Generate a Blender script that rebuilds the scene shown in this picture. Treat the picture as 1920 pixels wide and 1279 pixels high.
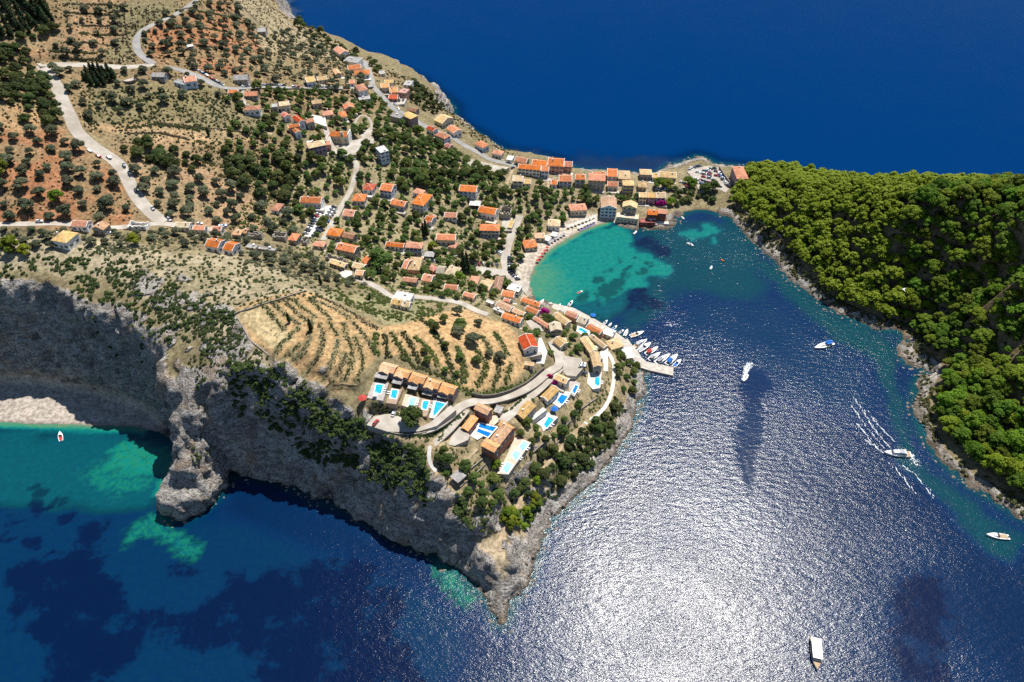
import bpy, bmesh, math, random
import numpy as np
from mathutils import Vector, Matrix

for _o in list(bpy.data.objects):
    bpy.data.objects.remove(_o)
scene = bpy.context.scene
COL = scene.collection
R = math.radians
rng = np.random.default_rng(7)
random.seed(7)

# ------------------------------------------------------------------ camera
CAM_H, PITCH, FPX = 310.0, R(44.0), 1280.0
cam_d = bpy.data.cameras.new('camera')
cam_d.sensor_width = 36.0
cam_d.sensor_fit = 'HORIZONTAL'
cam_d.lens = 36.0 * FPX / 1920.0
cam_d.clip_start, cam_d.clip_end = 1.0, 30000.0
cam = bpy.data.objects.new('camera', cam_d)
COL.objects.link(cam)
cam.location = (0, 0, CAM_H)
cam.rotation_euler = (R(90) - PITCH, 0, 0)
scene.camera = cam

# ------------------------------------------------------------------ light
SUN_EL, SUN_AZ = R(64), R(29)          # azimuth measured from +Y towards +X
world = bpy.data.worlds.new('World')
scene.world = world
world.use_nodes = True
wn = world.node_tree
wn.nodes.clear()
sky = wn.nodes.new('ShaderNodeTexSky')
sky.sky_type = 'NISHITA'
sky.sun_disc = False
sky.sun_elevation = SUN_EL
sky.sun_rotation = SUN_AZ
sky.air_density, sky.dust_density, sky.ozone_density = 1.0, 0.0, 3.0
bg = wn.nodes.new('ShaderNodeBackground')
bg.inputs['Strength'].default_value = 0.07
wo = wn.nodes.new('ShaderNodeOutputWorld')
wn.links.new(sky.outputs[0], bg.inputs[0])
wn.links.new(bg.outputs[0], wo.inputs[0])

sun_d = bpy.data.lights.new('sun', 'SUN')
sun_d.energy = 4.8
sun_d.angle = R(0.53)
sun_d.color = (1.0, 0.955, 0.88)
sun = bpy.data.objects.new('sun', sun_d)
COL.objects.link(sun)
_sd = Vector((math.cos(SUN_EL) * math.sin(SUN_AZ), math.cos(SUN_EL) * math.cos(SUN_AZ), math.sin(SUN_EL)))
sun.location = _sd * 900
sun.rotation_euler = _sd.to_track_quat('Z', 'Y').to_euler()

vs = scene.view_settings
vs.view_transform = 'Standard'
vs.look = 'None'
vs.exposure = 0.55
vs.gamma = 1.0
vs.use_curve_mapping = False
scene.cycles.use_denoising = False
scene.cycles.max_bounces = 5
scene.cycles.diffuse_bounces = 2
scene.cycles.glossy_bounces = 2
scene.cycles.transparent_max_bounces = 4
scene.cycles.caustics_reflective = False
scene.cycles.caustics_refractive = False

# ------------------------------------------------------------------ survey: photo pixel + height -> ground position
CP, SP = math.cos(PITCH), math.sin(PITCH)

def P(px, py, z=0.0):
    dx = (np.asarray(px, float) - 960.0) / FPX
    dy = (np.asarray(py, float) - 639.5) / FPX
    t = (CAM_H - np.asarray(z, float)) / (SP + dy * CP)
    return dx * t, (CP - dy * SP) * t

def proj(x, y, z):
    x, y = np.asarray(x, float), np.asarray(y, float)
    h = CAM_H - np.asarray(z, float)
    dep = y * CP + h * SP
    up = y * SP - h * CP
    dep = np.maximum(dep, 1.0)
    return 960.0 + FPX * x / dep, 639.5 - FPX * up / dep

# ------------------------------------------------------------------ noise
def _hash(ix, iy, iz, seed):
    n = (ix.astype(np.int64) * 374761393 + iy.astype(np.int64) * 668265263 + iz.astype(np.int64) * 2147483647 + seed * 1274126177) & 0xffffffff
    n = ((n ^ (n >> 13)) * 1274126177) & 0xffffffff
    n = n ^ (n >> 16)
    return (n & 0xffff) / 65535.0

def vnoise(x, y, z=None, seed=0):
    x = np.asarray(x, float); y = np.asarray(y, float)
    z = np.zeros_like(x) if z is None else np.asarray(z, float)
    ix, iy, iz = np.floor(x), np.floor(y), np.floor(z)
    fx, fy, fz = x - ix, y - iy, z - iz
    u, v, w = [f * f * (3 - 2 * f) for f in (fx, fy, fz)]
    r = 0
    for a in (0, 1):
        for b in (0, 1):
            for c in (0, 1):
                r = r + _hash(ix + a, iy + b, iz + c, seed) * (u if a else 1 - u) * (v if b else 1 - v) * (w if c else 1 - w)
    return r

def fbm(x, y, z=None, octv=4, seed=0):
    s, a, f, t = 0, 1.0, 1.0, 0
    for o in range(octv):
        s = s + a * vnoise(x * f, y * f, None if z is None else z * f, seed + o * 17)
        t += a; a *= 0.5; f *= 2.03
    return s / t

def sstep(a, b, x):
    t = np.clip((x - a) / (b - a), 0, 1)
    return t * t * (3 - 2 * t)

def inpoly(px, py, poly):
    poly = np.asarray(poly, float)
    c = np.zeros(np.shape(px), bool)
    j = len(poly) - 1
    for i in range(len(poly)):
        xi, yi = poly[i]; xj, yj = poly[j]
        if yi != yj:
            m = ((yi > py) != (yj > py)) & (px < (xj - xi) * (py - yi) / (yj - yi) + xi)
            c ^= m
        j = i
    return c

def polydist(px, py, pts, closed=False):
    """distance to a polyline, with the nearest segment and its parameter"""
    pts = np.asarray(pts, float)
    n = len(pts)
    best = np.full(np.shape(px), 1e18); seg = np.zeros(np.shape(px), int); par = np.zeros(np.shape(px))
    for i in range(n if closed else n - 1):
        a, b = pts[i], pts[(i + 1) % n]
        d = b - a
        L = max(d @ d, 1e-9)
        t = np.clip(((px - a[0]) * d[0] + (py - a[1]) * d[1]) / L, 0, 1)
        q = (px - a[0] - t * d[0]) ** 2 + (py - a[1] - t * d[1]) ** 2
        m = q < best
        best = np.where(m, q, best); seg = np.where(m, i, seg); par = np.where(m, t, par)
    return np.sqrt(best), seg, par

def zone(px, py, poly, feather):
    """1 inside a polygon, fading to 0 over the feather (in the polygon's own units)"""
    poly = np.asarray(poly, float)
    out = np.zeros(np.shape(px))
    lo, hi = poly.min(0) - feather, poly.max(0) + feather
    m = (px > lo[0]) & (px < hi[0]) & (py > lo[1]) & (py < hi[1])
    if m.any():
        x, y = px[m], py[m]
        d, _, _ = polydist(x, y, poly, True)
        s = np.where(inpoly(x, y, poly), d, -d)
        out[m] = sstep(-feather, feather, s)
    return out

# ------------------------------------------------------------------ coastline (photo x, photo y, flat width, ramp width)
COAST = [(-700, 812, 34, 26), (-300, 800, 32, 26), (0, 793, 29, 26), (60, 795, 27, 26), (120, 797, 25, 26), (205, 799, 17, 26),
 (250, 801, 12, 24), (300, 812, 6, 20), (330, 826, 3, 16), (346, 842, 1, 12), (352, 862, 0, 11), (346, 900, 0, 11), (334, 926, 0, 11),
 (318, 945, 0, 12), (310, 958, 0, 10), (322, 972, 0, 9), (350, 970, 0, 10), (382, 952, 0, 12), (408, 928, 0, 12), (424, 902, 0, 14),
 (440, 890, 0, 18), (470, 890, 0, 28), (510, 897, 0, 36), (560, 915, 0, 38), (600, 938, 0, 38), (650, 952, 0, 38), (700, 982, 0, 38), (740, 1006, 0, 37),
 (800, 1030, 0, 36), (850, 1058, 0, 34), (880, 1076, 0, 30), (900, 1096, 0, 26), (922, 1126, 0, 20), (934, 1166, 0, 16), (945, 1166, 0, 16), (957, 1130, 0, 20),
 (976, 1104, 0, 22), (990, 1084, 0, 26), (1002, 1044, 0, 34), (1014, 1000, 0, 38), (1042, 964, 0, 40), (1080, 936, 0, 42), (1110, 910, 0, 44), (1126, 880, 0, 46),
 (1152, 850, 0, 46), (1176, 820, 0, 44), (1194, 770, 0, 40), (1204, 738, 0, 34), (1206, 706, 0, 26), (1200, 688, 3, 20), (1180, 650, 6, 22), (1150, 620, 8, 24),
 (1110, 598, 6, 26), (1070, 578, 5, 30), (1040, 570, 4, 32), (1008, 562, 4, 36), (992, 542, 9, 60), (996, 516, 10, 70), (1010, 490, 11, 80), (1030, 470, 11, 80),
 (1060, 450, 12, 60), (1090, 433, 13, 40), (1120, 422, 12, 34), (1146, 416, 10, 34), (1160, 424, 4, 30), (1200, 430, 2, 30), (1240, 432, 1, 30), (1264, 425, 1, 26),
 (1270, 412, 2, 30), (1284, 398, 6, 40), (1310, 393, 8, 50), (1334, 396, 8, 50), (1352, 404, 2, 34), (1366, 408, 0, 49), (1390, 427, 0, 49), (1410, 452, 0, 53),
 (1450, 482, 0, 49), (1480, 522, 0, 57), (1530, 562, 0, 64), (1570, 587, 0, 68), (1620, 607, 0, 68), (1655, 619, 0, 57), (1673, 619, 4, 76), (1690, 624, 6, 76),
 (1698, 640, 4, 76), (1690, 656, 0, 76), (1682, 666, 0, 76), (1700, 680, 0, 76), (1734, 688, 0, 57), (1741, 700, 0, 49), (1724, 711, 0, 49), (1717, 732, 0, 57),
 (1718, 772, 0, 64), (1729, 810, 0, 68), (1746, 838, 0, 68), (1780, 878, 0, 68), (1820, 910, 0, 68), (1864, 937, 0, 68), (1900, 960, 0, 68), (1960, 990, 0, 68), (2300, 1110, 0, 68), (2700, 1180, 0, 68),
 (2900, 450, 0, 60), (2300, 410, 0, 60), (1920, 374, 0, 70), (1750, 364, 0, 70), (1600, 350, 0, 60), (1530, 334, 0, 50), (1474, 321, 0, 40), (1430, 316, 0, 30), (1400, 313, 0, 20),
 (1360, 309, 2, 20), (1340, 306, 2, 16), (1325, 297, 0, 14), (1308, 293, 0, 14), (1284, 303, 0, 16), (1256, 309, 0, 18), (1230, 325, 0, 18), (1200, 327, 0, 20),
 (1150, 320, 0, 20), (1105, 320, 0, 20), (1078, 316, 0, 20), (1040, 300, 0, 22), (990, 290, 0, 24), (950, 285, 0, 26), (920, 270, 0, 28), (896, 252, 0, 30),
 (864, 236, 0, 30), (850, 220, 0, 30), (848, 200, 0, 26), (828, 182, 0, 26), (812, 170, 0, 28), (786, 150, 0, 34), (762, 138, 0, 40), (735, 128, 0, 50),
 (700, 114, 0, 55), (650, 92, 0, 60), (612, 80, 0, 60), (590, 70, 0, 60), (565, 58, 0, 50), (552, 48, 0, 30), (546, 36, 0, 30), (534, 10, 0, 40), (505, -40, 0, 60), (470, -110, 0, 80), (300, -150, 0, 80), (-700, -190, 0, 80)]

# resampled and roughened in world space
_c = np.array(COAST, float)
_cx, _cy = P(_c[:, 0], _c[:, 1], 0.0)
_pts, _par = [], []
for i in range(len(_c)):
    j = (i + 1) % len(_c)
    a, b = np.array([_cx[i], _cy[i]]), np.array([_cx[j], _cy[j]])
    n = int(min(12, max(1, np.hypot(*(b - a)) // 12)))
    if i == len(_c) - 1: n = 1
    for k in range(n):
        t = k / n
        _pts.append(a + (b - a) * t)
        _par.append(_c[i, 2:] * (1 - t) + _c[j, 2:] * t)
CW = np.array(_pts); CPAR = np.array(_par)

# inland heights (photo x, photo y, metres)
HP = [(-400, 480, 71), (-100, 480, 70), (0, 480, 70), (90, 480, 70), (180, 478, 71), (260, 490, 72), (330, 530, 72), (400, 570, 70), (440, 600, 69), (300, 600, 66), (380, 640, 64), (405, 720, 60),
 (392, 800, 50), (378, 860, 37), (368, 890, 28), (348, 930, 16), (330, 955, 8),
 (450, 575, 74), (560, 545, 70), (520, 640, 70), (600, 720, 66), (640, 740, 63), (560, 770, 58), (500, 740, 60), (640, 800, 58), (700, 600, 62), (690, 690, 59), (800, 620, 55), (900, 590, 40), (985, 640, 35), (960, 725, 37), (850, 735, 47), (720, 690, 55),
 (790, 720, 51), (850, 740, 47), (760, 800, 52), (700, 800, 55), (830, 800, 46), (900, 770, 42), (920, 830, 36), (970, 860, 31), (860, 890, 36), (800, 860, 47), (900, 940, 29), (1000, 880, 23), (1080, 800, 22), (1140, 720, 17), (1120, 690, 16), (1050, 650, 24), (1050, 690, 25),
 (1000, 720, 32), (1010, 770, 29), (1060, 740, 23), (940, 1000, 20), (930, 1060, 15), (938, 1110, 7), (960, 960, 22), (1080, 880, 15), (1140, 800, 15), (870, 960, 34), (890, 1010, 28),
 (1000, 480, 4), (900, 420, 14), (800, 400, 22), (700, 380, 32), (620, 400, 38), (500, 400, 50), (400, 430, 60), (200, 430, 70), (100, 440, 73), (0, 440, 75), (300, 330, 74), (200, 250, 86), (100, 130, 106), (270, 60, 110), (290, 120, 101), (0, 0, 140), (0, 200, 110), (0, 330, 92),
 (450, 20, 95), (400, 150, 90), (470, 170, 80), (560, 160, 66), (640, 100, 40), (690, 150, 48), (760, 190, 36), (820, 230, 26), (900, 290, 16), (960, 320, 13), (640, 250, 55), (600, 280, 56), (715, 290, 44), (700, 230, 50), (760, 260, 40), (850, 300, 30), (880, 360, 18), (1000, 330, 11), (1100, 345, 8),
 (1150, 380, 5), (1200, 350, 7), (1250, 370, 5), (1320, 340, 4), (1385, 335, 6), (530, 45, 34), (500, 10, 66), (470, 60, 82), (560, 90, 54), (250, -100, 140), (0, -100, 165), (420, -60, 105), (-400, 0, 150), (-400, 200, 120),
 (1000, 440, 5), (1060, 400, 6), (930, 460, 8), (960, 420, 10), (860, 480, 15), (780, 490, 23), (700, 480, 31), (640, 470, 37), (560, 440, 45), (720, 550, 44), (660, 500, 40), (740, 520, 36), (760, 560, 42), (860, 540, 22), (900, 565, 27), (950, 560, 12), (870, 580, 36), (800, 560, 38), (940, 580, 22), (1000, 590, 17), (1050, 605, 14), (1100, 615, 7), (1150, 640, 5), (1100, 640, 14), (450, 480, 62), (350, 480, 69), (250, 470, 73), (550, 500, 56), (480, 530, 66), (640, 540, 56), (840, 640, 53),
 (1400, 340, 8), (1420, 380, 12), (1372, 380, 5), (1500, 352, 30), (1600, 366, 47), (1750, 378, 66), (1920, 388, 86), (2300, 410, 98), (1500, 334, 13), (1600, 346, 20), (1750, 358, 24), (1920, 368, 30), (2300, 396, 30), (2600, 420, 30), (1440, 324, 6), (1450, 400, 20), (1600, 450, 36), (1800, 450, 56), (1920, 500, 68), (1650, 540, 26), (1750, 600, 27), (1850, 700, 24), (1920, 800, 19), (1920, 600, 50), (1920, 700, 34), (2300, 700, 55), (1500, 480, 13), (1780, 700, 14), (1800, 800, 10), (1880, 880, 9), (1700, 590, 13), (1560, 400, 33), (1720, 480, 41), (1540, 540, 10), (1600, 570, 9), (1440, 440, 12)]
_h = np.array(HP, float)
_hx, _hy = P(_h[:, 0], _h[:, 1], _h[:, 2])
_S = 100.0
_A = np.hypot(_hx[:, None] - _hx[None], _hy[:, None] - _hy[None]) / _S
_n = len(_h)
_M = np.zeros((_n + 3, _n + 3))
_M[:_n, :_n] = _A - 0.02 * np.eye(_n)
_M[:_n, _n:] = np.stack([np.ones(_n), _hx / _S, _hy / _S], 1)
_M[_n:, :_n] = _M[:_n, _n:].T
_wts = np.linalg.solve(_M, np.concatenate([_h[:, 2], np.zeros(3)]))

def inland(x, y):
    sh = np.shape(x)
    x, y = np.ravel(x), np.ravel(y)
    out = np.zeros(len(x))
    for i in range(0, len(x), 20000):
        s = slice(i, i + 20000)
        d = np.hypot(x[s, None] - _hx[None], y[s, None] - _hy[None]) / _S
        out[s] = d @ _wts[:_n] + _wts[_n] + _wts[_n + 1] * x[s] / _S + _wts[_n + 2] * y[s] / _S
    return out.reshape(sh)

# height grid, denser close to the camera
GX = np.arange(-640, 640, 2.0)
_gy = [104.0]
while _gy[-1] < 1150:
    _gy.append(_gy[-1] + 1.45 + max(0.0, (_gy[-1] - 300) * 0.0045))
GY = np.array(_gy)
XX, YY = np.meshgrid(GX, GY)
CD, CSEG, CT = polydist(XX, YY, CW, True)
CIN = inpoly(XX, YY, CW)
_j = (CSEG + 1) % len(CW)
FLAT = CPAR[CSEG, 0] * (1 - CT) + CPAR[_j, 0] * CT
RAMP = CPAR[CSEG, 1] * (1 - CT) + CPAR[_j, 1] * CT
# the shore wanders a little on rocky coast
_jit = (fbm(XX / 9, YY / 9, octv=3, seed=3) - 0.5) * 6.0 * np.clip(1 - FLAT / 8, 0, 1)
SD = np.where(CIN, CD, -CD) + _jit * sstep(60, 10, CD)
ZI = np.maximum(inland(XX, YY), 1.0)
_t = np.clip((SD - FLAT) / np.maximum(RAMP * (0.50 + 0.72 * fbm(XX / 26, YY / 26, octv=4, seed=9)), 3), 0, 1)
_prof = 1 - (1 - _t) ** 1.7
HH = np.where(SD > 0, np.minimum(SD, np.maximum(FLAT, 1)) * 0.07 + ZI * _prof + 0.05, np.maximum(SD * 0.5, -7.0))
# soft undulation inland
HH += np.where(SD > FLAT + 8, (fbm(XX / 30, YY / 30, octv=3, seed=21) - 0.5) * 2.2, 0)
HBASE = HH.copy()

def sample(G, x, y):
    x = np.asarray(x, float); y = np.asarray(y, float)
    i = np.clip((x - GX[0]) / 2.0, 0, len(GX) - 1.001)
    i0 = i.astype(int); fx = i - i0
    j0 = np.clip(np.searchsorted(GY, y) - 1, 0, len(GY) - 2)
    fy = np.clip((y - GY[j0]) / (GY[j0 + 1] - GY[j0]), 0, 1)
    return (G[j0, i0] * (1 - fx) + G[j0, i0 + 1] * fx) * (1 - fy) + (G[j0 + 1, i0] * (1 - fx) + G[j0 + 1, i0 + 1] * fx) * fy

def hgt(x, y): return sample(HH, x, y)

def G(px, py, dz=0.0):
    """ground point seen at a photo pixel: (x, y, z)"""
    z = 30.0
    lo = None
    # march from the camera down the ray until it meets the ground
    dx = (px - 960.0) / FPX; dy = (py - 639.5) / FPX
    zs = np.arange(170.0, -1.0, -0.5)
    x, y = P(np.full_like(zs, px), np.full_like(zs, py), zs)
    g = np.maximum(hgt(x, y), 0.0) + dz
    m = np.nonzero(g >= zs)[0]
    k = m[0] if len(m) else len(zs) - 1
    if k > 0:
        a, b = zs[k - 1] - g[k - 1], zs[k] - g[k]
        t = a / (a - b) if a != b else 0
        z = zs[k - 1] + (zs[k] - zs[k - 1]) * t
    else:
        z = zs[0]
    x, y = P(px, py, z)
    return float(x), float(y), float(z)

def px_scale(x, y, z):
    return FPX / (y * CP + (CAM_H - z) * SP)

FR = {'o': (0, 0, 1), 'a': (0, 0, 3.996), 'b': (400, 0, 3.996), 'c': (560, 160, 6.393), 'd': (800, 200, 3.996), 'e': (400, 280, 3.996),
      'l': (0, 280, 3.996), 'k': (900, 540, 7.99), 'v': (680, 660, 7.99), 'w': (840, 730, 7.99), 'q': (980, 620, 7.99), 'n': (700, 440, 6.393),
      'm': (380, 400, 6.393), 'i': (1080, 330, 9.13), 'g': (1270, 280, 12.79), 'f': (420, 520, 3.996), 'p': (660, 620, 5.328), 'r': (740, 720, 3.996),
      's': (900, 520, 4.567), 't': (1240, 280, 2.824), 'u': (1320, 560, 3.197), 'h': (1160, 590, 10.66), 'j': (980, 380, 5.8125)}

def F(fr, x, y):
    ox, oy, s = FR[fr]
    return ox + x / s, oy + y / s

def FL(fr, pts): return [F(fr, *p) for p in pts]
# ------------------------------------------------------------------ what stands where (survey data)
# road: name, label, width, material key, photo points
ROADS = [
 ('road', 5.5, 'asphalt', [(378, -14), (370, 0), (345, 18), (320, 33), (285, 47), (264, 58), (254, 74), (257, 95), (270, 109), (287, 119), (310, 126), (340, 131), (375, 144), (400, 158), (422, 167), (450, 166), (520, 163), (600, 165), (660, 165), (697, 161)]),
 ('road', 5.0, 'asphalt', [(682, 114), (690, 128), (697, 150), (699, 161), (710, 173), (725, 191), (738, 204), (762, 216), (800, 238), (850, 259), (877, 276), (900, 288), (918, 299), (948, 306), (968, 311)]),
 ('road', 8.0, 'pale', [(287, 120), (272, 125), (225, 127), (150, 121), (95, 121), (72, 122)]),
 ('road', 8.0, 'pale', [(76, 122), (98, 148), (112, 172), (122, 200), (136, 226), (140, 243), (165, 267), (200, 291), (214, 299), (234, 322), (243, 345), (252, 362), (266, 382), (286, 402), (308, 417)]),
 ('road', 4.5, 'pale', [(-60, 421), (0, 421), (60, 420), (112, 418), (160, 424), (215, 428), (270, 421), (308, 418), (350, 427), (420, 432)]),
 ('lane', 4.0, 'pale', [(600, 221), (611, 240), (616, 264), (630, 285), (652, 294), (671, 305), (665, 335), (655, 364), (642, 382), (634, 400), (625, 415), (612, 438), (606, 450)]),
 ('avenue', 6.0, 'pale', [(975, 404), (962, 432), (953, 457), (946, 487), (951, 516), (962, 530), (984, 543)]),
 ('road', 5.0, 'pale', [(1034, 640), (1047, 664), (1052, 689), (1031, 694), (1005, 718), (985, 731), (950, 744), (913, 752), (881, 752), (860, 762), (848, 776), (823, 797), (791, 809), (758, 812), (728, 807)]),
 ('road', 5.5, 'pale', [(1049, 690), (1020, 720), (998, 739), (972, 761), (950, 782), (940, 790)]),
 ('path', 2.2, 'chalk', [(1110, 650), (1128, 652), (1143, 665), (1151, 680), (1152, 705), (1150, 722), (1144, 748), (1134, 766), (1120, 780), (1097, 794)]),
 ('path', 1.8, 'dirt', [(1097, 794), (1078, 810), (1052, 840), (1022, 874), (1002, 900), (980, 930), (967, 954), (951, 988), (940, 1004), (931, 1016), (938, 1034)]),
 ('lane', 3.5, 'pale', [(876, 768), (858, 790), (842, 808), (826, 820), (812, 834)]),
 ('lane', 3.5, 'pale', [(660, 520), (694, 532), (718, 545), (734, 556), (770, 556), (800, 559), (838, 563), (868, 570), (892, 582), (915, 590)]),
 ('lane', 2.5, 'dirt', [(400, 241), (440, 244), (480, 248), (510, 251)]),
 ('path', 2.0, 'pale', [(664, 235), (668, 224), (676, 214), (690, 218), (697, 232), (698, 246), (690, 258), (676, 262)]),
 ('path', 1.8, 'chalk', [(806, 836), (806, 850), (798, 868), (804, 880), (818, 884)]),
 ('path', 1.6, 'dirt', [(895, 842), (880, 856), (862, 872), (850, 892), (846, 914)]),
 ('path', 1.6, 'dirt', [(1412, 402), (1436, 420), (1458, 440), (1476, 448), (1468, 462), (1456, 478)]),
 ('lane', 2.4, 'pale', [(455, 170), (457, 184), (459, 198)]),
 ('path', 1.8, 'dirt', [(962, 318), (954, 335), (948, 352)]),
 ('path', 1.6, 'dirt', [(1028, 340), (1027, 352), (1026, 362)]),
]
# paved areas: kind, material, thickness above the lowest ground side, photo outline
PATIOS = [
 ('car_park', 'chalk', [(611, 386), (632, 385), (606, 415), (583, 446), (570, 443), (590, 414)]),
 ('car_park', 'pale', [(1288, 322), (1312, 314), (1328, 311), (1346, 314), (1372, 347), (1361, 362), (1345, 354), (1311, 360), (1302, 338)]),
 ('courtyard', 'pale', FL('v', [(160, 970), (345, 935), (590, 900), (650, 1095), (860, 1130), (1010, 1060), (1320, 800), (1400, 870), (1110, 1110), (850, 1190), (600, 1205), (370, 1195), (60, 1095)])),
 ('courtyard', 'chalk', FL('k', [(880, 750), (920, 745), (1010, 960), (960, 1140), (840, 1130), (850, 960)])),
 ('courtyard', 'pale', [(1030, 640), (1042, 636), (1060, 668), (1090, 672), (1094, 690), (1080, 706), (1062, 704), (1048, 690)]),
 ('terrace', 'greydeck', FL('v', [(160, 440), (390, 470), (305, 735), (65, 690)])),
 ('terrace', 'wooddeck', FL('v', [(430, 530), (600, 560), (500, 785), (350, 765)])),
 ('terrace', 'peach', FL('v', [(640, 630), (860, 690), (790, 875), (585, 800)])),
 ('terrace', 'wooddeck', FL('v', [(872, 690), (1045, 730), (960, 970), (800, 955)])),
 ('terrace', 'chalk', FL('v', [(1060, 685), (1280, 750), (1080, 1000), (995, 985)])),
 ('terrace', 'chalk', FL('q', [(985, 630), (1185, 620), (1160, 860), (1050, 880), (965, 790)])),
 ('terrace', 'chalk', FL('q', [(420, 1075), (555, 890), (740, 930), (555, 1160)])),
 ('terrace', 'greydeck', FL('q', [(690, 800), (725, 725), (870, 790), (780, 990), (700, 950)])),
 ('terrace', 'chalk', FL('w', [(1140, 500), (1420, 270), (1480, 310), (1250, 480)])),
 ('terrace', 'chalk', FL('w', [(1300, 500), (1500, 345), (1650, 420), (1430, 635), (1400, 560)])),
 ('terrace', 'peach', FL('w', [(1010, 700), (1245, 800), (905, 1279), (735, 1265), (880, 1000)])),
 ('terrace', 'chalk', FL('w', [(310, 690), (460, 500), (520, 500), (745, 565), (610, 735), (540, 700), (440, 760)])),
 ('terrace', 'peach', FL('w', [(610, 420), (730, 380), (760, 480), (690, 540), (600, 520)])),
 ('courtyard', 'pale', FL('w', [(60, 700), (180, 560), (330, 690), (300, 760), (100, 850), (0, 830)])),
 ('courtyard', 'pale', [(628, 272), (640, 262), (672, 262), (690, 252), (694, 262), (676, 274), (668, 290), (645, 292)]),
 ('courtyard', 'pale', FL('c', [(740, 600), (860, 500), (900, 560), (900, 700), (780, 690)])),
 ('courtyard', 'pale', FL('d', [(285, 410), (340, 395), (540, 445), (620, 455), (550, 495), (330, 465)])),
 ('courtyard', 'pale', FL('b', [(1290, 740), (1450, 740), (1430, 780), (1350, 790)])),
 ('courtyard', 'chalk', FL('b', [(690, 850), (840, 880), (850, 950), (760, 920)])),
 ('courtyard', 'chalk', FL('e', [(930, 940), (980, 905), (1040, 915), (1040, 955), (990, 965)])),
 ('courtyard', 'pale', FL('n', [(1200, 380), (1310, 380), (1400, 400), (1580, 420), (1590, 490), (1410, 500), (1260, 470)])),
 ('courtyard', 'pale', FL('n', [(1620, 550), (1880, 560), (1840, 730), (1760, 640), (1640, 590)])),
 ('courtyard', 'pale', FL('d', [(565, 830), (645, 830), (640, 930), (560, 930)])),
 ('terrace', 'pale', FL('k', [(680, 500), (760, 480), (900, 570), (960, 650), (820, 650), (760, 610)])),
 ('terrace', 'chalk', FL('k', [(1460, 560), (1640, 640), (1760, 830), (1790, 920), (1740, 910), (1640, 780), (1440, 650)])),
 ('terrace', 'chalk', FL('k', [(1790, 960), (1918, 900), (1918, 1250), (1850, 1250), (1850, 1150)])),
]
# pools: frame, four corners of the water, water tone, label
POOLS = [
 ('v', [(205, 485), (310, 495), (272, 625), (178, 615)], 'blue', 'pool in front of the westernmost row villa on a grey terrace'),
 ('v', [(445, 565), (532, 580), (495, 700), (415, 688)], 'blue', 'small pool on the brown deck of the second row villa'),
 ('v', [(715, 688), (805, 692), (757, 828), (680, 818)], 'pale', 'pale aqua pool on the peach terrace of the middle row villa'),
 ('v', [(910, 735), (995, 740), (957, 865), (885, 853)], 'blue', 'pool on the wooden deck of the fourth row villa'),
 ('v', [(1095, 745), (1242, 780), (1072, 960), (1048, 950)], 'blue', 'wedge shaped pool at the eastern end of the villa row'),
 ('w', [(475, 515), (728, 572), (600, 718), (432, 640)], 'deep', 'large blue pool between the dark red buildings'),
 ('w', [(1130, 780), (1215, 812), (1122, 925), (1052, 880)], 'pale', 'uppermost of three pale pools on the long peach terrace'),
 ('w', [(1010, 912), (1098, 958), (1022, 1068), (948, 1010)], 'pale', 'middle of three pale pools on the long peach terrace'),
 ('w', [(882, 1092), (968, 1138), (890, 1258), (802, 1228)], 'pale', 'lowest of three pale pools on the long peach terrace'),
 ('w', [(1505, 410), (1590, 455), (1480, 580), (1425, 548)], 'blue', 'turquoise pool on a white deck beside dark green trees'),
 ('q', [(580, 955), (680, 990), (592, 1105), (505, 1065)], 'deep', 'royal blue pool on the white deck below the ochre house'),
 ('q', [(790, 815), (835, 832), (782, 945), (735, 925)], 'deep', 'narrow deep blue pool at the edge of a grey terrace'),
 ('q', [(1085, 700), (1155, 705), (1150, 830), (1077, 815)], 'blue', 'bright pool on the white terrace by the coastal path'),
 ('k', [(1497, 592), (1608, 648), (1585, 682), (1470, 630)], 'blue', 'pool squeezed between the waterfront houses and beige roof'),
 ('k', [(1680, 778), (1765, 857), (1745, 887), (1652, 795)], 'blue', 'slim pool between two long ochre roofs'),
]
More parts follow.
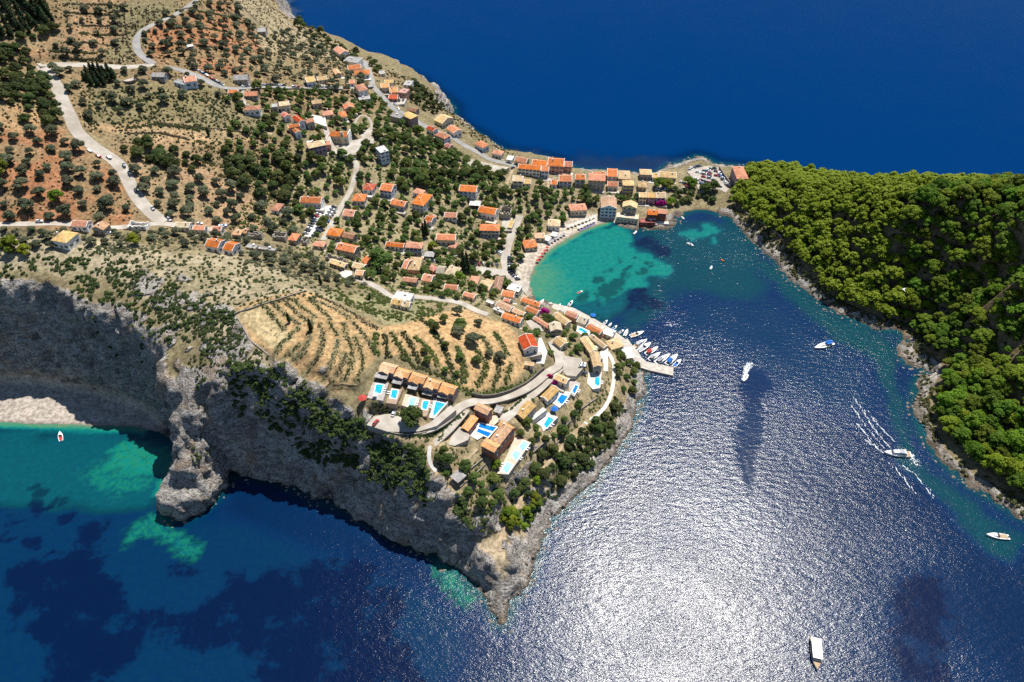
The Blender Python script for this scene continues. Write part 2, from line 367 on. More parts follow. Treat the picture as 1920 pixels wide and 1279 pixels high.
# buildings: frame, front-left eave, front-right eave, back-right eave, roof type, wall height, roof colour, wall colour, where it stands
HOUSES = [
 # --- upper village
 ('b', (895, 372), (950, 408), (990, 372), 'g', 5, 'o', 'w', 'highest on the sea ridge beside a dark tree'),
 ('b', (970, 455), (1075, 470), (1062, 425), 'f', 5, 'e', 'w', 'just below the highest house on the sea ridge'),
 ('b', (1010, 525), (1110, 515), (1097, 482), 'g', 3.2, 'o', 'w', 'squeezed between a grey flat roof and a hipped house'),
 ('b', (1050, 560), (1168, 555), (1155, 523), 'h', 4, 'o', 'w', 'above the bend where two roads meet'),
 ('b', (915, 560), (960, 552), (952, 515), 'x', 3.4, 'p', 's', 'small, left of the ridge houses among olive trees'),
 ('b', (700, 620), (768, 608), (750, 570), 'g', 4.5, 't', 'b', 'on the upper roadside behind parked cars'),
 ('b', (780, 605), (855, 595), (840, 567), 'g', 3, 't', 'c', 'right of the ochre house on the upper roadside'),
 ('b', (1018, 628), (1058, 625), (1050, 598), 'g', 3, 'o', 'w', 'tiny, just above the road junction'),
 ('b', (1090, 685), (1160, 672), (1130, 625), 'h', 8, 'o', 'w', 'tall, directly below the road junction'),
 ('b', (1092, 750), (1180, 738), (1170, 712), 'f', 3.5, 'e', 'w', 'low annexe below the tall house at the junction'),
 ('b', (1285, 625), (1350, 620), (1345, 595), 'g', 5, 't', 'c', 'back of the pink cluster above the cape'),
 ('b', (1255, 660), (1320, 655), (1310, 620), 'g', 5, 'p', 'c', 'left front of the pink cluster above the cape'),
 ('b', (1322, 695), (1385, 690), (1378, 650), 'g', 4, 'p', 'c', 'middle of the pink cluster above the cape'),
 ('b', (1380, 690), (1440, 700), (1445, 662), 'f', 7, 'n', 'n', 'pink block in front of the cape cluster'),
 ('b', (1420, 635), (1475, 640), (1475, 602), 'f', 6, 'e', 'w', 'right back of the cape cluster facing the open sea'),
 ('b', (1310, 740), (1380, 742), (1375, 710), 'g', 3, 'r', 'n', 'low, beside the pink block above the cape'),
 ('b', (1405, 862), (1478, 893), (1550, 872), 'h', 9, 't', 'm', 'big three storey block below the coast road'),
 ('b', (1318, 868), (1400, 888), (1412, 852), 'f', 6, 'e', 's', 'grey wing left of the big three storey block'),
 ('b', (1452, 825), (1515, 840), (1525, 812), 'g', 2.6, 'b', 's', 'little shed on the slope above the cape'),
 ('b', (1652, 900), (1715, 928), (1790, 880), 'g', 5, 't', 'c', 'large, on the cliff edge right of the cape'),
 ('b', (1745, 962), (1800, 1000), (1845, 965), 'g', 5, 'o', 'w', 'right of the large ochre cliff edge house'),
 ('b', (1655, 1010), (1732, 1042), (1782, 1018), 'h', 6, 'o', 'b', 'two storey, on the coast road above a red awning'),
 ('b', (1592, 960), (1648, 985), (1668, 958), 'g', 5, 'r', 'w', 'behind the two storey house on the coast road'),
 ('b', (1725, 1095), (1765, 1110), (1792, 1085), 'g', 2.6, 'r', 'n', 'little red awning by the coast road'),
 ('b', (108, 698), (185, 695), (180, 672), 'g', 3, 'o', 'w', 'on the verge at the left end of the upper village'),
 ('b', (230, 720), (327, 718), (320, 685), 'g', 3, 'o', 's', 'below the upper road beside a pale lane'),
 ('b', (225, 828), (345, 822), (330, 790), 'h', 4.2, 'o', 'w', 'at the foot of a pale lane above scrub'),
 ('b', (495, 797), (572, 787), (555, 755), 'g', 5, 't', 'c', 'two storey, among gardens left of the red roofs'),
 ('b', (432, 805), (482, 800), (478, 770), 'f', 4, 'e', 's', 'grey annexe left of a two storey ochre house'),
 ('b', (740, 782), (815, 772), (800, 745), 'g', 4, 't', 's', 'half hidden by trees below the middle road'),
 ('b', (530, 880), (578, 865), (565, 838), 'x', 4, 'r', 'w', 'small, at the top of the red roof cluster'),
 ('b', (640, 920), (687, 905), (652, 857), 'x', 5, 'r', 'b', 'brightest red, centre of the red roof cluster'),
 ('b', (700, 925), (758, 910), (750, 880), 'g', 5, 'o', 's', 'right end of the red roof cluster by the white yard'),
 ('b', (563, 962), (650, 946), (672, 918), 'g', 4, 'o', 'n', 'long, lower left of the red roof cluster'),
 ('b', (615, 1000), (660, 987), (645, 956), 'x', 4, 'o', 'b', 'lowest of the red roof cluster'),
 ('b', (820, 868), (900, 858), (882, 825), 'h', 3, 'o', 'c', 'above the church lane behind a palm'),
 ('b', (983, 820), (1062, 806), (1045, 775), 'x', 5, 'o', 'n', 'two storey, standing alone above the church trees'),
 ('b', (955, 880), (1005, 872), (985, 833), 'h', 3.5, 'o', 'w', 'between the church trees and a lone gabled house'),
 ('b', (715, 1113), (845, 1086), (790, 1052), 'h', 6, 't', 'l', 'left of the church with purple upper floor'),
 ('b', (835, 1090), (882, 1085), (858, 1055), 'g', 5, 'o', 'n', 'wing joined to the purple floored house'),
 ('b', (700, 1078), (750, 1070), (735, 1050), 'f', 6, 'w', 'w', 'white flat corner behind the purple floored house'),
 ('b', (1210, 1105), (1250, 1147), (1315, 1125), 'f', 9, 'w', 'b', 'white modern three storey cube below the church'),
 ('b', (148, 602), (255, 597), (243, 560), 'g', 3.4, 'e', 's', 'grey iron roof above the upper road'),
 ('b', (330, 240), (390, 238), (380, 210), 'g', 2.6, 'e', 's', 'lone field hut at the top of the ridge'),
 ('b', (1245, 555), (1290, 550), (1280, 526), 'f', 3, 'e', 'w', 'small hut at the end of the ridge road'),
 ('a', (1382, 620), (1475, 606), (1442, 570), 'g', 4, 'o', 'b', 'by the road fork on the hillside'),
 ('a', (1292, 612), (1378, 635), (1388, 605), 'f', 3, 'e', 'b', 'grey extension beside the road fork house'),
 ('a', (1128, 575), (1228, 578), (1225, 545), 'g', 3, 'e', 's', 'grey barn beside the pale round threshing floor'),
 ('a', (1395, 355), (1450, 345), (1445, 330), 'g', 2.4, 'w', 's', 'little white shed among the red soil olives'),
 # --- coast road to the isthmus
 ('d', (355, 278), (420, 310), (465, 283), 'h', 5, 'o', 'b', 'alone on the shore side of the coast road'),
 ('d', (485, 350), (560, 364), (562, 330), 'h', 4, 'o', 'w', 'arched ground floor, below the lone shore house'),
 ('d', (592, 395), (640, 402), (650, 368), 'f', 3.5, 'w', 'w', 'little white flat roof by the water'),
 ('d', (655, 407), (745, 425), (760, 388), 'g', 4, 'o', 'c', 'right of the little white flat roof by the water'),
 ('d', (682, 462), (852, 478), (858, 442), 'g', 6, 'o', 'w', 'long white terrace block facing the gardens'),
 ('d', (855, 482), (915, 486), (920, 450), 'g', 6.5, 'o', 'b', 'right end of the long white terrace block'),
 ('d', (785, 432), (900, 446), (906, 406), 'g', 5, 'o', 'c', 'behind the long white terrace block on the shore'),
 ('d', (905, 442), (1026, 450), (1030, 388), 'g', 7, 'o', 'n', 'biggest roof on the seaward shore'),
 ('d', (1028, 450), (1090, 454), (1104, 412), 'g', 5.5, 'o', 'n', 'lower wing right of the biggest seaward roof'),
 ('d', (642, 558), (722, 562), (726, 520), 'g', 6, 't', 'c', 'two storey, above the hedge by the steep lane'),
 ('d', (728, 578), (780, 580), (770, 545), 'g', 3, 't', 'c', 'low annexe of the two storey ochre lane house'),
 ('d', (930, 583), (978, 586), (978, 550), 'g', 3.4, 'o', 'w', 'small, left of the veranda house'),
 ('d', (990, 560), (1090, 563), (1088, 512), 'g', 6, 'o', 'w', 'veranda house in the middle of the isthmus row'),
 ('d', (1113, 546), (1190, 547), (1190, 507), 'g', 7, 'o', 'c', 'slim, between veranda house and balcony block'),
 ('d', (1213, 552), (1340, 557), (1342, 505), 'g', 9, 'o', 'y', 'tall balcony block of the isthmus row'),
 ('d', (1240, 512), (1345, 516), (1345, 492), 'g', 7, 'o', 'c', 'behind the tall balcony block'),
 ('d', (1352, 522), (1428, 526), (1425, 466), 'g', 6, 'o', 'w', 'red striped pair right behind the balcony block'),
 ('d', (1436, 540), (1525, 545), (1510, 480), 'h', 6, 't', 'c', 'seaward, right of the red striped pair'),
 ('d', (1355, 597), (1435, 600), (1436, 562), 'g', 4, 'o', 'c', 'small, in a garden right of the balcony block'),
 ('i', (805, 162), (1000, 167), (1002, 78), 'h', 9, 't', 'y', 'tall yellow block above the beach villas'),
 ('i', (1065, 190), (1215, 196), (1190, 100), 'h', 4, 't', 'y', 'low, right of the tall yellow block'),
 ('d', (1598, 508), (1690, 512), (1672, 470), 'h', 5, 't', 's', 'dark stone walls, behind the plane trees'),
 ('d', (1690, 532), (1736, 535), (1732, 500), 'g', 3.5, 't', 'c', 'between the stone house and the long low roof'),
 ('d', (1740, 527), (1872, 537), (1860, 492), 'g', 4, 't', 'c', 'long low roof at the isthmus end'),
 ('i', (1078, 365), (1222, 370), (1238, 286), 'g', 6, 't', 'c', 'left of three joined houses behind the bougainvillea'),
 ('i', (1232, 370), (1368, 374), (1374, 288), 'g', 6, 't', 'l', 'middle of three joined houses behind the bougainvillea'),
 ('i', (1376, 375), (1540, 378), (1540, 282), 'g', 6, 't', 'b', 'right of three joined houses behind the bougainvillea'),
 ('i', (425, 548), (703, 560), (748, 385), 'x', 8.5, 'p', 'b', 'gabled front on the beach end with pale blue facade'),
 ('i', (790, 528), (1045, 560), (1042, 468), 'x', 8.5, 't', 'y', 'gabled balcony front next to the pale blue facade'),
 ('i', (692, 700), (1072, 742), (1078, 655), 'f', 4.5, 'c', 'c', 'arched terrace plinth under the gabled balcony front'),
 ('i', (1225, 662), (1395, 672), (1390, 580), 'g', 7, 'o', 'd', 'crimson house with cream balcony on the point'),
 ('i', (1402, 642), (1555, 652), (1548, 580), 'g', 7, 'o', 'd', 'crimson house furthest out on the point'),
 ('i', (1100, 800), (1370, 802), (1380, 730), 'f', 3.2, 'd', 'd', 'crimson stepped terrace below the crimson houses'),
 ('g', (1432, 712), (1716, 716), (1506, 406), 'xh', 8, 'o', 'm', 'big stone mansion beside the isthmus car park'),
 # --- lower village
 ('d', (240, 632), (372, 642), (370, 592), 'g', 6, 'o', 'w', 'large white, blue shuttered, alone in the green slope'),
 ('d', (315, 738), (400, 744), (402, 706), 'c', 3, 'w', 'w', 'white canopy below the large white house'),
 ('d', (380, 790), (512, 812), (530, 762), 'g', 5, 'o', 'w', 'wide, beside the roofless ruin near the avenue'),
 ('d', (545, 788), (632, 792), (645, 735), 'r', 6, 's', 's', 'roofless stone ruin at the head of the avenue'),
 ('d', (1078, 782), (1205, 772), (1175, 725), 'h', 4.5, 'o', 'c', 'arcaded, among trees left of the beach villas'),
 ('d', (905, 892), (1000, 897), (985, 845), 'h', 4, 't', 'w', 'behind the parasols at the middle of the beach'),
 ('d', (810, 985), (890, 985), (882, 945), 'h', 3.2, 'p', 'c', 'taverna back part at the beach corner'),
 ('d', (735, 1062), (835, 1048), (850, 985), 'h', 3.2, 'o', 'c', 'taverna at the beach corner behind canopies'),
 ('d', (862, 990), (910, 1008), (935, 980), 'c', 2.6, 'w', 'w', 'white canopy on the beach side of the taverna'),
 ('d', (925, 965), (970, 975), (990, 945), 'c', 2.6, 'w', 'w', 'white canopy furthest along the beach'),
 ('d', (395, 928), (545, 932), (530, 882), 'h', 6, 'o', 'c', 'tall cream walls, beside the avenue'),
 ('d', (600, 905), (640, 910), (650, 850), 'f', 3, 't', 'c', 'beige flat roof touching the avenue'),
 ('d', (130, 830), (225, 832), (215, 792), 'g', 3, 'o', 'w', 'small, in the middle of the village gardens'),
 ('d', (1, 862), (38, 870), (48, 815), 'x', 3.5, 'o', 'w', 'beside the tall cypress pair'),
 ('d', (68, 998), (215, 1003), (210, 955), 'g', 5, 'o', 'c', 'stepped, above the big dark cypress'),
 ('d', (160, 1050), (215, 1062), (219, 1018), 'h', 3.5, 'o', 'c', 'front porch of the stepped house by the dark cypress'),
 ('e', (428, 455), (490, 462), (510, 407), 'h', 3, 'o', 'w', 'little square house alone in the olive grove'),
 ('e', (645, 398), (805, 406), (800, 356), 'g', 4, 'o', 'w', 'long, at the top of the white car park'),
 ('e', (1038, 386), (1132, 390), (1145, 335), 'h', 3.5, 'o', 'w', 'first on the right of the steep lane'),
 ('e', (1115, 300), (1195, 308), (1197, 257), 'h', 3.5, 'r', 'w', 'highest of the group right of the steep lane'),
 ('e', (1243, 305), (1335, 318), (1342, 260), 'g', 5.5, 'o', 'b', 'blue doored, right of the red hipped lane house'),
 ('e', (1322, 412), (1430, 432), (1432, 386), 'g', 4, 'o', 'c', 'below the blue doored house'),
 ('e', (1490, 322), (1560, 340), (1562, 300), 'h', 4, 'o', 'w', 'back part of the big mansion in the gardens'),
 ('e', (1480, 405), (1575, 425), (1612, 335), 'h', 6, 'o', 'w', 'big hipped mansion in the middle of the gardens'),
 ('e', (965, 497), (1050, 506), (1026, 450), 'g', 3.2, 'o', 'w', 'on the lane bend by the white car park'),
 ('e', (1575, 535), (1632, 550), (1645, 500), 'g', 4, 'o', 'w', 'behind the tall cypress pair'),
 ('e', (1548, 575), (1586, 580), (1588, 540), 'x', 3, 'r', 'w', 'small red annexe left of the tall cypress pair'),
 ('m', (20, 390), (180, 418), (205, 308), 'g', 4, 'o', 'w', 'left half of the long dormered block on the plateau'),
 ('m', (235, 430), (352, 456), (385, 342), 'g', 4, 'o', 'w', 'right half of the long dormered block on the plateau'),
 ('m', (340, 255), (448, 264), (456, 197), 'h', 3, 'p', 's', 'pale, first in the row of ruins'),
 ('m', (460, 237), (522, 242), (542, 187), 'g', 3.5, 'p', 's', 'narrow, joined to the long roofless ruin'),
 ('m', (530, 250), (700, 250), (715, 208), 'r', 4, 's', 's', 'long roofless ruin in the plateau row'),
 ('m', (818, 268), (980, 272), (1038, 208), 'r', 4, 's', 's', 'roofless ruin left of a hipped orange roof'),
 ('m', (1015, 318), (1120, 330), (1166, 247), 'h', 4, 'o', 's', 'beside the dark ruin below the white car park'),
 ('m', (1168, 320), (1236, 326), (1242, 268), 'r', 4.5, 's', 's', 'small dark ruin at the foot of the car park'),
 ('m', (1475, 257), (1640, 277), (1672, 187), 'h', 4, 'o', 'c', 'L shaped, at the foot of the steep lane'),
 ('m', (1642, 280), (1800, 310), (1832, 242), 'g', 4, 'b', 's', 'brown sagging roof right of the L shaped house'),
 ('m', (1310, 387), (1450, 402), (1466, 342), 'h', 3, 'o', 'c', 'little, below the steep lane'),
 ('m', (1590, 427), (1815, 477), (1856, 387), 'g', 6, 'o', 's', 'long, tall stone front with white gable'),
 ('m', (1452, 510), (1670, 572), (1690, 520), 'r', 3.5, 's', 's', 'ruin with row of empty windows before the stone front'),
 ('m', (1507, 592), (1695, 652), (1695, 588), 'g', 3, 't', 'c', 'pale ochre roof below the ruin with empty windows'),
 ('e', (1035, 882), (1120, 902), (1116, 856), 'g', 3.5, 't', 'c', 'beside the magenta bush at the old lane'),
 ('e', (1058, 940), (1120, 947), (1125, 905), 'g', 3, 'p', 'c', 'below the magenta bush'),
 ('m', (640, 422), (862, 452), (895, 415), 'f', 1.6, 'e', 's', 'long low concrete slab among the scrub'),
 ('m', (500, 405), (630, 427), (660, 372), 'f', 1.6, 'e', 's', 'short low concrete slab among the scrub'),
 ('e', (1108, 830), (1140, 862), (1168, 762), 'g', 4, 'o', 's', 'narrow, left of the big round tree'),
 ('n', (140, 133), (360, 157), (376, 102), 'g', 3.2, 'o', 'w', 'low, beside the two storey hipped house'),
 ('n', (375, 152), (580, 167), (585, 97), 'h', 6.5, 'o', 'w', 'two storey, with long front balcony'),
 ('n', (605, 258), (720, 268), (765, 208), 'c', 3, 'e', 'w', 'grey canopy over parked cars'),
 ('n', (335, 402), (395, 415), (440, 292), 'g', 4.5, 'o', 'n', 'orange half of the two toned house'),
 ('n', (398, 420), (548, 428), (603, 272), 'h', 5, 't', 'n', 'ochre half of the two toned house'),
 ('n', (340, 557), (520, 577), (546, 522), 'g', 3, 'o', 's', 'half covered by a tree below the two toned house'),
 ('n', (572, 547), (697, 567), (726, 482), 'g', 4, 'o', 'c', 'white gable, right of the tree covered roof'),
 ('n', (640, 402), (720, 442), (742, 377), 'h', 3, 'k', 'n', 'little pink roof left of the pale school roof'),
 ('n', (745, 460), (842, 472), (860, 377), 'g', 4.5, 'u', 's', 'left wing of the pale stone school'),
 ('n', (845, 468), (985, 502), (1010, 388), 'h', 5, 'u', 's', 'main hall of the pale stone school'),
 ('n', (845, 652), (1005, 667), (1022, 602), 'g', 3.2, 'o', 'c', 'narrow, below the lime coloured tree'),
 ('n', (1068, 727), (1205, 767), (1227, 715), 'g', 3, 'o', 'c', 'low, last before the plateau lane'),
 ('n', (1130, 602), (1238, 617), (1256, 502), 'h', 3.6, 'o', 'w', 'right of the lime coloured tree'),
 ('n', (1240, 642), (1385, 672), (1412, 562), 'h', 4, 't', 'w', 'between two orange hipped roofs by the square'),
 ('n', (1420, 652), (1525, 664), (1587, 507), 'h', 4.5, 'b', 'c', 'brown hipped roof on the harbour square'),
 ('n', (205, 828), (338, 852), (352, 778), 'g', 3, 't', 'w', 'ochre front of the unfinished white villa'),
 ('n', (228, 755), (440, 795), (462, 698), 'f', 3.6, 'w', 'w', 'white open frame of the unfinished villa'),
 ('n', (345, 862), (430, 872), (462, 808), 'g', 3, 't', 'w', 'right wing of the unfinished white villa'),
 # --- western plateau
 ('l', (525, 577), (645, 582), (656, 532), 'g', 3.4, 'o', 'w', 'by the lower road with white right gable'),
 ('l', (680, 592), (775, 606), (792, 556), 'x', 4, 'p', 's', 'front gabled, right of the lower road house'),
 ('l', (940, 572), (1085, 578), (1092, 535), 'r', 3, 'w', 'w', 'white concrete shell beside the pale road'),
 ('l', (1303, 585), (1415, 588), (1422, 545), 'g', 3.2, 'y', 'w', 'cream roof right of the road end'),
 ('l', (1440, 602), (1530, 607), (1542, 572), 'g', 3.4, 'o', 'w', 'rounded white gable left of parked cars'),
 ('l', (1580, 610), (1655, 614), (1662, 577), 'g', 3.2, 'o', 'w', 'small, right of parked cars on the plateau'),
 ('l', (378, 682), (495, 702), (540, 618), 'h', 5, 't', 'w', 'large hip nearest to the western cliff'),
 # --- headland and harbour front
 ('s', (3, 85), (75, 105), (97, 20), 'h', 4, 't', 'c', 'left edge of the harbour cluster under trees'),
 ('n', (1530, 732), (1682, 755), (1703, 683), 'g', 5, 'o', 'w', 'orange front of the white harbour corner building'),
 ('n', (1590, 650), (1745, 690), (1748, 600), 'f', 5.5, 'w', 'w', 'white flat harbour corner building'),
 ('k', (345, 190), (440, 217), (466, 172), 'g', 3, 'k', 'n', 'little pink roof below the harbour corner building'),
 ('k', (600, 197), (885, 290), (960, 232), 'g', 3.5, 'o', 'w', 'long, right on the quay behind moored tenders'),
 ('k', (667, 320), (850, 400), (890, 327), 'g', 3.6, 'o', 'w', 'white edged, left of the magenta bush'),
 ('k', (222, 268), (440, 362), (532, 284), 'g', 3.4, 'p', 'c', 'long beige roof at the head of the quay lane'),
 ('k', (470, 352), (640, 428), (686, 367), 'g', 3.4, 'p', 'c', 'beige roof between white edged roofs'),
 ('k', (312, 442), (600, 532), (655, 448), 'g', 3.6, 'o', 'w', 'white edged U shape at the field edge'),
 ('k', (785, 462), (1030, 617), (1066, 562), 'g', 3.2, 'o', 'w', 'narrow slanting roof behind pink terraces'),
 ('k', (1080, 420), (1282, 562), (1342, 476), 'g', 4, 't', 'c', 'long ochre roof right of the magenta bush'),
 ('k', (1258, 396), (1440, 464), (1502, 400), 'g', 5, 'o', 'n', 'with roof window, first above the moored tenders'),
 ('k', (1440, 506), (1572, 552), (1642, 442), 'g', 5, 'u', 'w', 'pale roof beside a blue awning'),
 ('k', (1578, 592), (1790, 702), (1842, 632), 'g', 4, 'o', 'n', 'long rusty roof along the quay'),
 ('s', (1045, 478), (1132, 512), (1160, 452), 'f', 3.5, 'w', 'w', 'white flat roof on the quay right of the rusty roof'),
 ('k', (1052, 652), (1238, 637), (1180, 517), 'x', 6, 'u', 's', 'grey stone gable standing between lane and trees'),
 ('k', (1205, 892), (1325, 822), (1236, 702), 'x', 3.4, 't', 'c', 'ochre roof below the grey stone gable'),
 ('k', (657, 934), (880, 886), (790, 690), 'x', 4, 'r', 'w', 'rust red with white gable alone beside the terraced field'),
 ('k', (655, 1152), (805, 1177), (825, 1112), 'f', 2.8, 'p', 'c', 'small beige box below the rust red house'),
 ('k', (1640, 970), (1765, 932), (1570, 737), 'x', 4, 't', 'c', 'upper of the ochre houses stepping down to the path'),
 ('k', (1852, 907), (1918, 867), (1735, 672), 'x', 4, 't', 'c', 'right of the slim pool above the quay'),
 ('k', (1697, 1187), (1832, 1177), (1770, 957), 'x', 6, 't', 's', 'stone fronted, above the white pool terrace'),
 ('q', (1332, 287), (1522, 227), (1400, 107), 'h', 3.2, 't', 'c', 'pier taverna with broad tan roof'),
 ('q', (1545, 422), (1695, 397), (1600, 247), 'c', 3.4, 'w', 'w', 'white pavilion at the root of the pier'),
 ('q', (455, 722), (650, 805), (717, 722), 'g', 3.6, 't', 'c', 'by the plaza between two magenta bushes'),
 ('q', (257, 990), (377, 1062), (540, 877), 'x', 3.8, 't', 'w', 'above the royal blue pool'),
 ('w', (990, 367), (1130, 450), (1332, 252), 'x', 4, 't', 's', 'ochre gable nearest the headland road fork'),
 ('v', (236, 268), (460, 326), (510, 196), 'gc', 4.5, 'p', 'm', 'westernmost of the five joined pool villas'),
 ('v', (462, 336), (672, 396), (720, 280), 'gc', 4.5, 'p', 'm', 'second of the five joined pool villas from the west'),
 ('v', (680, 418), (905, 482), (940, 346), 'gc', 4.5, 'p', 'm', 'middle one of the five joined pool villas'),
 ('v', (905, 502), (1125, 562), (1165, 432), 'gc', 4.5, 'p', 'm', 'fourth of the five joined pool villas from the west'),
 ('v', (1130, 572), (1360, 642), (1385, 502), 'gc', 4.5, 'p', 'm', 'easternmost of the five joined pool villas'),
 ('v', (165, 375), (352, 412), (380, 335), 'c', 2.8, 'e', 's', 'grey pergola of the westernmost pool villa'),
 ('v', (430, 462), (570, 490), (600, 412), 'c', 2.8, 'e', 's', 'grey pergola of the second pool villa'),
 ('v', (665, 542), (800, 570), (830, 497), 'c', 2.8, 'e', 's', 'grey pergola of the middle pool villa'),
 ('v', (885, 627), (1025, 660), (1050, 576), 'c', 2.8, 'e', 's', 'grey pergola of the fourth pool villa'),
 ('v', (1113, 676), (1248, 698), (1262, 656), 'c', 2.8, 'e', 's', 'narrow pergola of the easternmost pool villa'),
 ('w', (382, 296), (590, 392), (655, 286), 'g', 6, 'p', 't', 'tall dark red block behind the large blue pool'),
 ('w', (190, 580), (302, 633), (445, 433), 'x', 4, 'p', 't', 'low wing left of the large blue pool'),
 ('w', (485, 842), (695, 952), (772, 830), 'g', 6.5, 'p', 't', 'tallest dark red front below the large blue pool'),
 ('w', (612, 762), (775, 842), (955, 610), 'x', 5, 'p', 't', 'long middle range right of the large blue pool'),
 ('w', (745, 537), (930, 648), (992, 566), 'g', 5.2, 'p', 't', 'upper range right of the large blue pool'),
 ('w', (665, 332), (790, 372), (860, 262), 'f', 2.6, 'e', 's', 'grey flat shed behind the tall dark red block'),
 ('r', (415, 692), (475, 742), (540, 686), 'c', 3, 'e', 's', 'grey square gazebo among the lower garden beds'),
 ('k', (75, 202), (190, 247), (232, 212), 'f', 3, 'w', 'w', 'white flat roof at the upper end of the quay lane'),
 ('k', (180, 312), (340, 377), (372, 347), 'f', 2.8, 'w', 'w', 'long white flat roof above the terraced field'),
]
# lines of scrub along the terrace edges
HEDGES = [('f', q) for q in [
 [(285, 190), (350, 270), (400, 330), (460, 395)], [(355, 178), (430, 260), (490, 300), (560, 352)], [(415, 155), (500, 220), (560, 275), (620, 325)], [(500, 155), (570, 210), (650, 270), (685, 302)],
 [(640, 160), (700, 220), (760, 270), (800, 318)], [(655, 160), (750, 200), (850, 245), (940, 310)], [(700, 140), (840, 200), (960, 270), (1060, 340), (1150, 380)], [(560, 380), (500, 430), (440, 490), (390, 560)],
 [(570, 500), (520, 550), (450, 610)], [(660, 320), (650, 400), (640, 480), (600, 550), (520, 630)], [(715, 350), (740, 420), (742, 500), (705, 600), (650, 690), (590, 740)], [(785, 340), (820, 380), (852, 430)],
 [(900, 345), (905, 410), (935, 480), (962, 540), (957, 630), (930, 730), (880, 830)], [(855, 470), (840, 540), (815, 620), (790, 700), (745, 775)], [(905, 570), (890, 650), (850, 740), (815, 810)], [(985, 450), (1020, 530), (1040, 600), (1030, 700), (995, 810)],
 [(965, 340), (1030, 410), (1080, 480), (1120, 555)], [(1135, 420), (1130, 500), (1137, 575)], [(1205, 430), (1215, 520), (1240, 595)], [(1260, 415), (1300, 500), (1350, 570), (1400, 620)],
 [(1340, 415), (1400, 500), (1440, 580), (1480, 655)], [(1430, 450), (1510, 510), (1580, 600), (1610, 690)], [(1470, 310), (1570, 400), (1620, 470), (1655, 560), (1705, 680), (1730, 770)], [(1750, 520), (1790, 600), (1805, 700), (1805, 770)]]] + \
 [('p', q) for q in [[(1040, 170), (1100, 260), (1120, 350), (1090, 440), (1110, 520)], [(1250, 200), (1320, 280), (1340, 380), (1290, 470), (1250, 560)], [(1450, 330), (1470, 400), (1435, 480), (1405, 560)], [(1600, 330), (1570, 430), (1530, 520)],
 [(480, 262), (600, 340), (720, 390), (860, 440), (1000, 520)], [(1010, 520), (1120, 600), (1250, 640), (1450, 610), (1600, 570), (1750, 520), (1880, 420)], [(1300, 60), (1360, 160), (1400, 240)], [(1420, 20), (1500, 130), (1540, 240)]]]
TERR = [[(135, 8), (235, 12)], [(130, 25), (232, 30)], [(140, 44), (228, 50)], [(150, 62), (225, 66)], [(120, 80), (220, 86)], [(95, 95), (182, 100)], [(100, 106), (185, 112)], [(238, 240), (300, 233), (375, 245)], [(235, 250), (300, 250), (350, 260)], [(212, 205), (250, 193), (272, 185)], [(290, 230), (360, 238), (480, 250)], [(310, 45), (360, 50), (420, 60)], [(300, 80), (360, 84), (420, 92)], [(330, 20), (400, 26), (450, 34)], [(425, 20), (450, 42), (480, 50)]]
# ------------------------------------------------------------------ materials
MATS = {}
def new_mat(name):
    m = bpy.data.materials.new(name)
    m.use_nodes = True
    nt = m.node_tree
    b = nt.nodes['Principled BSDF']
    MATS[name] = m
    return m, nt, b

def N(nt, kind, **kw):
    n = nt.nodes.new(kind)
    for k, v in kw.items():
        if k in n.inputs: n.inputs[k].default_value = v
        else: setattr(n, k, v)
    return n

def mixc(nt, fac, a, b, blend='MIX'):
    n = nt.nodes.new('ShaderNodeMix')
    n.data_type = 'RGBA'; n.blend_type = blend
    for sock, v in ((n.inputs[0], fac), (n.inputs[6], a), (n.inputs[7], b)):
        if hasattr(v, 'is_linked'): nt.links.new(v, sock)
        elif isinstance(v, (int, float)): sock.default_value = v
        else: sock.default_value = (*v[:3], 1)
    return n.outputs[2]

def math_n(nt, op, a, b=None, c=None, clamp=False):
    n = nt.nodes.new('ShaderNodeMath'); n.operation = op; n.use_clamp = clamp
    for i, v in enumerate((a, b, c)):
        if v is None: continue
        if hasattr(v, 'is_linked'): nt.links.new(v, n.inputs[i])
        else: n.inputs[i].default_value = v
    return n.outputs[0]

def maprange(nt, v, a, b, c=0.0, d=1.0):
    n = nt.nodes.new('ShaderNodeMapRange'); n.interpolation_type = 'SMOOTHSTEP'
    nt.links.new(v, n.inputs[0])
    for i, q in enumerate((a, b, c, d)): n.inputs[1 + i].default_value = q
    return n.outputs[0]

def noise_n(nt, vec, scale, detail=4, rough=0.55, out=0):
    n = N(nt, 'ShaderNodeTexNoise')
    n.inputs['Scale'].default_value = scale; n.inputs['Detail'].default_value = detail; n.inputs['Roughness'].default_value = rough
    if vec is not None: nt.links.new(vec, n.inputs['Vector'])
    return n.outputs[out]

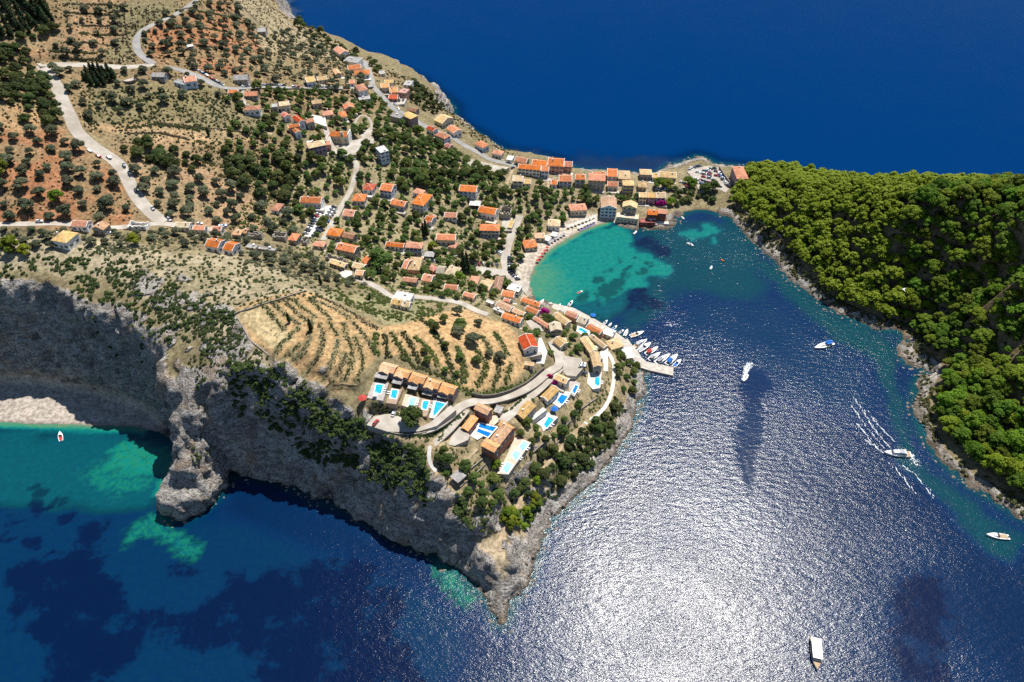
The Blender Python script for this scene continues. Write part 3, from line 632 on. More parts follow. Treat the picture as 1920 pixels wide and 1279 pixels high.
def simple(name, col, rough=0.8, var=0.18, scale=0.6, bump=0.0, bscale=2.0, dark=None, rnd=0.0, spec=0.2, coords='Object'):
    """a painted / natural surface: base colour, soft mottling, optional grain"""
    m, nt, b = new_mat(name)
    tc = N(nt, 'ShaderNodeTexCoord')
    v = tc.outputs[coords]
    n1 = noise_n(nt, v, scale, 5)
    c2 = dark if dark else tuple(c * (1 - var * 1.6) for c in col)
    c = mixc(nt, maprange(nt, n1, 0.35, 0.68), c2, tuple(min(1, q * (1 + var * .5)) for q in col))
    if rnd:
        oi = N(nt, 'ShaderNodeObjectInfo')
        hs = N(nt, 'ShaderNodeHueSaturation')
        nt.links.new(c, hs.inputs['Color'])
        nt.links.new(maprange(nt, oi.outputs['Random'], 0, 1, 1 - rnd, 1 + rnd), hs.inputs['Value'])
        r2 = math_n(nt, 'FRACT', math_n(nt, 'MULTIPLY', oi.outputs['Random'], 7.31))
        nt.links.new(maprange(nt, r2, 0, 1, 0.5 - rnd * 0.07, 0.5 + rnd * 0.07), hs.inputs['Hue'])
        c = hs.outputs[0]
    nt.links.new(c, b.inputs['Base Color'])
    b.inputs['Roughness'].default_value = rough
    b.inputs['Specular IOR Level'].default_value = spec
    if bump:
        bn = N(nt, 'ShaderNodeBump'); bn.inputs['Distance'].default_value = bump
        nt.links.new(noise_n(nt, v, bscale, 4), bn.inputs['Height'])
        nt.links.new(bn.outputs[0], b.inputs['Normal'])
    return m

simple('asphalt', (.30, .29, .275), .9, .12, .15)
simple('pale', (.42, .385, .335), .9, .14, .12, dark=(.33, .29, .24))
simple('chalk', (.60, .57, .52), .85, .10, .2)
simple('dirt', (.42, .32, .21), .95, .2, .3)
simple('greydeck', (.40, .36, .33), .8, .1, .6)
simple('wooddeck', (.36, .26, .19), .75, .12, .8)
simple('peach', (.60, .47, .36), .85, .1, .3)
simple('quay', (.50, .45, .39), .9, .16, .4)

# ------------------------------------------------------------------ roads and terraces shape the ground first
def resample(pts, step):
    pts = np.asarray(pts, float)
    d = np.concatenate([[0], np.cumsum(np.hypot(*np.diff(pts, axis=0).T))])
    n = max(2, int(d[-1] / step) + 1)
    s = np.linspace(0, d[-1], n)
    return np.stack([np.interp(s, d, pts[:, i]) for i in range(pts.shape[1])], 1)

def smooth_line(p, it=3):
    p = p.copy()
    for _ in range(it):
        p[1:-1] = 0.25 * p[:-2] + 0.5 * p[1:-1] + 0.25 * p[2:]
    return p

ROADW = []          # (world polyline xyz, width)
BUILT = np.zeros_like(HH)      # 1 where nothing may grow
for nm, w, mk, pts in ROADS:
    g = np.array([G(*q) for q in pts])
    line = smooth_line(resample(g[:, :2], 3.0), 3)
    z = smooth_line(np.maximum(hgt(line[:, 0], line[:, 1]), 0.4)[:, None], 12)[:, 0]
    ROADW.append((np.c_[line, z], w))
for line, w in ROADW:
    lo, hi = line.min(0) - 14, line.max(0) + 14
    jj = np.nonzero((GY > lo[1]) & (GY < hi[1]))[0]; ii = np.nonzero((GX > lo[0]) & (GX < hi[0]))[0]
    sl = np.ix_(jj, ii)
    d, sg, t = polydist(XX[sl], YY[sl], line[:, :2])
    s2 = np.minimum(sg + 1, len(line) - 1)
    zr = line[sg, 2] * (1 - t) + line[s2, 2] * t
    k = sstep(w / 2 + 5, w / 2 + 1.2, d)
    HH[sl] = HH[sl] * (1 - k) + (zr - 0.12) * k
    BUILT[sl] = np.maximum(BUILT[sl], d < w / 2 + 0.8)

PATIOW = []
for nm, mk, pts in PATIOS:
    pa = np.array(pts, float)
    z = np.mean([G(*q)[2] for q in pts])
    for _ in range(4):
        x, y = P(pa[:, 0], pa[:, 1], z)
        z = max(0.5 * np.mean(hgt(x, y)) + 0.5 * hgt(x.mean(), y.mean()), 0.8)
    x, y = P(pa[:, 0], pa[:, 1], z)
    PATIOW.append([nm, mk, np.c_[x, y], float(z) + 0.15])
for nm, mk, pl, z in PATIOW:
    lo, hi = pl.min(0) - 8, pl.max(0) + 8
    jj = np.nonzero((GY > lo[1]) & (GY < hi[1]))[0]; ii = np.nonzero((GX > lo[0]) & (GX < hi[0]))[0]
    sl = np.ix_(jj, ii)
    ins = inpoly(XX[sl], YY[sl], pl)
    d, _, _ = polydist(XX[sl], YY[sl], pl, True)
    s = np.where(ins, d, -d)
    k = sstep(-3.5, -1.6, s)
    HH[sl] = np.where(k > 0, HH[sl] * (1 - k) + np.minimum(HH[sl], z - 0.3) * k, HH[sl])
    BUILT[sl] = np.maximum(BUILT[sl], s > -0.6)

# house footprints
HOUSEW = []
for h in HOUSES:
    fr, A, B, C, ty, hw, ro, wa, loc = h
    A, B, C = F(fr, *A), F(fr, *B), F(fr, *C)
    zg = max(G((A[0] + C[0]) / 2, (A[1] + B[1]) / 2 + 4)[2], 0.5)
    for _ in range(8):
        a, b, c = [np.array(P(q[0], q[1], zg + hw)) for q in (A, B, C)]
        u = (b - a); L = float(np.hypot(*u)); u /= L
        n = np.array([-u[1], u[0]])
        D = float((c - a) @ n)
        D = max(D, 2.5)
        ctr = a + u * L / 2 + n * D / 2
        zn = max(float(hgt(*ctr)), 0.6)
        zg = 0.5 * zg + 0.5 * zn
    ang = math.atan2(u[1], u[0])
    cor = [ctr + u * sx * L / 2 + n * sy * D / 2 for sx, sy in ((-1, -1), (1, -1), (1, 1), (-1, 1))]
    zlow = min(float(hgt(*q)) for q in cor) - 0.6
    HOUSEW.append(dict(x=float(ctr[0]), y=float(ctr[1]), z=zg, ang=ang, L=L, D=D, ty=ty, hw=hw, roof=ro, wall=wa, loc=loc, base=zg - max(zlow, -1), cor=np.array(cor)))
    pl = np.array(cor)
    lo, hi = pl.min(0) - 4, pl.max(0) + 4
    jj = np.nonzero((GY > lo[1]) & (GY < hi[1]))[0]; ii = np.nonzero((GX > lo[0]) & (GX < hi[0]))[0]
    sl = np.ix_(jj, ii)
    d, _, _ = polydist(XX[sl], YY[sl], pl, True)
    s = np.where(inpoly(XX[sl], YY[sl], pl), d, -d)
    k = sstep(-2.5, -1.0, s)
    HH[sl] = np.where(k > 0, HH[sl] * (1 - k) + np.minimum(HH[sl], zg - 0.05) * k, HH[sl])
    BUILT[sl] = np.maximum(BUILT[sl], s > -1.3)

# ------------------------------------------------------------------ what the ground is made of (zones outlined on the photo)
PXG, PYG = proj(XX, YY, HH)
_jx = (fbm(XX / 14, YY / 14, octv=4, seed=31) - 0.5) * 26; _jy = (fbm(XX / 14, YY / 14, octv=4, seed=47) - 0.5) * 20
QX, QY = PXG + _jx, PYG + _jy
GC = np.zeros(XX.shape + (3,)); GC[:] = (.20, .165, .095)
def paint(poly, col, feather=10, k=1.0, exact=False):
    m = (zone(PXG, PYG, poly, feather) if exact else zone(QX, QY, poly, feather)) * k
    GC[:] = GC * (1 - m[..., None]) + np.array(col) * m[..., None]
    return m
RED, TAN, DRY, GARR = (.31, .150, .078), (.42, .275, .14), (.30, .235, .125), (.335, .285, .195)
paint([(-400, -200), (560, -200), (560, 40), (640, 90), (780, 170), (600, 260), (560, 430), (-400, 430)], (.235, .170, .094), 14)
paint([(128, -60), (245, -60), (235, 40), (232, 64), (190, 108), (90, 116), (112, 80), (128, 40)], (.31, .20, .115), 8)
paint([(266, 60), (300, 36), (420, 0), (470, 30), (500, 90), (480, 130), (400, 150), (330, 120), (282, 108)], RED, 12)
paint([(-200, 190), (50, 190), (60, 240), (120, 240), (200, 310), (262, 390), (240, 424), (-200, 424)], RED, 12)
paint([(-200, 150), (60, 170), (110, 235), (60, 250), (-200, 200)], (.36, .235, .125), 10)
paint([(60, 60), (115, 40), (112, 60), (90, 110), (20, 100)], (.34, .205, .115), 8)
paint([(240, 270), (330, 268), (420, 330), (520, 400), (500, 430), (330, 424), (270, 380)], (.335, .22, .13), 12)
paint([(160, 230), (230, 235), (320, 222), (480, 240), (480, 262), (360, 270), (230, 262)], (.42, .285, .16), 8)
paint([(170, 150), (420, 160), (450, 190), (530, 200), (540, 250), (330, 232), (160, 230)], (.205, .17, .09), 12)
paint([(190, 10), (330, 0), (300, 40), (250, 70), (250, 118), (190, 108), (225, 60)], (.19, .165, .09), 8)
paint([(430, -60), (500, 0), (560, 50), (640, 90), (700, 130), (600, 110), (500, 100), (470, 60), (440, 20)], (.32, .26, .165), 8)
paint([(560, 260), (700, 250), (960, 320), (1010, 400), (1000, 560), (880, 570), (700, 540), (560, 470), (520, 400)], (.27, .225, .135), 16)
paint([(1000, 320), (1290, 320), (1290, 400), (1150, 420), (1000, 440)], (.27, .22, .14), 10)
paint([(-300, 440), (200, 450), (330, 480), (420, 470), (560, 520), (640, 560), (580, 560), (440, 590), (470, 650), (560, 720), (660, 780), (600, 800), (470, 690), (390, 640), (200, 520), (-300, 490)], GARR, 9)
paint([(600, 545), (700, 560), (800, 560), (800, 590), (740, 615), (640, 560)], (.24, .22, .12), 8)
FANFIELD = FL('f', [(95, 235), (300, 160), (440, 120), (620, 110), (760, 140), (960, 250), (1170, 375), (1450, 320), (1640, 240), (1918, 290)]) + [(950, 605), (975, 640), (984, 690), (965, 722), (905, 738), (880, 735), (860, 710), (790, 676), (706, 660), (690, 690), (650, 728), (628, 738), (560, 700), (520, 672), (470, 640)]
FANM = paint(FANFIELD, TAN, 4)
paint([(845, 575), (905, 590), (960, 625), (985, 690), (965, 715), (900, 690), (850, 640)], (.45, .30, .155), 8, .8)
paint([(440, 585), (500, 572), (560, 640), (520, 660), (505, 655)], (.45, .355, .20), 5)
paint([(690, 790), (860, 800), (1000, 740), (1150, 660), (1190, 720), (1150, 830), (1040, 960), (950, 1050), (860, 960), (800, 880)], (.31, .245, .15), 8)
paint([(880, 1000), (950, 1010), (1000, 1050), (950, 1140), (925, 1120), (880, 1060)], (.42, .335, .23), 8)
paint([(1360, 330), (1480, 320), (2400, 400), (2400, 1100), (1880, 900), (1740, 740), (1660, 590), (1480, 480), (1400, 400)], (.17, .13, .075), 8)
paint([(1060, 400), (1150, 405), (1140, 425), (1060, 450)], (.38, .31, .21), 5)
# grassy terrace edges
for k_, (fr_, q_) in enumerate(HEDGES + [('o', q) for q in TERR]):
    g_ = np.array([G(*F(fr_, *p_))[:2] for p_ in q_]); ln_ = smooth_line(resample(g_, 2.0), 2)
    lo, hi = ln_.min(0) - 6, ln_.max(0) + 6
    jj = np.nonzero((GY > lo[1]) & (GY < hi[1]))[0]; ii = np.nonzero((GX > lo[0]) & (GX < hi[0]))[0]
    sl_ = np.ix_(jj, ii); d_, _, _ = polydist(XX[sl_], YY[sl_], ln_)
    m_ = (sstep(2.3, .9, d_) * (.85 if k_ < len(HEDGES) else .6))[..., None]
    GC[sl_] = GC[sl_] * (1 - m_) + np.array((.17, .155, .085)) * m_
    if k_ < 24: HH[sl_] += .55 * sstep(2.6, 0.4, d_) * (BUILT[sl_] < .5)
# sand and shingle
BEACH = sstep(4.0, 9.0, FLAT) * sstep(1.5, -0.5, SD - FLAT - 1.5) * (SD > -8)
_w = BEACH * sstep(1280, 1180, PXG)
GC[:] = GC * (1 - _w[..., None]) + np.where((PXG < 500)[..., None], np.array((.38, .335, .295)), np.array((.46, .40, .33))) * _w[..., None]
_wet = (BEACH > .3) * sstep(3.2, 0.2, SD)
GC *= (1 - 0.45 * _wet)[..., None]
_gm = sstep(.45, .66, fbm(XX / 17, YY / 17, octv=4, seed=63)) * (BEACH < .2) * (1 - FANM) * .6
GC[:] = GC * (1 - _gm[..., None]) + np.array((.215, .185, .105)) * _gm[..., None]
GC *= (0.80 + 0.40 * fbm(XX / 6, YY / 6, octv=4, seed=61))[..., None]
# bare rock on steep ground and on the shore
_gyv, _gxv = np.gradient(HH, GY, GX)
SLOPE = np.degrees(np.arctan(np.hypot(_gxv, _gyv)))
_gyb, _gxb = np.gradient(HBASE, GY, GX)
SLOPEB = np.degrees(np.arctan(np.hypot(_gxb, _gyb)))
_shore = sstep(11, 4, SD + 5 * (fbm(XX / 8, YY / 8, octv=3, seed=77) - .5)) * (BEACH < .3)
ROCK = np.clip(np.maximum(sstep(40, 56, SLOPEB), _shore), 0, 1) * (1 - BEACH)
_forest = zone(PXG, PYG, [(1372, 368), (1400, 326), (1500, 328), (2600, 340), (2500, 1150), (1960, 975), (1870, 915), (1790, 860), (1745, 800), (1745, 740), (1770, 690), (1730, 650), (1690, 595), (1640, 590), (1570, 562), (1530, 530), (1490, 480), (1440, 440), (1405, 405)], 6)
ROCK *= 1 - .92 * _forest
ROCK = np.where((BUILT > 0) & (SD > 6), 0, ROCK)
_spur = zone(QX, QY, [(240, 490), (330, 510), (440, 580), (480, 650), (440, 720), (430, 800), (440, 900), (300, 980), (300, 850), (340, 700), (260, 620)], 12)
ROCK = np.maximum(ROCK, np.where(QY > 690, _spur, _spur * sstep(.38, .55, fbm(XX / 10, YY / 10, octv=4, seed=88)) * .9))

# ------------------------------------------------------------------ terrain mesh
keep = HH > -4.5
idx = -np.ones(HH.shape, int)
qk = keep[:-1, :-1] | keep[1:, :-1] | keep[1:, 1:] | keep[:-1, 1:]
used = np.zeros(HH.shape, bool)
for a, b in ((0, 0), (0, 1), (1, 0), (1, 1)):
    used[a:HH.shape[0] - 1 + a, b:HH.shape[1] - 1 + b] |= qk
idx[used] = np.arange(used.sum())
vco = np.c_[XX[used], YY[used], HH[used]]
q = np.stack([idx[:-1, :-1][qk], idx[:-1, 1:][qk], idx[1:, 1:][qk], idx[1:, :-1][qk]], 1)

def np_mesh(name, v, f, smooth=False):
    me = bpy.data.meshes.new(name)
    v = np.asarray(v, np.float32); f = np.asarray(f, np.int32)
    k = f.shape[1]
    me.vertices.add(len(v)); me.vertices.foreach_set('co', v.ravel())
    me.loops.add(f.size); me.loops.foreach_set('vertex_index', f.ravel())
    me.polygons.add(len(f)); me.polygons.foreach_set('loop_start', np.arange(0, f.size, k, dtype=np.int32))
    me.polygons.foreach_set('loop_total', np.full(len(f), k, np.int32))
    me.polygons.foreach_set('use_smooth', np.full(len(f), smooth, bool))
    me.update(calc_edges=True)
    return me

def link(name, data, mat=None, parent=None, kind=None, label=None, cat=None, group=None, loc=None, rotz=None):
    o = bpy.data.objects.new(name, data)
    COL.objects.link(o)
    if mat is not None and data is not None:
        if not data.materials: data.materials.append(MATS[mat] if isinstance(mat, str) else mat)
    if parent: o.parent = parent
    if kind: o['kind'] = kind
    if label: o['label'] = label
    if cat: o['category'] = cat
    if group: o['group'] = group
    if loc is not None: o.location = loc
    if rotz is not None: o.rotation_euler = (0, 0, rotz)
    return o

tm = np_mesh('ground', vco, q, True)
bm = bmesh.new(); bm.from_mesh(tm)
for cuts, lim in ((2, 4.4), (1, 2.6)):
    ed = [e for e in bm.edges if e.calc_length() > lim and abs(e.verts[0].co.z - e.verts[1].co.z) > lim * .55 and e.verts[0].co.y < 420]
    bmesh.ops.subdivide_edges(bm, edges=ed, cuts=cuts, use_grid_fill=True)
bmesh.ops.triangulate(bm, faces=[f for f in bm.faces if len(f.verts) > 4])
bm.to_mesh(tm); bm.free()
nv = len(tm.vertices)
co = np.empty(nv * 3, np.float32); tm.vertices.foreach_get('co', co); co = co.reshape(-1, 3).astype(float)
no = np.empty(nv * 3, np.float32); tm.vertices.foreach_get('normal', no); no = no.reshape(-1, 3).astype(float)
x, y, z = co.T
rk = sample(ROCK, x, y)
sl = sample(SLOPE, x, y)
st = sstep(40, 62, sl)
rid = 1 - np.abs(2 * fbm(x / 11, y / 11, z / 15, octv=4, seed=5) - 1)
rid2 = 1 - np.abs(2 * fbm(x / 3.6 + z / 14, y / 3.6, z / 5.0, octv=3, seed=15) - 1)
big = fbm(x / 26, y / 26, z / 60, octv=3, seed=25) - .5
amp = rk * sstep(-2, 1.5, z)
rid3 = 1 - np.abs(2 * fbm(x / 6 + z / 30, y / 6, z / 11, octv=4, seed=45) - 1)
disp = amp * ((rid - .75) * (2.2 + 5.2 * st) + (rid3 - .72) * (1.2 + 3.2 * st) + (rid2 - .7) * (1.3 + 1.7 * st) + big * 13 * st)
low = sstep(5.0, 0.5, z) * rk
disp += low * (fbm(x / 2.6, y / 2.6, z / 2.6, octv=3, seed=33) - .5) * 2.4
soilrough = (1 - rk) * (1 - sample(BUILT, x, y)) * (fbm(x / 3.2, y / 3.2, octv=3, seed=71) - .5) * 0.7
co += no * disp[:, None]
co[:, 2] += np.where(z > 0.5, soilrough * (1 - sample(BEACH, x, y)), 0)
tm.vertices.foreach_set('co', co.astype(np.float32).ravel())
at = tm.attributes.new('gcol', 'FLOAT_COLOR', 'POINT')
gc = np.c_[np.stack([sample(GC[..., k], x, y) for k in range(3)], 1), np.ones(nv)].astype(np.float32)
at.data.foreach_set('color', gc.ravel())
at = tm.attributes.new('rock', 'FLOAT', 'POINT')
at.data.foreach_set('value', rk.astype(np.float32))
tm.update()

m, nt, b = new_mat('ground')
tc = N(nt, 'ShaderNodeTexCoord'); ov = tc.outputs['Object']
ac = N(nt, 'ShaderNodeAttribute', attribute_name='gcol'); ar = N(nt, 'ShaderNodeAttribute', attribute_name='rock')
n1 = noise_n(nt, ov, .45, 6, .65); n2 = noise_n(nt, ov, 1.7, 4, .6)
soil = mixc(nt, maprange(nt, n1, .3, .7), (.55, .55, .52), (1.3, 1.28, 1.25))
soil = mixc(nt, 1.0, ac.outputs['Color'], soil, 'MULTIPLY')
soil = mixc(nt, maprange(nt, n2, .58, .72, 0, .45), soil, (.085, .085, .04))
mp = N(nt, 'ShaderNodeMapping'); mp.inputs['Scale'].default_value = (1, 1, .55); mp.inputs['Rotation'].default_value = (.35, .2, 0)
nt.links.new(ov, mp.inputs[0])
r1 = noise_n(nt, mp.outputs[0], .16, 8, .62); r2 = noise_n(nt, mp.outputs[0], .9, 5, .6)
rockc = mixc(nt, maprange(nt, r1, .32, .66), (.27, .245, .22), (.52, .485, .435))
rockc = mixc(nt, maprange(nt, r2, .36, .52, .75, 0), rockc, (.11, .095, .082))
ms_ = N(nt, 'ShaderNodeMapping'); ms_.inputs['Scale'].default_value = (.5, .5, 3.2); ms_.inputs['Rotation'].default_value = (.30, .42, 0)
nt.links.new(ov, ms_.inputs[0])
r3 = noise_n(nt, ms_.outputs[0], .22, 5, .6)
rockc = mixc(nt, maprange(nt, r3, .42, .50, .55, 0), rockc, (.10, .085, .075))
rockc = mixc(nt, maprange(nt, r3, .56, .66, 0, .5), rockc, (.56, .52, .465))
rockc = mixc(nt, maprange(nt, noise_n(nt, ov, .09, 4, .6), .52, .7, 0, .55), rockc, (.36, .25, .155))
gp = N(nt, 'ShaderNodeNewGeometry'); sp = N(nt, 'ShaderNodeSeparateXYZ'); nt.links.new(gp.outputs['Position'], sp.inputs[0])
zz = math_n(nt, 'ADD', sp.outputs[2], math_n(nt, 'MULTIPLY', n1, 2.2))
rockc = mixc(nt, maprange(nt, zz, 1.2, 3.0, .8, 0), rockc, (.085, .062, .04))
colr = mixc(nt, maprange(nt, math_n(nt, 'ADD', ar.outputs['Fac'], math_n(nt, 'MULTIPLY_ADD', n1, .5, -.25)), .35, .65), soil, rockc)
nt.links.new(colr, b.inputs['Base Color'])
b.inputs['Roughness'].default_value = .95; b.inputs['Specular IOR Level'].default_value = .1
bp = N(nt, 'ShaderNodeBump'); bp.inputs['Distance'].default_value = 1.0
hgt_s = math_n(nt, 'MULTIPLY_ADD', math_n(nt, 'ADD', r2, noise_n(nt, mp.outputs[0], .32, 6, .65)), maprange(nt, ar.outputs['Fac'], .2, .7, .25, 2.0), math_n(nt, 'MULTIPLY', n2, .25))
nt.links.new(hgt_s, bp.inputs['Height']); nt.links.new(bp.outputs[0], b.inputs['Normal'])
link('ground', tm, 'ground', kind='structure')
from mathutils.bvhtree import BVHTree
tm.calc_loop_triangles()
_pl = np.empty(len(tm.loop_triangles) * 3, np.int32); tm.loop_triangles.foreach_get('vertices', _pl)
GBVH = BVHTree.FromPolygons(co.tolist(), _pl.reshape(-1, 3).tolist())
def drop(x, y):
    h = GBVH.ray_cast(Vector((x, y, 400)), Vector((0, 0, -1)))
    return h[0].z if h[0] is not None else float(hgt(x, y))

# ------------------------------------------------------------------ sea
sx = np.concatenate([[-16000, -8000, -4000, -2200, -1300, -900], np.arange(-640, 641, 4.0), [900, 1300, 2200, 4000, 8000, 16000]])
sy = np.concatenate([[-6000, -2500, -900, -300, 0, 60], np.arange(100, 700, 3.5), np.arange(702, 1150, 6.0), [1300, 1600, 2200, 3500, 6000, 10000, 16000]])
SX, SY = np.meshgrid(sx, sy)
ny, nx = SX.shape
iid = np.arange(nx * ny).reshape(ny, nx)
sq = np.stack([iid[:-1, :-1], iid[:-1, 1:], iid[1:, 1:], iid[1:, :-1]], -1).reshape(-1, 4)
sm = np_mesh('sea', np.c_[SX.ravel(), SY.ravel(), np.zeros(nx * ny)], sq, True)
fx, fy = SX.ravel(), SY.ravel()
vis = (fy > 90) & (fy < 1200) & (np.abs(fx) < 700)
spx, spy = proj(fx, fy, 0.0)
spx = np.where(vis, spx, -9999); spy = np.where(vis, spy, -9999)
spx += np.where(vis, (fbm(fx / 22, fy / 22, octv=5, seed=101) - .5) * 62, 0); spy += np.where(vis, (fbm(fx / 22, fy / 22, octv=5, seed=131) - .5) * 46, 0)
cd, csg, ct = polydist(fx, fy, CW, True)
cj = (csg + 1) % len(CW)
cfl = CPAR[csg, 0] * (1 - ct) + CPAR[cj, 0] * ct
shal = np.zeros(len(fx)); weed = np.zeros(len(fx)); reef = np.zeros(len(fx)); calm = np.zeros(len(fx))
def smax(a, b): return np.maximum(a, b)
def zz_(poly, f): return zone(spx, spy, poly, f)
def blob(px, py, rx, ry): return np.clip(1.35 - np.hypot((spx - px) / rx, (spy - py) / ry), 0, 1)
shal = smax(shal, np.where(vis, .40 * np.exp(-cd / 8.0), 0))
shal = smax(shal, .33 * zz_([(1450, 480), (1560, 570), (1680, 640), (1690, 720), (1700, 800), (1740, 870), (1860, 960), (1960, 1010), (1900, 1060), (1760, 960), (1690, 880), (1660, 790), (1640, 700), (1560, 650), (1480, 580), (1400, 480)], 24))
TB = FL('j', [(40, 1040), (30, 900), (80, 740), (240, 590), (500, 420), (800, 280), (1000, 225), (1130, 240), (1190, 330), (1170, 440), (1290, 530), (1390, 610), (1550, 670), (1650, 790), (1560, 850), (1400, 860), (1330, 970), (1170, 1010), (1050, 1070), (850, 1090), (600, 1160), (300, 1140), (100, 1080)])
tb = zz_(TB, 5)
shal = smax(shal, tb * (.63 + .17 * sstep(1085, 1000, spx) * sstep(455, 520, spy)))
shal = smax(shal, .45 * zz_(FL('j', [(400, 1100), (900, 1000), (1200, 1000), (1150, 1200), (1000, 1290), (700, 1290)]), 14))
shal = smax(shal, .98 * sstep(13, 1.0, cd + 3 * fbm(fx / 10, fy / 10, seed=4)) * sstep(8, 10, cfl) * (spy < 560) * (spx > 900) * vis)
shal = smax(shal, .60 * zz_(FL('t', [(108, 462), (200, 432), (218, 380), (292, 374), (306, 412), (292, 452), (242, 452), (310, 500), (292, 526), (255, 502), (238, 472), (168, 492)]), 3))
lb = zz_([(-300, 790), (200, 800), (330, 815), (350, 860), (340, 915), (300, 960), (200, 960), (60, 960), (-300, 940)], 24)
shal = smax(shal, .43 * lb)
shal = smax(shal, .9 * sstep(9, 0, cd) * (cfl > 9) * (spx < 500) * vis)
shal = smax(shal, .20 * zz_([(-300, 900), (300, 940), (440, 960), (620, 1020), (770, 1080), (900, 1130), (900, 1220), (760, 1400), (-300, 1400)], 40))
FR['x'] = (0, 780, 2.5625)
shal = smax(shal, .31 * zz_([(1170, 400), (1400, 400), (1460, 500), (1420, 570), (1280, 570), (1210, 640), (1130, 630), (1180, 560)], 40))
shal = smax(shal, .20 * zz_([(1250, 540), (1450, 520), (1640, 660), (1700, 820), (1500, 800), (1350, 700), (1220, 680)], 60))
rf = zz_(FL('x', [(540, 135), (680, 122), (800, 160), (842, 200), (862, 330), (842, 392), (800, 412), (752, 330), (740, 272), (640, 272), (560, 242)]), 3)
rf2 = zz_(FL('x', [(370, 260), (540, 190), (640, 280), (730, 300), (700, 370), (560, 390), (450, 340)]), 10)
rf3 = zz_(FL('x', [(595, 630), (640, 540), (760, 475), (850, 500), (830, 560), (920, 620), (920, 680), (840, 690), (770, 620), (680, 590), (620, 630)]), 5)
rf4 = zz_([(800, 1045), (840, 1050), (880, 1090), (905, 1120), (890, 1135), (850, 1110), (815, 1090)], 8)
shal = smax(shal, np.maximum.reduce([.66 * rf, .53 * rf2, .50 * rf3, .5 * rf4]))
reef = np.maximum.reduce([rf, rf2 * .8, rf3, rf4])
for a in FL('j', [(900, 770), (1130, 835), (1030, 965), (790, 865), (850, 1045), (1320, 1160), (1080, 620), (1070, 672), (1240, 626), (1182, 727), (1362, 702), (1356, 802), (705, 872), (1250, 1002), (655, 1062), (1270, 430), (1400, 500)]): pass
for jx, jy, rx, ry in [(900, 770, 110, 42), (1130, 835, 100, 62), (1030, 965, 150, 105), (790, 865, 80, 45), (850, 1045, 140, 62), (1340, 1170, 200, 130), (1080, 620, 36, 30), (1070, 672, 30, 24), (1240, 626, 30, 18), (1182, 727, 44, 32), (1362, 702, 44, 28), (1356, 802, 32, 48), (705, 872, 44, 22), (1250, 1002, 80, 40), (655, 1062, 70, 55), (1330, 430, 150, 90), (1500, 560, 130, 70)]:
    q_ = F('j', jx, jy); weed = smax(weed, blob(q_[0], q_[1], rx / 5.8, ry / 5.8))
for jx, jy, rx, ry in [(0, 345, 50, 24), (180, 440, 55, 55), (190, 360, 40, 24), (310, 405, 46, 24), (310, 495, 34, 24), (30, 490, 50, 44), (120, 515, 30, 24), (140, 610, 50, 24), (125, 345, 18, 14), (100, 285, 18, 10), (20, 600, 40, 20), (270, 640, 30, 20), (850, 740, 70, 40)]:
    q_ = F('x', jx, jy); weed = smax(weed, blob(q_[0], q_[1], rx / 2.56, ry / 2.56))
weed = smax(weed, zz_(FL('x', [(20, 760), (200, 700), (350, 640), (360, 490), (500, 465), (520, 640), (520, 740), (550, 850), (640, 930), (720, 990), (680, 1100), (620, 1200), (520, 1400), (200, 1400), (210, 1100), (60, 1000), (40, 960), (150, 860), (20, 850)]), 22) * .95)
weed = smax(weed, zz_([(290, 1155), (351, 1131), (406, 1108), (421, 1073), (480, 1077), (560, 1060), (640, 1050), (700, 1060), (760, 1110), (740, 1180), (820, 1330), (540, 1330), (470, 1240), (420, 1200), (380, 1220), (320, 1200)], 26) * .9)
weed = smax(weed, .8 * zz_([(1700, 1090), (1760, 1085), (1800, 1130), (1800, 1220), (1760, 1310), (1690, 1310), (1660, 1230), (1670, 1150)], 40))
opn_ = np.where(vis, 0.0, np.where(fy > 400, 1.0, 0.0))
opn_ = np.where(vis, np.maximum(zone(np.where(vis, spx, 0), np.where(vis, spy, 0), [(480, -300), (560, 60), (700, 120), (860, 230), (960, 290), (1300, 300), (1480, 330), (2600, 420), (3600, 300), (3600, -300)], 12), 0), opn_)
calm = smax(calm, .85 * zz_([(1700, 1090), (1760, 1085), (1800, 1130), (1800, 1220), (1760, 1310), (1690, 1310), (1660, 1230), (1670, 1150)], 45))
calm = smax(calm, zz_([(1380, 700), (1420, 700), (1445, 770), (1420, 900), (1400, 930), (1385, 860), (1395, 780)], 10) * .9)
calm = smax(calm, zz_([(1270, 470), (1420, 500), (1520, 600), (1480, 660), (1350, 640), (1290, 620), (1240, 560)], 30) * .55)
calm = smax(calm, zz_([(-400, 780), (400, 850), (420, 1000), (0, 1320), (-400, 1320)], 60) * .8)
calm = smax(calm, zz_([(980, 420), (1180, 420), (1240, 520), (1200, 620), (1000, 580)], 20) * .7)
for nm_, arr in (('shal', shal), ('weed', weed), ('reef', reef), ('calm', calm), ('open', opn_)):
    a_ = sm.attributes.new(nm_, 'FLOAT', 'POINT'); a_.data.foreach_set('value', (arr if nm_ == 'open' else np.where(vis, arr, 0)).astype(np.float32))

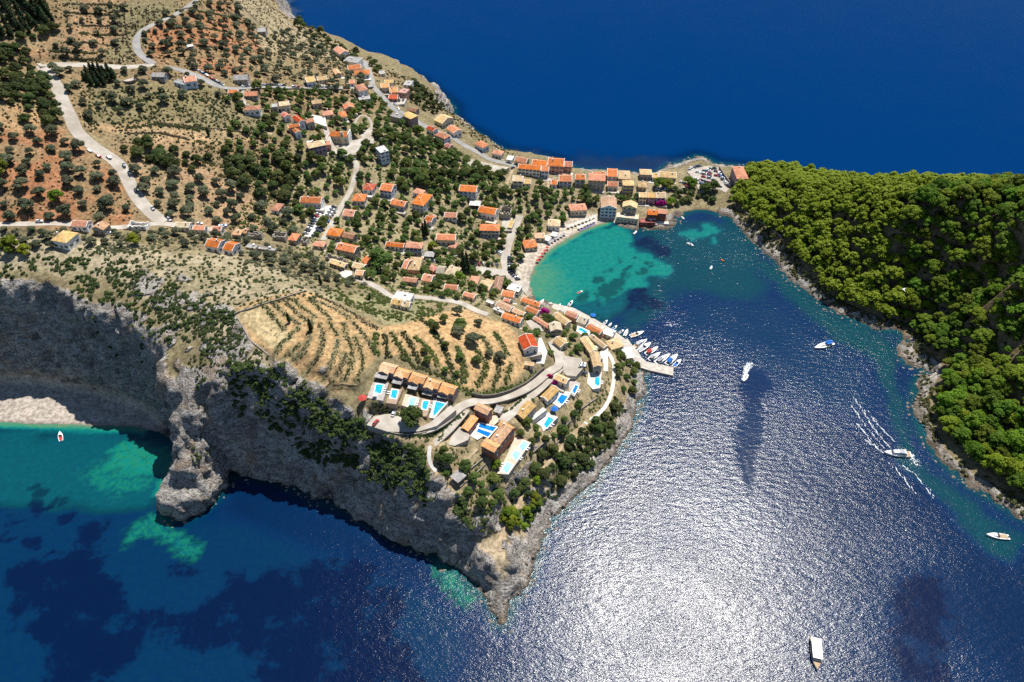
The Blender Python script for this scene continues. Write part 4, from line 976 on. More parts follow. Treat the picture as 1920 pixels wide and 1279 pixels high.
m, nt, b = new_mat('sea')
tc = N(nt, 'ShaderNodeTexCoord'); ov = tc.outputs['Object']
A = {k: N(nt, 'ShaderNodeAttribute', attribute_name=k).outputs['Fac'] for k in ('shal', 'weed', 'reef', 'calm')}
nz = noise_n(nt, ov, .07, 6, .6); nz2 = noise_n(nt, ov, .33, 5, .6)
opn = N(nt, 'ShaderNodeAttribute', attribute_name='open').outputs['Fac']
deepc = mixc(nt, maprange(nt, noise_n(nt, ov, .012, 3), .35, .65), (.0004, .0125, .047), (.0005, .0160, .058))
deepc = mixc(nt, opn, deepc, (.0002, .0250, .105))
cr = N(nt, 'ShaderNodeValToRGB')
els = [(0.0, (.0004, .009, .045)), (.18, (.0004, .0175, .064)), (.32, (.0007, .037, .052)), (.45, (.0012, .060, .082)), (.64, (.003, .150, .125)), (.82, (.045, .180, .106)), (1.0, (.16, .160, .085))]
while len(cr.color_ramp.elements) < len(els): cr.color_ramp.elements.new(.5)
for e_, (p_, c_) in zip(cr.color_ramp.elements, els): e_.position = p_; e_.color = (*c_, 1)
sfac = math_n(nt, 'ADD', A['shal'], math_n(nt, 'MULTIPLY', math_n(nt, 'MULTIPLY_ADD', nz2, 1.0, -.5), math_n(nt, 'MULTIPLY', A['shal'], .55)), clamp=True)
nt.links.new(sfac, cr.inputs[0])
wcol = mixc(nt, maprange(nt, A['shal'], .02, .16), deepc, cr.outputs[0])
# cracked reef flats
vo = N(nt, 'ShaderNodeTexVoronoi', feature='DISTANCE_TO_EDGE'); vo.inputs['Scale'].default_value = .11
vm = N(nt, 'ShaderNodeVectorMath', operation='ADD'); nt.links.new(ov, vm.inputs[0])
vs_ = N(nt, 'ShaderNodeVectorMath', operation='SCALE'); vs_.inputs['Scale'].default_value = 9.0
nt.links.new(noise_n(nt, ov, .12, 3, .6, 1), vs_.inputs[0]); nt.links.new(vs_.outputs[0], vm.inputs[1]); nt.links.new(vm.outputs[0], vo.inputs['Vector'])
crack = math_n(nt, 'MULTIPLY', maprange(nt, vo.outputs['Distance'], 0.0, .07, .45, 0), math_n(nt, 'MULTIPLY', A['reef'], maprange(nt, noise_n(nt, ov, .2, 3), .4, .6)))
wcol = mixc(nt, math_n(nt, 'MULTIPLY', A['reef'], maprange(nt, nz2, .40, .60, .05, .75)), wcol, (.006, .135, .075))
wcol = mixc(nt, crack, wcol, (.001, .04, .045))
wmask = math_n(nt, 'MULTIPLY', maprange(nt, A['weed'], .04, .22), maprange(nt, math_n(nt, 'ADD', A['weed'], math_n(nt, 'ADD', math_n(nt, 'MULTIPLY_ADD', nz, 3.2, -1.6), math_n(nt, 'MULTIPLY_ADD', nz2, 1.3, -.65))), .22, .80, 0, .86))
weedc = mixc(nt, maprange(nt, A['shal'], .3, .6), (.0004, .0050, .030), (.0012, .040, .044))
wcol = mixc(nt, wmask, wcol, weedc)
nt.links.new(wcol, b.inputs['Base Color'])
b.inputs['Roughness'].default_value = .17
nt.links.new(maprange(nt, opn, 0, 1, 1.33, 1.09), b.inputs['IOR'])
nt.links.new(maprange(nt, opn, 0, 1, .42, .05), b.inputs['Specular IOR Level'])
# wind waves
mw = N(nt, 'ShaderNodeMapping'); mw.inputs['Rotation'].default_value = (0, 0, R(-24)); mw.inputs['Scale'].default_value = (.55, 1.15, 1)
nt.links.new(ov, mw.inputs[0])
w1 = noise_n(nt, mw.outputs[0], .36, 3, .55); w2 = noise_n(nt, mw.outputs[0], 1.5, 3, .6)
wind = noise_n(nt, ov, .018, 3, .5)
wamp = math_n(nt, 'MULTIPLY', maprange(nt, wind, .3, .7, .75, 1.15), maprange(nt, A['calm'], 0, 1, 1.0, .45))
hw_ = math_n(nt, 'MULTIPLY', math_n(nt, 'ADD', math_n(nt, 'MULTIPLY', w1, .75), math_n(nt, 'MULTIPLY', w2, .34)), wamp)
bp = N(nt, 'ShaderNodeBump'); bp.inputs['Distance'].default_value = 0.37; bp.inputs['Strength'].default_value = 1.0
nt.links.new(hw_, bp.inputs['Height']); nt.links.new(bp.outputs[0], b.inputs['Normal'])
link('sea', sm, 'sea', kind='structure')

# road ribbons and terrace slabs
for (line, w), (nm, w_, mk, _) in zip(ROADW, ROADS):
    d = np.gradient(line[:, :2], axis=0); d /= np.maximum(np.hypot(d[:, 0], d[:, 1]), 1e-6)[:, None]
    nrm = np.c_[-d[:, 1], d[:, 0]]
    wv = w * (0.94 + .14 * fbm(line[:, 0] / 9, line[:, 1] / 9, seed=5))
    rows = []
    for s, dz in ((-.5, -.9), (-.5, 0.06), (0, .10), (.5, 0.06), (.5, -.9)):
        rows.append(np.c_[line[:, :2] + nrm * (s * wv)[:, None], line[:, 2] + dz])
    v = np.stack(rows, 1).reshape(-1, 3); n = len(line)
    ii = np.arange(n * 5).reshape(n, 5)
    f = np.stack([ii[:-1, :-1], ii[:-1, 1:], ii[1:, 1:], ii[1:, :-1]], -1).reshape(-1, 4)[:, ::-1]
    link(nm, np_mesh(nm, v, f, False), mk, kind='structure')
for nm, mk, pl, z in PATIOW:
    bm = bmesh.new()
    vsn = [bm.verts.new((p[0], p[1], z)) for p in pl]
    f = bm.faces.new(vsn); f.normal_update()
    if f.normal.z < 0: f.normal_flip()
    r_ = bmesh.ops.extrude_face_region(bm, geom=[f])
    bmesh.ops.translate(bm, verts=[e for e in r_['geom'] if isinstance(e, bmesh.types.BMVert)], vec=(0, 0, -4.0))
    bmesh.ops.recalc_face_normals(bm, faces=bm.faces)
    me = bpy.data.meshes.new(nm); bm.to_mesh(me); bm.free()
    link(nm, me, mk, kind='structure')
# ------------------------------------------------------------------ buildings
def two(name, cols, **k): return simple(name, cols, **k)
ROOFC = {'o': (.56, .19, .075), 'p': (.62, .34, .165), 't': (.62, .42, .195), 'r': (.50, .105, .055), 'b': (.30, .165, .105), 'e': (.36, .345, .33), 'w': (.74, .73, .70),
         'k': (.58, .22, .16), 'd': (.42, .085, .065), 'n': (.58, .27, .20), 'u': (.46, .385, .27), 'y': (.70, .58, .38), 'c': (.62, .54, .42), 's': (.42, .37, .31)}
ROOFW = {'o': 'orange', 'p': 'peach', 't': 'ochre', 'r': 'rust red', 'b': 'brown', 'e': 'grey', 'w': 'white', 'k': 'pink', 'd': 'crimson', 'n': 'pink', 'u': 'pale', 'y': 'cream', 'c': 'cream', 's': 'stone'}
WALLC = {'t': (.34, .14, .085), 'w': (.78, .76, .72), 'c': (.66, .57, .43), 's': (.36, .325, .28), 'd': (.30, .085, .05), 'y': (.66, .50, .27), 'l': (.40, .27, .36), 'n': (.62, .34, .26), 'b': (.62, .68, .74), 'm': (.34, .255, .245)}
WALLW = {'t': 'terracotta', 'w': 'white', 'c': 'cream', 's': 'stone', 'd': 'dark red', 'y': 'yellow', 'l': 'lilac', 'n': 'pink', 'b': 'pale blue', 'm': 'mauve stone'}
for k, c in ROOFC.items():
    m, nt, b = new_mat('roof_' + k)
    tc = N(nt, 'ShaderNodeTexCoord'); ov = tc.outputs['Object']
    oi = N(nt, 'ShaderNodeObjectInfo')
    n1 = noise_n(nt, ov, .55, 5, .65); n2 = noise_n(nt, ov, 3.2, 3, .6)
    cc = mixc(nt, maprange(nt, n1, .34, .68), tuple(q * .66 for q in c), tuple(min(.85, q * 1.1) for q in c))
    cc = mixc(nt, maprange(nt, n2, .5, .75, 0, .35), cc, tuple(q * .5 for q in c))
    hs = N(nt, 'ShaderNodeHueSaturation'); nt.links.new(cc, hs.inputs['Color'])
    nt.links.new(maprange(nt, oi.outputs['Random'], 0, 1, .76, 1.16), hs.inputs['Value'])
    nt.links.new(maprange(nt, math_n(nt, 'FRACT', math_n(nt, 'MULTIPLY', oi.outputs['Random'], 9.7)), 0, 1, .80, 1.10), hs.inputs['Saturation'])
    nt.links.new(hs.outputs[0], b.inputs['Base Color'])
    b.inputs['Roughness'].default_value = .85; b.inputs['Specular IOR Level'].default_value = .15
for k, c in WALLC.items():
    simple('wall_' + k, c, .9, .09, .5)
simple('ridge', (.66, .44, .30), .85, .1, 1.0)
simple('verge', (.78, .75, .70), .85, .06, 1.0)
simple('pane', (.045, .055, .07), .25, .1, 1.0, spec=.5)
simple('shutter_blue', (.10, .20, .36), .6, .1, 1.0)
simple('shutter_brown', (.14, .075, .04), .7, .1, 1.0)
simple('shutter_green', (.07, .14, .09), .7, .1, 1.0)
simple('timber', (.16, .10, .06), .8, .15, 1.0)
simple('render_white', (.76, .74, .70), .85, .06, .6)

class MB:
    def __init__(s): s.v, s.f = [], []
    def quad(s, *p):
        i = len(s.v); s.v += [tuple(q) for q in p]; s.f.append(tuple(range(i, i + len(p))))
    def box(s, x0, x1, y0, y1, z0, z1):
        i = len(s.v)
        s.v += [(x0, y0, z0), (x1, y0, z0), (x1, y1, z0), (x0, y1, z0), (x0, y0, z1), (x1, y0, z1), (x1, y1, z1), (x0, y1, z1)]
        s.f += [tuple(i + k for k in q) for q in ((0, 3, 2, 1), (4, 5, 6, 7), (0, 1, 5, 4), (1, 2, 6, 5), (2, 3, 7, 6), (3, 0, 4, 7))]
    def prism(s, poly, z0, z1):
        i = len(s.v); n = len(poly)
        s.v += [(p[0], p[1], z0) for p in poly] + [(p[0], p[1], z1) for p in poly]
        s.f.append(tuple(range(i + n - 1, i - 1, -1))); s.f.append(tuple(range(i + n, i + 2 * n)))
        s.f += [(i + k, i + (k + 1) % n, i + n + (k + 1) % n, i + n + k) for k in range(n)]
    def cyl(s, x, y, z0, z1, r0, r1=None, n=8):
        r1 = r0 if r1 is None else r1
        i = len(s.v)
        for (z, r) in ((z0, r0), (z1, r1)):
            s.v += [(x + r * math.cos(2 * math.pi * k / n), y + r * math.sin(2 * math.pi * k / n), z) for k in range(n)]
        s.f += [(i + k, i + (k + 1) % n, i + n + (k + 1) % n, i + n + k) for k in range(n)]
        s.f.append(tuple(range(i + n, i + 2 * n))); s.f.append(tuple(range(i + n - 1, i - 1, -1)))
    def rot(s, a):
        c, q = math.cos(a), math.sin(a); s.v = [(x * c - y * q, x * q + y * c, z) for x, y, z in s.v]; return s
    def mesh(s, name, mats=()):
        me = bpy.data.meshes.new(name); me.from_pydata(s.v, [], s.f)
        for k in ([mats] if isinstance(mats, str) else mats): me.materials.append(MATS[k])
        me.update(); return me
    def build(s, name, mat, parent=None, **k): return link(name, s.mesh(name, mat), parent=parent, **k)

def empty(name, loc, rotz, label, cat, group=None):
    return link(name, None, label=label, cat=cat, group=group, loc=loc, rotz=rotz)

def make_window(kind):
    s = MB(); s.box(-.62, .62, -.07, .03, -.08, 1.5)
    n = len(s.f); s.box(-.5, .5, -.11, .0, .03, 1.4)
    n2 = len(s.f)
    if kind != 'pane':
        for sx in (-1, 1): s.box(min(sx * .56, sx * 1.05), max(sx * .56, sx * 1.05), -.14, -.02, .0, 1.42)
    me = s.mesh('window', ('render_white', 'pane', kind if kind != 'pane' else 'pane'))
    for i, p in enumerate(me.polygons): p.material_index = 0 if i < n else (1 if i < n2 else 2)
    return me
WIN = {k: make_window(k) for k in ('pane', 'shutter_blue', 'shutter_brown', 'shutter_green')}
s = MB(); s.box(-.5, .5, -.1, .03, 0, 2.1); DOOR = s.mesh('door', 'timber')

def roof_gable(Lu, Lv, oh, slope, th=.16):
    """ridge along x, eaves at z = 0; returns builder and rise"""
    hv = Lv / 2; rise = hv * slope
    s = MB(); x0, x1 = -Lu / 2 - .05, Lu / 2 + .05
    e = hv + oh; ze = -oh * slope
    prof = [(-e, ze), (0, rise), (e, ze), (e, ze + th), (0, rise + th * 1.05), (-e, ze + th)]
    i = len(s.v)
    for x in (x0, x1): s.v += [(x, p[0], p[1]) for p in prof]
    n = 6
    s.f += [(i + k, i + (k + 1) % n, i + n + (k + 1) % n, i + n + k) for k in range(n)]
    s.f += [(i + 0, i + 5, i + 4, i + 1), (i + 1, i + 4, i + 3, i + 2), (i + 6, i + 7, i + 10, i + 11), (i + 7, i + 8, i + 9, i + 10)]
    return s, rise

def roof_hip(Lu, Lv, oh, slope, th=.14):
    a, b = Lu / 2 + oh, Lv / 2 + oh; z0 = -oh * slope
    rr = max(a - b, .12); rise = z0 + b * slope
    s = MB()
    s.v = [(-a, -b, z0), (a, -b, z0), (a, b, z0), (-a, b, z0), (-a, -b, z0 + th), (a, -b, z0 + th), (a, b, z0 + th), (-a, b, z0 + th), (-rr, 0, rise + th), (rr, 0, rise + th)]
    s.f = [(0, 3, 2, 1), (0, 1, 5, 4), (1, 2, 6, 5), (2, 3, 7, 6), (3, 0, 4, 7), (4, 5, 9, 8), (5, 6, 9), (6, 7, 8, 9), (7, 4, 8)]
    return s, rise + th, rr

def hip_caps(Lu, Lv, oh, slope, rise, rr):
    s = MB(); a, b = Lu / 2 + oh, Lv / 2 + oh; z0 = -oh * slope + .14
    def bar(p, q, w=.16):
        p, q = Vector(p), Vector(q); d = (q - p).normalized(); sdir = d.cross(Vector((0, 0, 1))).normalized() * w; up = Vector((0, 0, .1))
        i = len(s.v); s.v += [tuple(p - sdir), tuple(p + up), tuple(p + sdir), tuple(q - sdir), tuple(q + up), tuple(q + sdir)]
        s.f += [(i, i + 3, i + 4, i + 1), (i + 1, i + 4, i + 5, i + 2), (i, i + 1, i + 2), (i + 3, i + 5, i + 4)]
    bar((-rr, 0, rise), (rr, 0, rise))
    for sx in (-1, 1):
        for sy in (-1, 1): bar((sx * a, sy * b, z0), (sx * rr, 0, rise))
    return s

used_labels = {}
def uniq(l):
    used_labels[l] = used_labels.get(l, 0) + 1
    return l

def dormer_cross(L, D, slope):
    # short roof leaving the main roof at right angles on the front
    s = MB(); w = L * .30; front = -D / 2 - 1.4; rise = w * slope * 1.0
    prof = [(-w - .25, -.1), (0, rise + .05), (w + .25, -.1), (w + .25, .06), (0, rise + .22), (-w - .25, .06)]
    ys = (front, 0.0)
    for y in ys: s.v += [(p[0] - L * .12, y, p[1]) for p in prof]
    n = 6
    s.f += [(k, n + k, n + (k + 1) % n, (k + 1) % n) for k in range(n)]
    s.f += [(0, 1, 4, 5), (1, 2, 3, 4)]
    return s, w, front, rise

def build_house(H):
    L, D, hw, ty, base = H['L'], H['D'], H['hw'], H['ty'], H['base']
    rw, ww = ROOFW[H['roof']], WALLW[H['wall']]
    name, cat = 'house', 'house'
    hip = 'h' in ty
    form = {'g': 'roofed', 'x': 'roofed', 'h': 'hip-roofed', 'xh': 'hip-roofed', 'gc': 'roofed', 'f': 'flat-roofed', 'r': '', 'c': ''}[ty]
    if ty == 'r': name, cat, label = 'ruined_house', 'ruin', H['loc']
    elif ty == 'c': name, cat, label = 'canopy', 'canopy', H['loc']
    else:
        kind = 'house'
        label = ('%s %s %s, %s walls, %s' % (rw, form, kind, ww, H['loc'])).replace('  ', ' ')
    root = empty(name, (H['x'], H['y'], H['z']), H['ang'], uniq(label), cat,
                 'pergolas' if ty == 'c' else ('ruins' if ty == 'r' else 'village houses'))
    rnd = random.Random(int(H['x'] * 13 + H['y'] * 7))
    wm, rm = 'wall_' + H['wall'], 'roof_' + H['roof']
    slope = .42 if not hip else .40
    if ty == 'c':
        s = MB(); s.box(-L / 2, L / 2, -D / 2, D / 2, hw - .18, hw); s.build('roof', rm, root)
        for k in range(1, int(L / 1.2)):
            pass
        s = MB()
        for sx in (-1, 1):
            for sy in (-1, 1):
                p = MB(); px_, py_ = sx * (L / 2 - .2), sy * (D / 2 - .2); p.box(px_ - .12, px_ + .12, py_ - .12, py_ + .12, -base, hw - .18)
                p.build('post', 'timber' if H['wall'] == 's' else 'render_white', root)
        # roof battens
        s = MB()
        nb = max(3, int(L / .9))
        for k in range(nb): x = -L / 2 + .3 + (L - .6) * k / (nb - 1); s.box(x - .06, x + .06, -D / 2 - .2, D / 2 + .2, hw + .003, hw + .09)
        s.build('batten', rm, root)['kind'] = 'stuff'
        return root
    w_, d_ = L / 2 - .3, D / 2 - .3
    if ty == 'r':
        s = MB(); t = .55
        def wall(x0, x1, y0, y1):
            lx, ly = x1 - x0, y1 - y0; n = max(3, int(max(lx, ly) / 1.3))
            for k in range(n):
                h1 = hw * (.55 + .45 * rnd.random())
                if lx > ly: s.box(x0 + lx * k / n, x0 + lx * (k + 1) / n, y0, y1, -base, h1)
                else: s.box(x0, x1, y0 + ly * k / n, y0 + ly * (k + 1) / n, -base, h1)
        wall(-w_, w_, -d_, -d_ + t); wall(-w_, w_, d_ - t, d_); wall(-w_, -w_ + t, -d_ + t, d_ - t); wall(w_ - t, w_, -d_ + t, d_ - t)
        s.build('wall', wm, root)
        s = MB(); s.box(-w_ + t, w_ - t, -d_ + t, d_ - t, -base, .15); s.build('floor', 'dirt', root)
        n = max(2, int(L / 3.4))
        for k in range(n):
            o = link('window', WIN['pane'], parent=root, loc=(-w_ + 2 * w_ * (k + .5) / n, -d_ - .02, .8 if hw < 5 else 1.2)); o.scale = (1, 1, .9)
        return root
    swap = ty in ('x', 'xh')
    Lu, Lv = (D, L) if swap else (L, D)
    if hip and Lv > Lu: swap = not swap; Lu, Lv = Lv, Lu
    a90 = math.pi / 2 if swap else 0
    # walls, with the gables
    s = MB()
    if ty == 'f' or hip:
        s.box(-w_, w_, -d_, d_, -base, hw if ty != 'f' else hw - .35)
    else:
        hu, hv = Lu / 2 - .3, Lv / 2 - .3; rise = hv * slope
        sec = [(-hv, -base), (hv, -base), (hv, hw), (0, hw + rise), (-hv, hw)]
        for x in (-hu, hu): s.v += [(x, p[0], p[1]) for p in sec]
        s.f += [(4, 3, 2, 1, 0), (5, 6, 7, 8, 9)] + [(k, (k + 1) % 5, 5 + (k + 1) % 5, 5 + k) for k in range(5)]
        s.rot(a90)
    if ty == 'gc':
        c, w2, fr_, ri = dormer_cross(L, D, slope)
        s.v  # front projecting bay
        i = len(s.v); x0 = -L * .12
        sec = [(x0 - w2, -base), (x0 + w2, -base), (x0 + w2, hw - .05), (x0, hw + ri - .05), (x0 - w2, hw - .05)]
        for y in (fr_ + .3, -d_ + .2): s.v += [(p[0], y, p[1]) for p in sec]
        s.f += [(i, i + 1, i + 2, i + 3, i + 4)] + [(i + k, i + 5 + k, i + 5 + (k + 1) % 5, i + (k + 1) % 5) for k in range(5)]
    s.build('wall', wm, root)
    if ty == 'f':
        s = MB(); s.box(-w_ + .25, w_ - .25, -d_ + .25, d_ - .25, hw - .35, hw - .22); s.build('roof', rm, root)
        s = MB()
        s.box(-w_ - .03, w_ + .03, -d_ - .03, -d_ + .25, hw - .35, hw); s.box(-w_ - .03, w_ + .03, d_ - .25, d_ + .03, hw - .35, hw)
        s.box(-w_ - .03, -w_ + .25, -d_ + .25, d_ - .25, hw - .35, hw); s.box(w_ - .25, w_ + .03, -d_ + .25, d_ - .25, hw - .35, hw)
        s.build('parapet', wm if H['roof'] != 'w' else 'render_white', root)
        if L > 7:
            s = MB(); x = rnd.uniform(-.2, .3) * L; s.box(x, x + 1.6, .05 * D, .05 * D + 1.2, hw - .22, hw + .9); s.build('roof_tank', 'render_white', root)
    elif hip:
        s, rise, rr = roof_hip(Lu - .6, Lv - .6, .35, slope); s.rot(a90); s.v = [(x, y, z + hw) for x, y, z in s.v]; s.build('roof', rm, root)
        c = hip_caps(Lu - .6, Lv - .6, .35, slope, rise, rr); c.rot(a90); c.v = [(x, y, z + hw) for x, y, z in c.v]; c.build('ridge_cap', 'ridge', root)
    else:
        s, rise = roof_gable(Lu, Lv - .6, .32, slope); s.rot(a90); s.v = [(x, y, z + hw) for x, y, z in s.v]; s.build('roof', rm, root)
        c = MB(); c.box(-Lu / 2 - .07, Lu / 2 + .07, -.16, .16, rise + .10, rise + .24); c.rot(a90); c.v = [(x, y, z + hw) for x, y, z in c.v]; c.build('ridge_cap', 'ridge', root)
        if H['wall'] in 'wbcn' or 'white gable' in H['loc']:
            v = MB(); hv = (Lv - .6) / 2
            for x in (-Lu / 2 - .02, Lu / 2 - .20):
                for sg in (-1, 1):
                    i = len(v.v); e = hv + .33
                    for xx in (x - .05, x + .27):
                        v.v += [(xx, sg * e, -.32 * slope + .14), (xx, 0, rise + .16), (xx, 0, rise + .34), (xx, sg * e, -.32 * slope + .32)]
                    v.f += [(i, i + 1, i + 2, i + 3), (i + 4, i + 7, i + 6, i + 5), (i + 3, i + 2, i + 6, i + 7), (i, i + 3, i + 7, i + 4), (i + 0, i + 4, i + 5, i + 1)]
                if x < 0: h0 = len(v.v), len(v.f)
            v.rot(a90); v.v = [(x, y, z + hw) for x, y, z in v.v]
            for lo_, hi_ in (((0, 0), h0), (h0, (len(v.v), len(v.f)))):
                w2_ = MB(); w2_.v = v.v[lo_[0]:hi_[0]]; w2_.f = [tuple(i - lo_[0] for i in f) for f in v.f[lo_[1]:hi_[1]]]; w2_.build('verge', 'verge', root)
        if ty == 'gc':
            c, w2, fr_, ri = dormer_cross(L, D, slope); c.v = [(x, y, z + hw) for x, y, z in c.v]; c.build('porch_roof', rm, root)
    if ty != 'f' and rnd.random() < .45:
        c = MB(); cx, cy = rnd.uniform(.15, .32) * Lu * rnd.choice((-1, 1)), rnd.uniform(-.12, .12) * Lv
        z0 = hw + .1; c.box(cx - .32, cx + .32, cy - .32, cy + .32, z0, hw + Lv * slope / 2 + .9); c.box(cx - .42, cx + .42, cy - .42, cy + .42, hw + Lv * slope / 2 + .9, hw + Lv * slope / 2 + 1.05)
        c.rot(a90); c.build('chimney', 'render_white', root)
    # openings
    fl = max(1, int((hw + .4) / 2.9)); wk = rnd.choice(['pane', 'shutter_blue', 'shutter_brown', 'shutter_green', 'pane'])
    if H['wall'] == 'b' or 'blue' in H['loc']: wk = 'shutter_blue'
    if H['roof'] in 'de' and ty == 'f': wk = 'pane'
    def row(n, half, place, skip=-1):
        for f_ in range(fl):
            z = f_ * hw / fl + (.95 if hw / fl > 2.4 else .6)
            if z + 1.45 > hw - .1: z = hw - 1.6
            for k in range(n):
                if f_ == 0 and k == skip: continue
                x = -half + 2 * half * (k + .5) / n
                place(x, z)
    nf = max(1, int((L - 1) / 2.7)); ns = max(1, int((D - 1) / 3.2))
    def front(x, z): link('window', WIN[wk], parent=root, loc=(x, -d_ - .01, z))
    def right(x, z): link('window', WIN[wk], parent=root, loc=(w_ + .01, x, z), rotz=math.pi / 2)
    def left(x, z): link('window', WIN[wk], parent=root, loc=(-w_ - .01, x, z), rotz=-math.pi / 2)
    if ty != 'gc':
        row(nf, w_, front, nf // 2)
        link('door', DOOR, parent=root, loc=(-w_ + 2 * w_ * (nf // 2 + .5) / nf, -d_ - .01, .05))
    else:
        for x in (L * .28, L * .40): front(x, 1.2)
        link('window', WIN['pane'], parent=root, loc=(-L * .12, fr_ + .28, 1.0)).scale = (1.8, 1, 1.2)
    row(ns, d_, right); row(ns, d_, left)
    if any(q in H['loc'] for q in ('balcon', 'veranda', 'blue shuttered')) and hw > 5:
        for f_ in range(1, fl):
            z = f_ * hw / fl
            s = MB(); s.box(-w_ * .92, w_ * .92, -d_ - 1.35, -d_ - .02, z - .12, z); bal = s.build('balcony', 'render_white', root)
            s = MB(); s.box(-w_ * .92, w_ * .92, -d_ - 1.35, -d_ - 1.28, z + .85, z + .95)
            n = max(4, int(w_ * 2 / .7))
            for k in range(n): x = -w_ * .9 + w_ * 1.8 * k / (n - 1); s.box(x - .04, x + .04, -d_ - 1.34, -d_ - 1.29, z, z + .85)
            s.build('railing', 'shutter_brown', bal)
    return root

for H in HOUSEW: build_house(H)
# paved yards in front of village houses
_ry = random.Random(3)
for H in HOUSEW:
    if H['ty'] not in ('g', 'h', 'x') or H['z'] > 62 or 'villa' in H['loc'] or 'pool' in H['loc'] or _ry.random() < .38: continue
    c_, s_ = math.cos(H['ang']), math.sin(H['ang'])
    x0, x1, y0, y1 = -H['L'] / 2 - _ry.uniform(-.5, 1.5), H['L'] / 2 + _ry.uniform(-.5, 2.5), -H['D'] / 2 - _ry.uniform(2.4, 4.4), -H['D'] / 2 + .2
    w_ = [(H['x'] + x * c_ - y * s_, H['y'] + x * s_ + y * c_) for x, y in ((x0, y0), (x1, y0), (x1, y1), (x0, y1))]
    if max(float(sample(SD, *q)) for q in w_) < 2: continue
    b_ = MB(); b_.box(x0, x1, y0, y1, -3.0, .04)
    o = link('yard', b_.mesh('yard', _ry.choice(['pale', 'chalk', 'quay', 'pale', 'peach'])), kind='structure', loc=(H['x'], H['y'], H['z']), rotz=H['ang'])

# the church
g0 = [F('c', 362, 610), F('c', 590, 620), F('c', 628, 560)]
zg = G(*F('c', 480, 660))[2]
for _ in range(4):
    a, b_, c_ = [np.array(P(q[0], q[1], zg + 6.5)) for q in g0]
    u = b_ - a; L = float(np.hypot(*u)); u /= L; n_ = np.array([-u[1], u[0]]); D = max(float((c_ - a) @ n_), 7.5)
    ctr = a + u * L / 2 + n_ * D / 2; zg = float(hgt(*ctr))
root = empty('church', (ctr[0], ctr[1], zg), math.atan2(u[1], u[0]), 'cream church with orange roof and bell gable by the pale square', 'church')
s, rise = roof_gable(L, D - .6, .3, .42); s.v = [(x, y, z + 6.5) for x, y, z in s.v]; s.build('roof', 'roof_o', root)
s = MB(); hv = D / 2 - .3
for x in (-L / 2 + .2, L / 2 - .2): s.v += [(x, -hv, -3), (x, hv, -3), (x, hv, 6.5), (x, 0, 6.5 + hv * .42), (x, -hv, 6.5)]
s.f += [(4, 3, 2, 1, 0), (5, 6, 7, 8, 9)] + [(k, (k + 1) % 5, 5 + (k + 1) % 5, 5 + k) for k in range(5)]
s.build('wall', 'wall_c', root)
s = MB(); s.box(L * .12, L * .12 + 2.6, -D / 2 - .9, -D / 2 + .35, -3, 9.2); s.box(L * .12 + .2, L * .12 + 2.4, -D / 2 - .7, -D / 2 + .15, 9.2, 10.6); tw = s.build('bell_gable', 'wall_c', root)
s = MB(); s.box(L * .12 + .8, L * .12 + 1.8, -D / 2 - .95, -D / 2 + .4, 7.0, 8.6); s.build('bell_opening', 'pane', tw)
s = MB(); s.box(L / 2 - .3, L / 2 + .35, -hv - .4, hv + .4, -3, 9.0); s.build('end_gable', 'wall_w', root)
for k in range(5): link('window', WIN['pane'], parent=root, loc=(-L / 2 + L * (k + .5) / 5 * .95, -D / 2 + .26, 2.6))
for q in (-1.5, 1.5): link('window', WIN['pane'], parent=root, loc=(L / 2 + .38, q, 3.0), rotz=math.pi / 2)
# ------------------------------------------------------------------ vegetation
def leaf_mat(name, col, tip, rnd=.30):
    m, nt, b = new_mat(name)
    oi = N(nt, 'ShaderNodeObjectInfo'); tc = N(nt, 'ShaderNodeTexCoord')
    n1 = noise_n(nt, tc.outputs['Object'], 1.1, 3)
    c = mixc(nt, maprange(nt, n1, .38, .64), col, tip)
    hs = N(nt, 'ShaderNodeHueSaturation'); nt.links.new(c, hs.inputs['Color'])
    nt.links.new(maprange(nt, oi.outputs['Random'], 0, 1, 1 - rnd, 1 + rnd), hs.inputs['Value'])
    nt.links.new(maprange(nt, math_n(nt, 'FRACT', math_n(nt, 'MULTIPLY', oi.outputs['Random'], 8.3)), 0, 1, .470, .520), hs.inputs['Hue'])
    nt.links.new(hs.outputs[0], b.inputs['Base Color'])
    b.inputs['Roughness'].default_value = .65; b.inputs['Specular IOR Level'].default_value = .18
    tr = N(nt, 'ShaderNodeBsdfTranslucent'); nt.links.new(hs.outputs[0], tr.inputs[0])
    ms = N(nt, 'ShaderNodeMixShader'); ms.inputs[0].default_value = .40
    out = nt.nodes['Material Output']
    nt.links.new(b.outputs[0], ms.inputs[1]); nt.links.new(tr.outputs[0], ms.inputs[2]); nt.links.new(ms.outputs[0], out.inputs[0])
    return m
leaf_mat('leaf_pine', (.100, .178, .010), (.160, .245, .016))
leaf_mat('leaf_olive', (.100, .120, .064), (.150, .165, .098))
leaf_mat('leaf_broad', (.068, .110, .024), (.120, .160, .036))
leaf_mat('leaf_cypress', (.030, .055, .020), (.048, .075, .027))
leaf_mat('leaf_lime', (.120, .180, .012), (.170, .220, .018))
leaf_mat('leaf_scrub', (.052, .070, .022), (.085, .095, .035), .35)
leaf_mat('leaf_heath', (.075, .068, .038), (.110, .092, .050), .3)
leaf_mat('leaf_dark', (.056, .085, .024), (.092, .122, .032), .3)
leaf_mat('flower', (.42, .012, .15), (.55, .03, .24), .1)
simple('bark', (.13, .095, .065), .95, .2, 2.0)

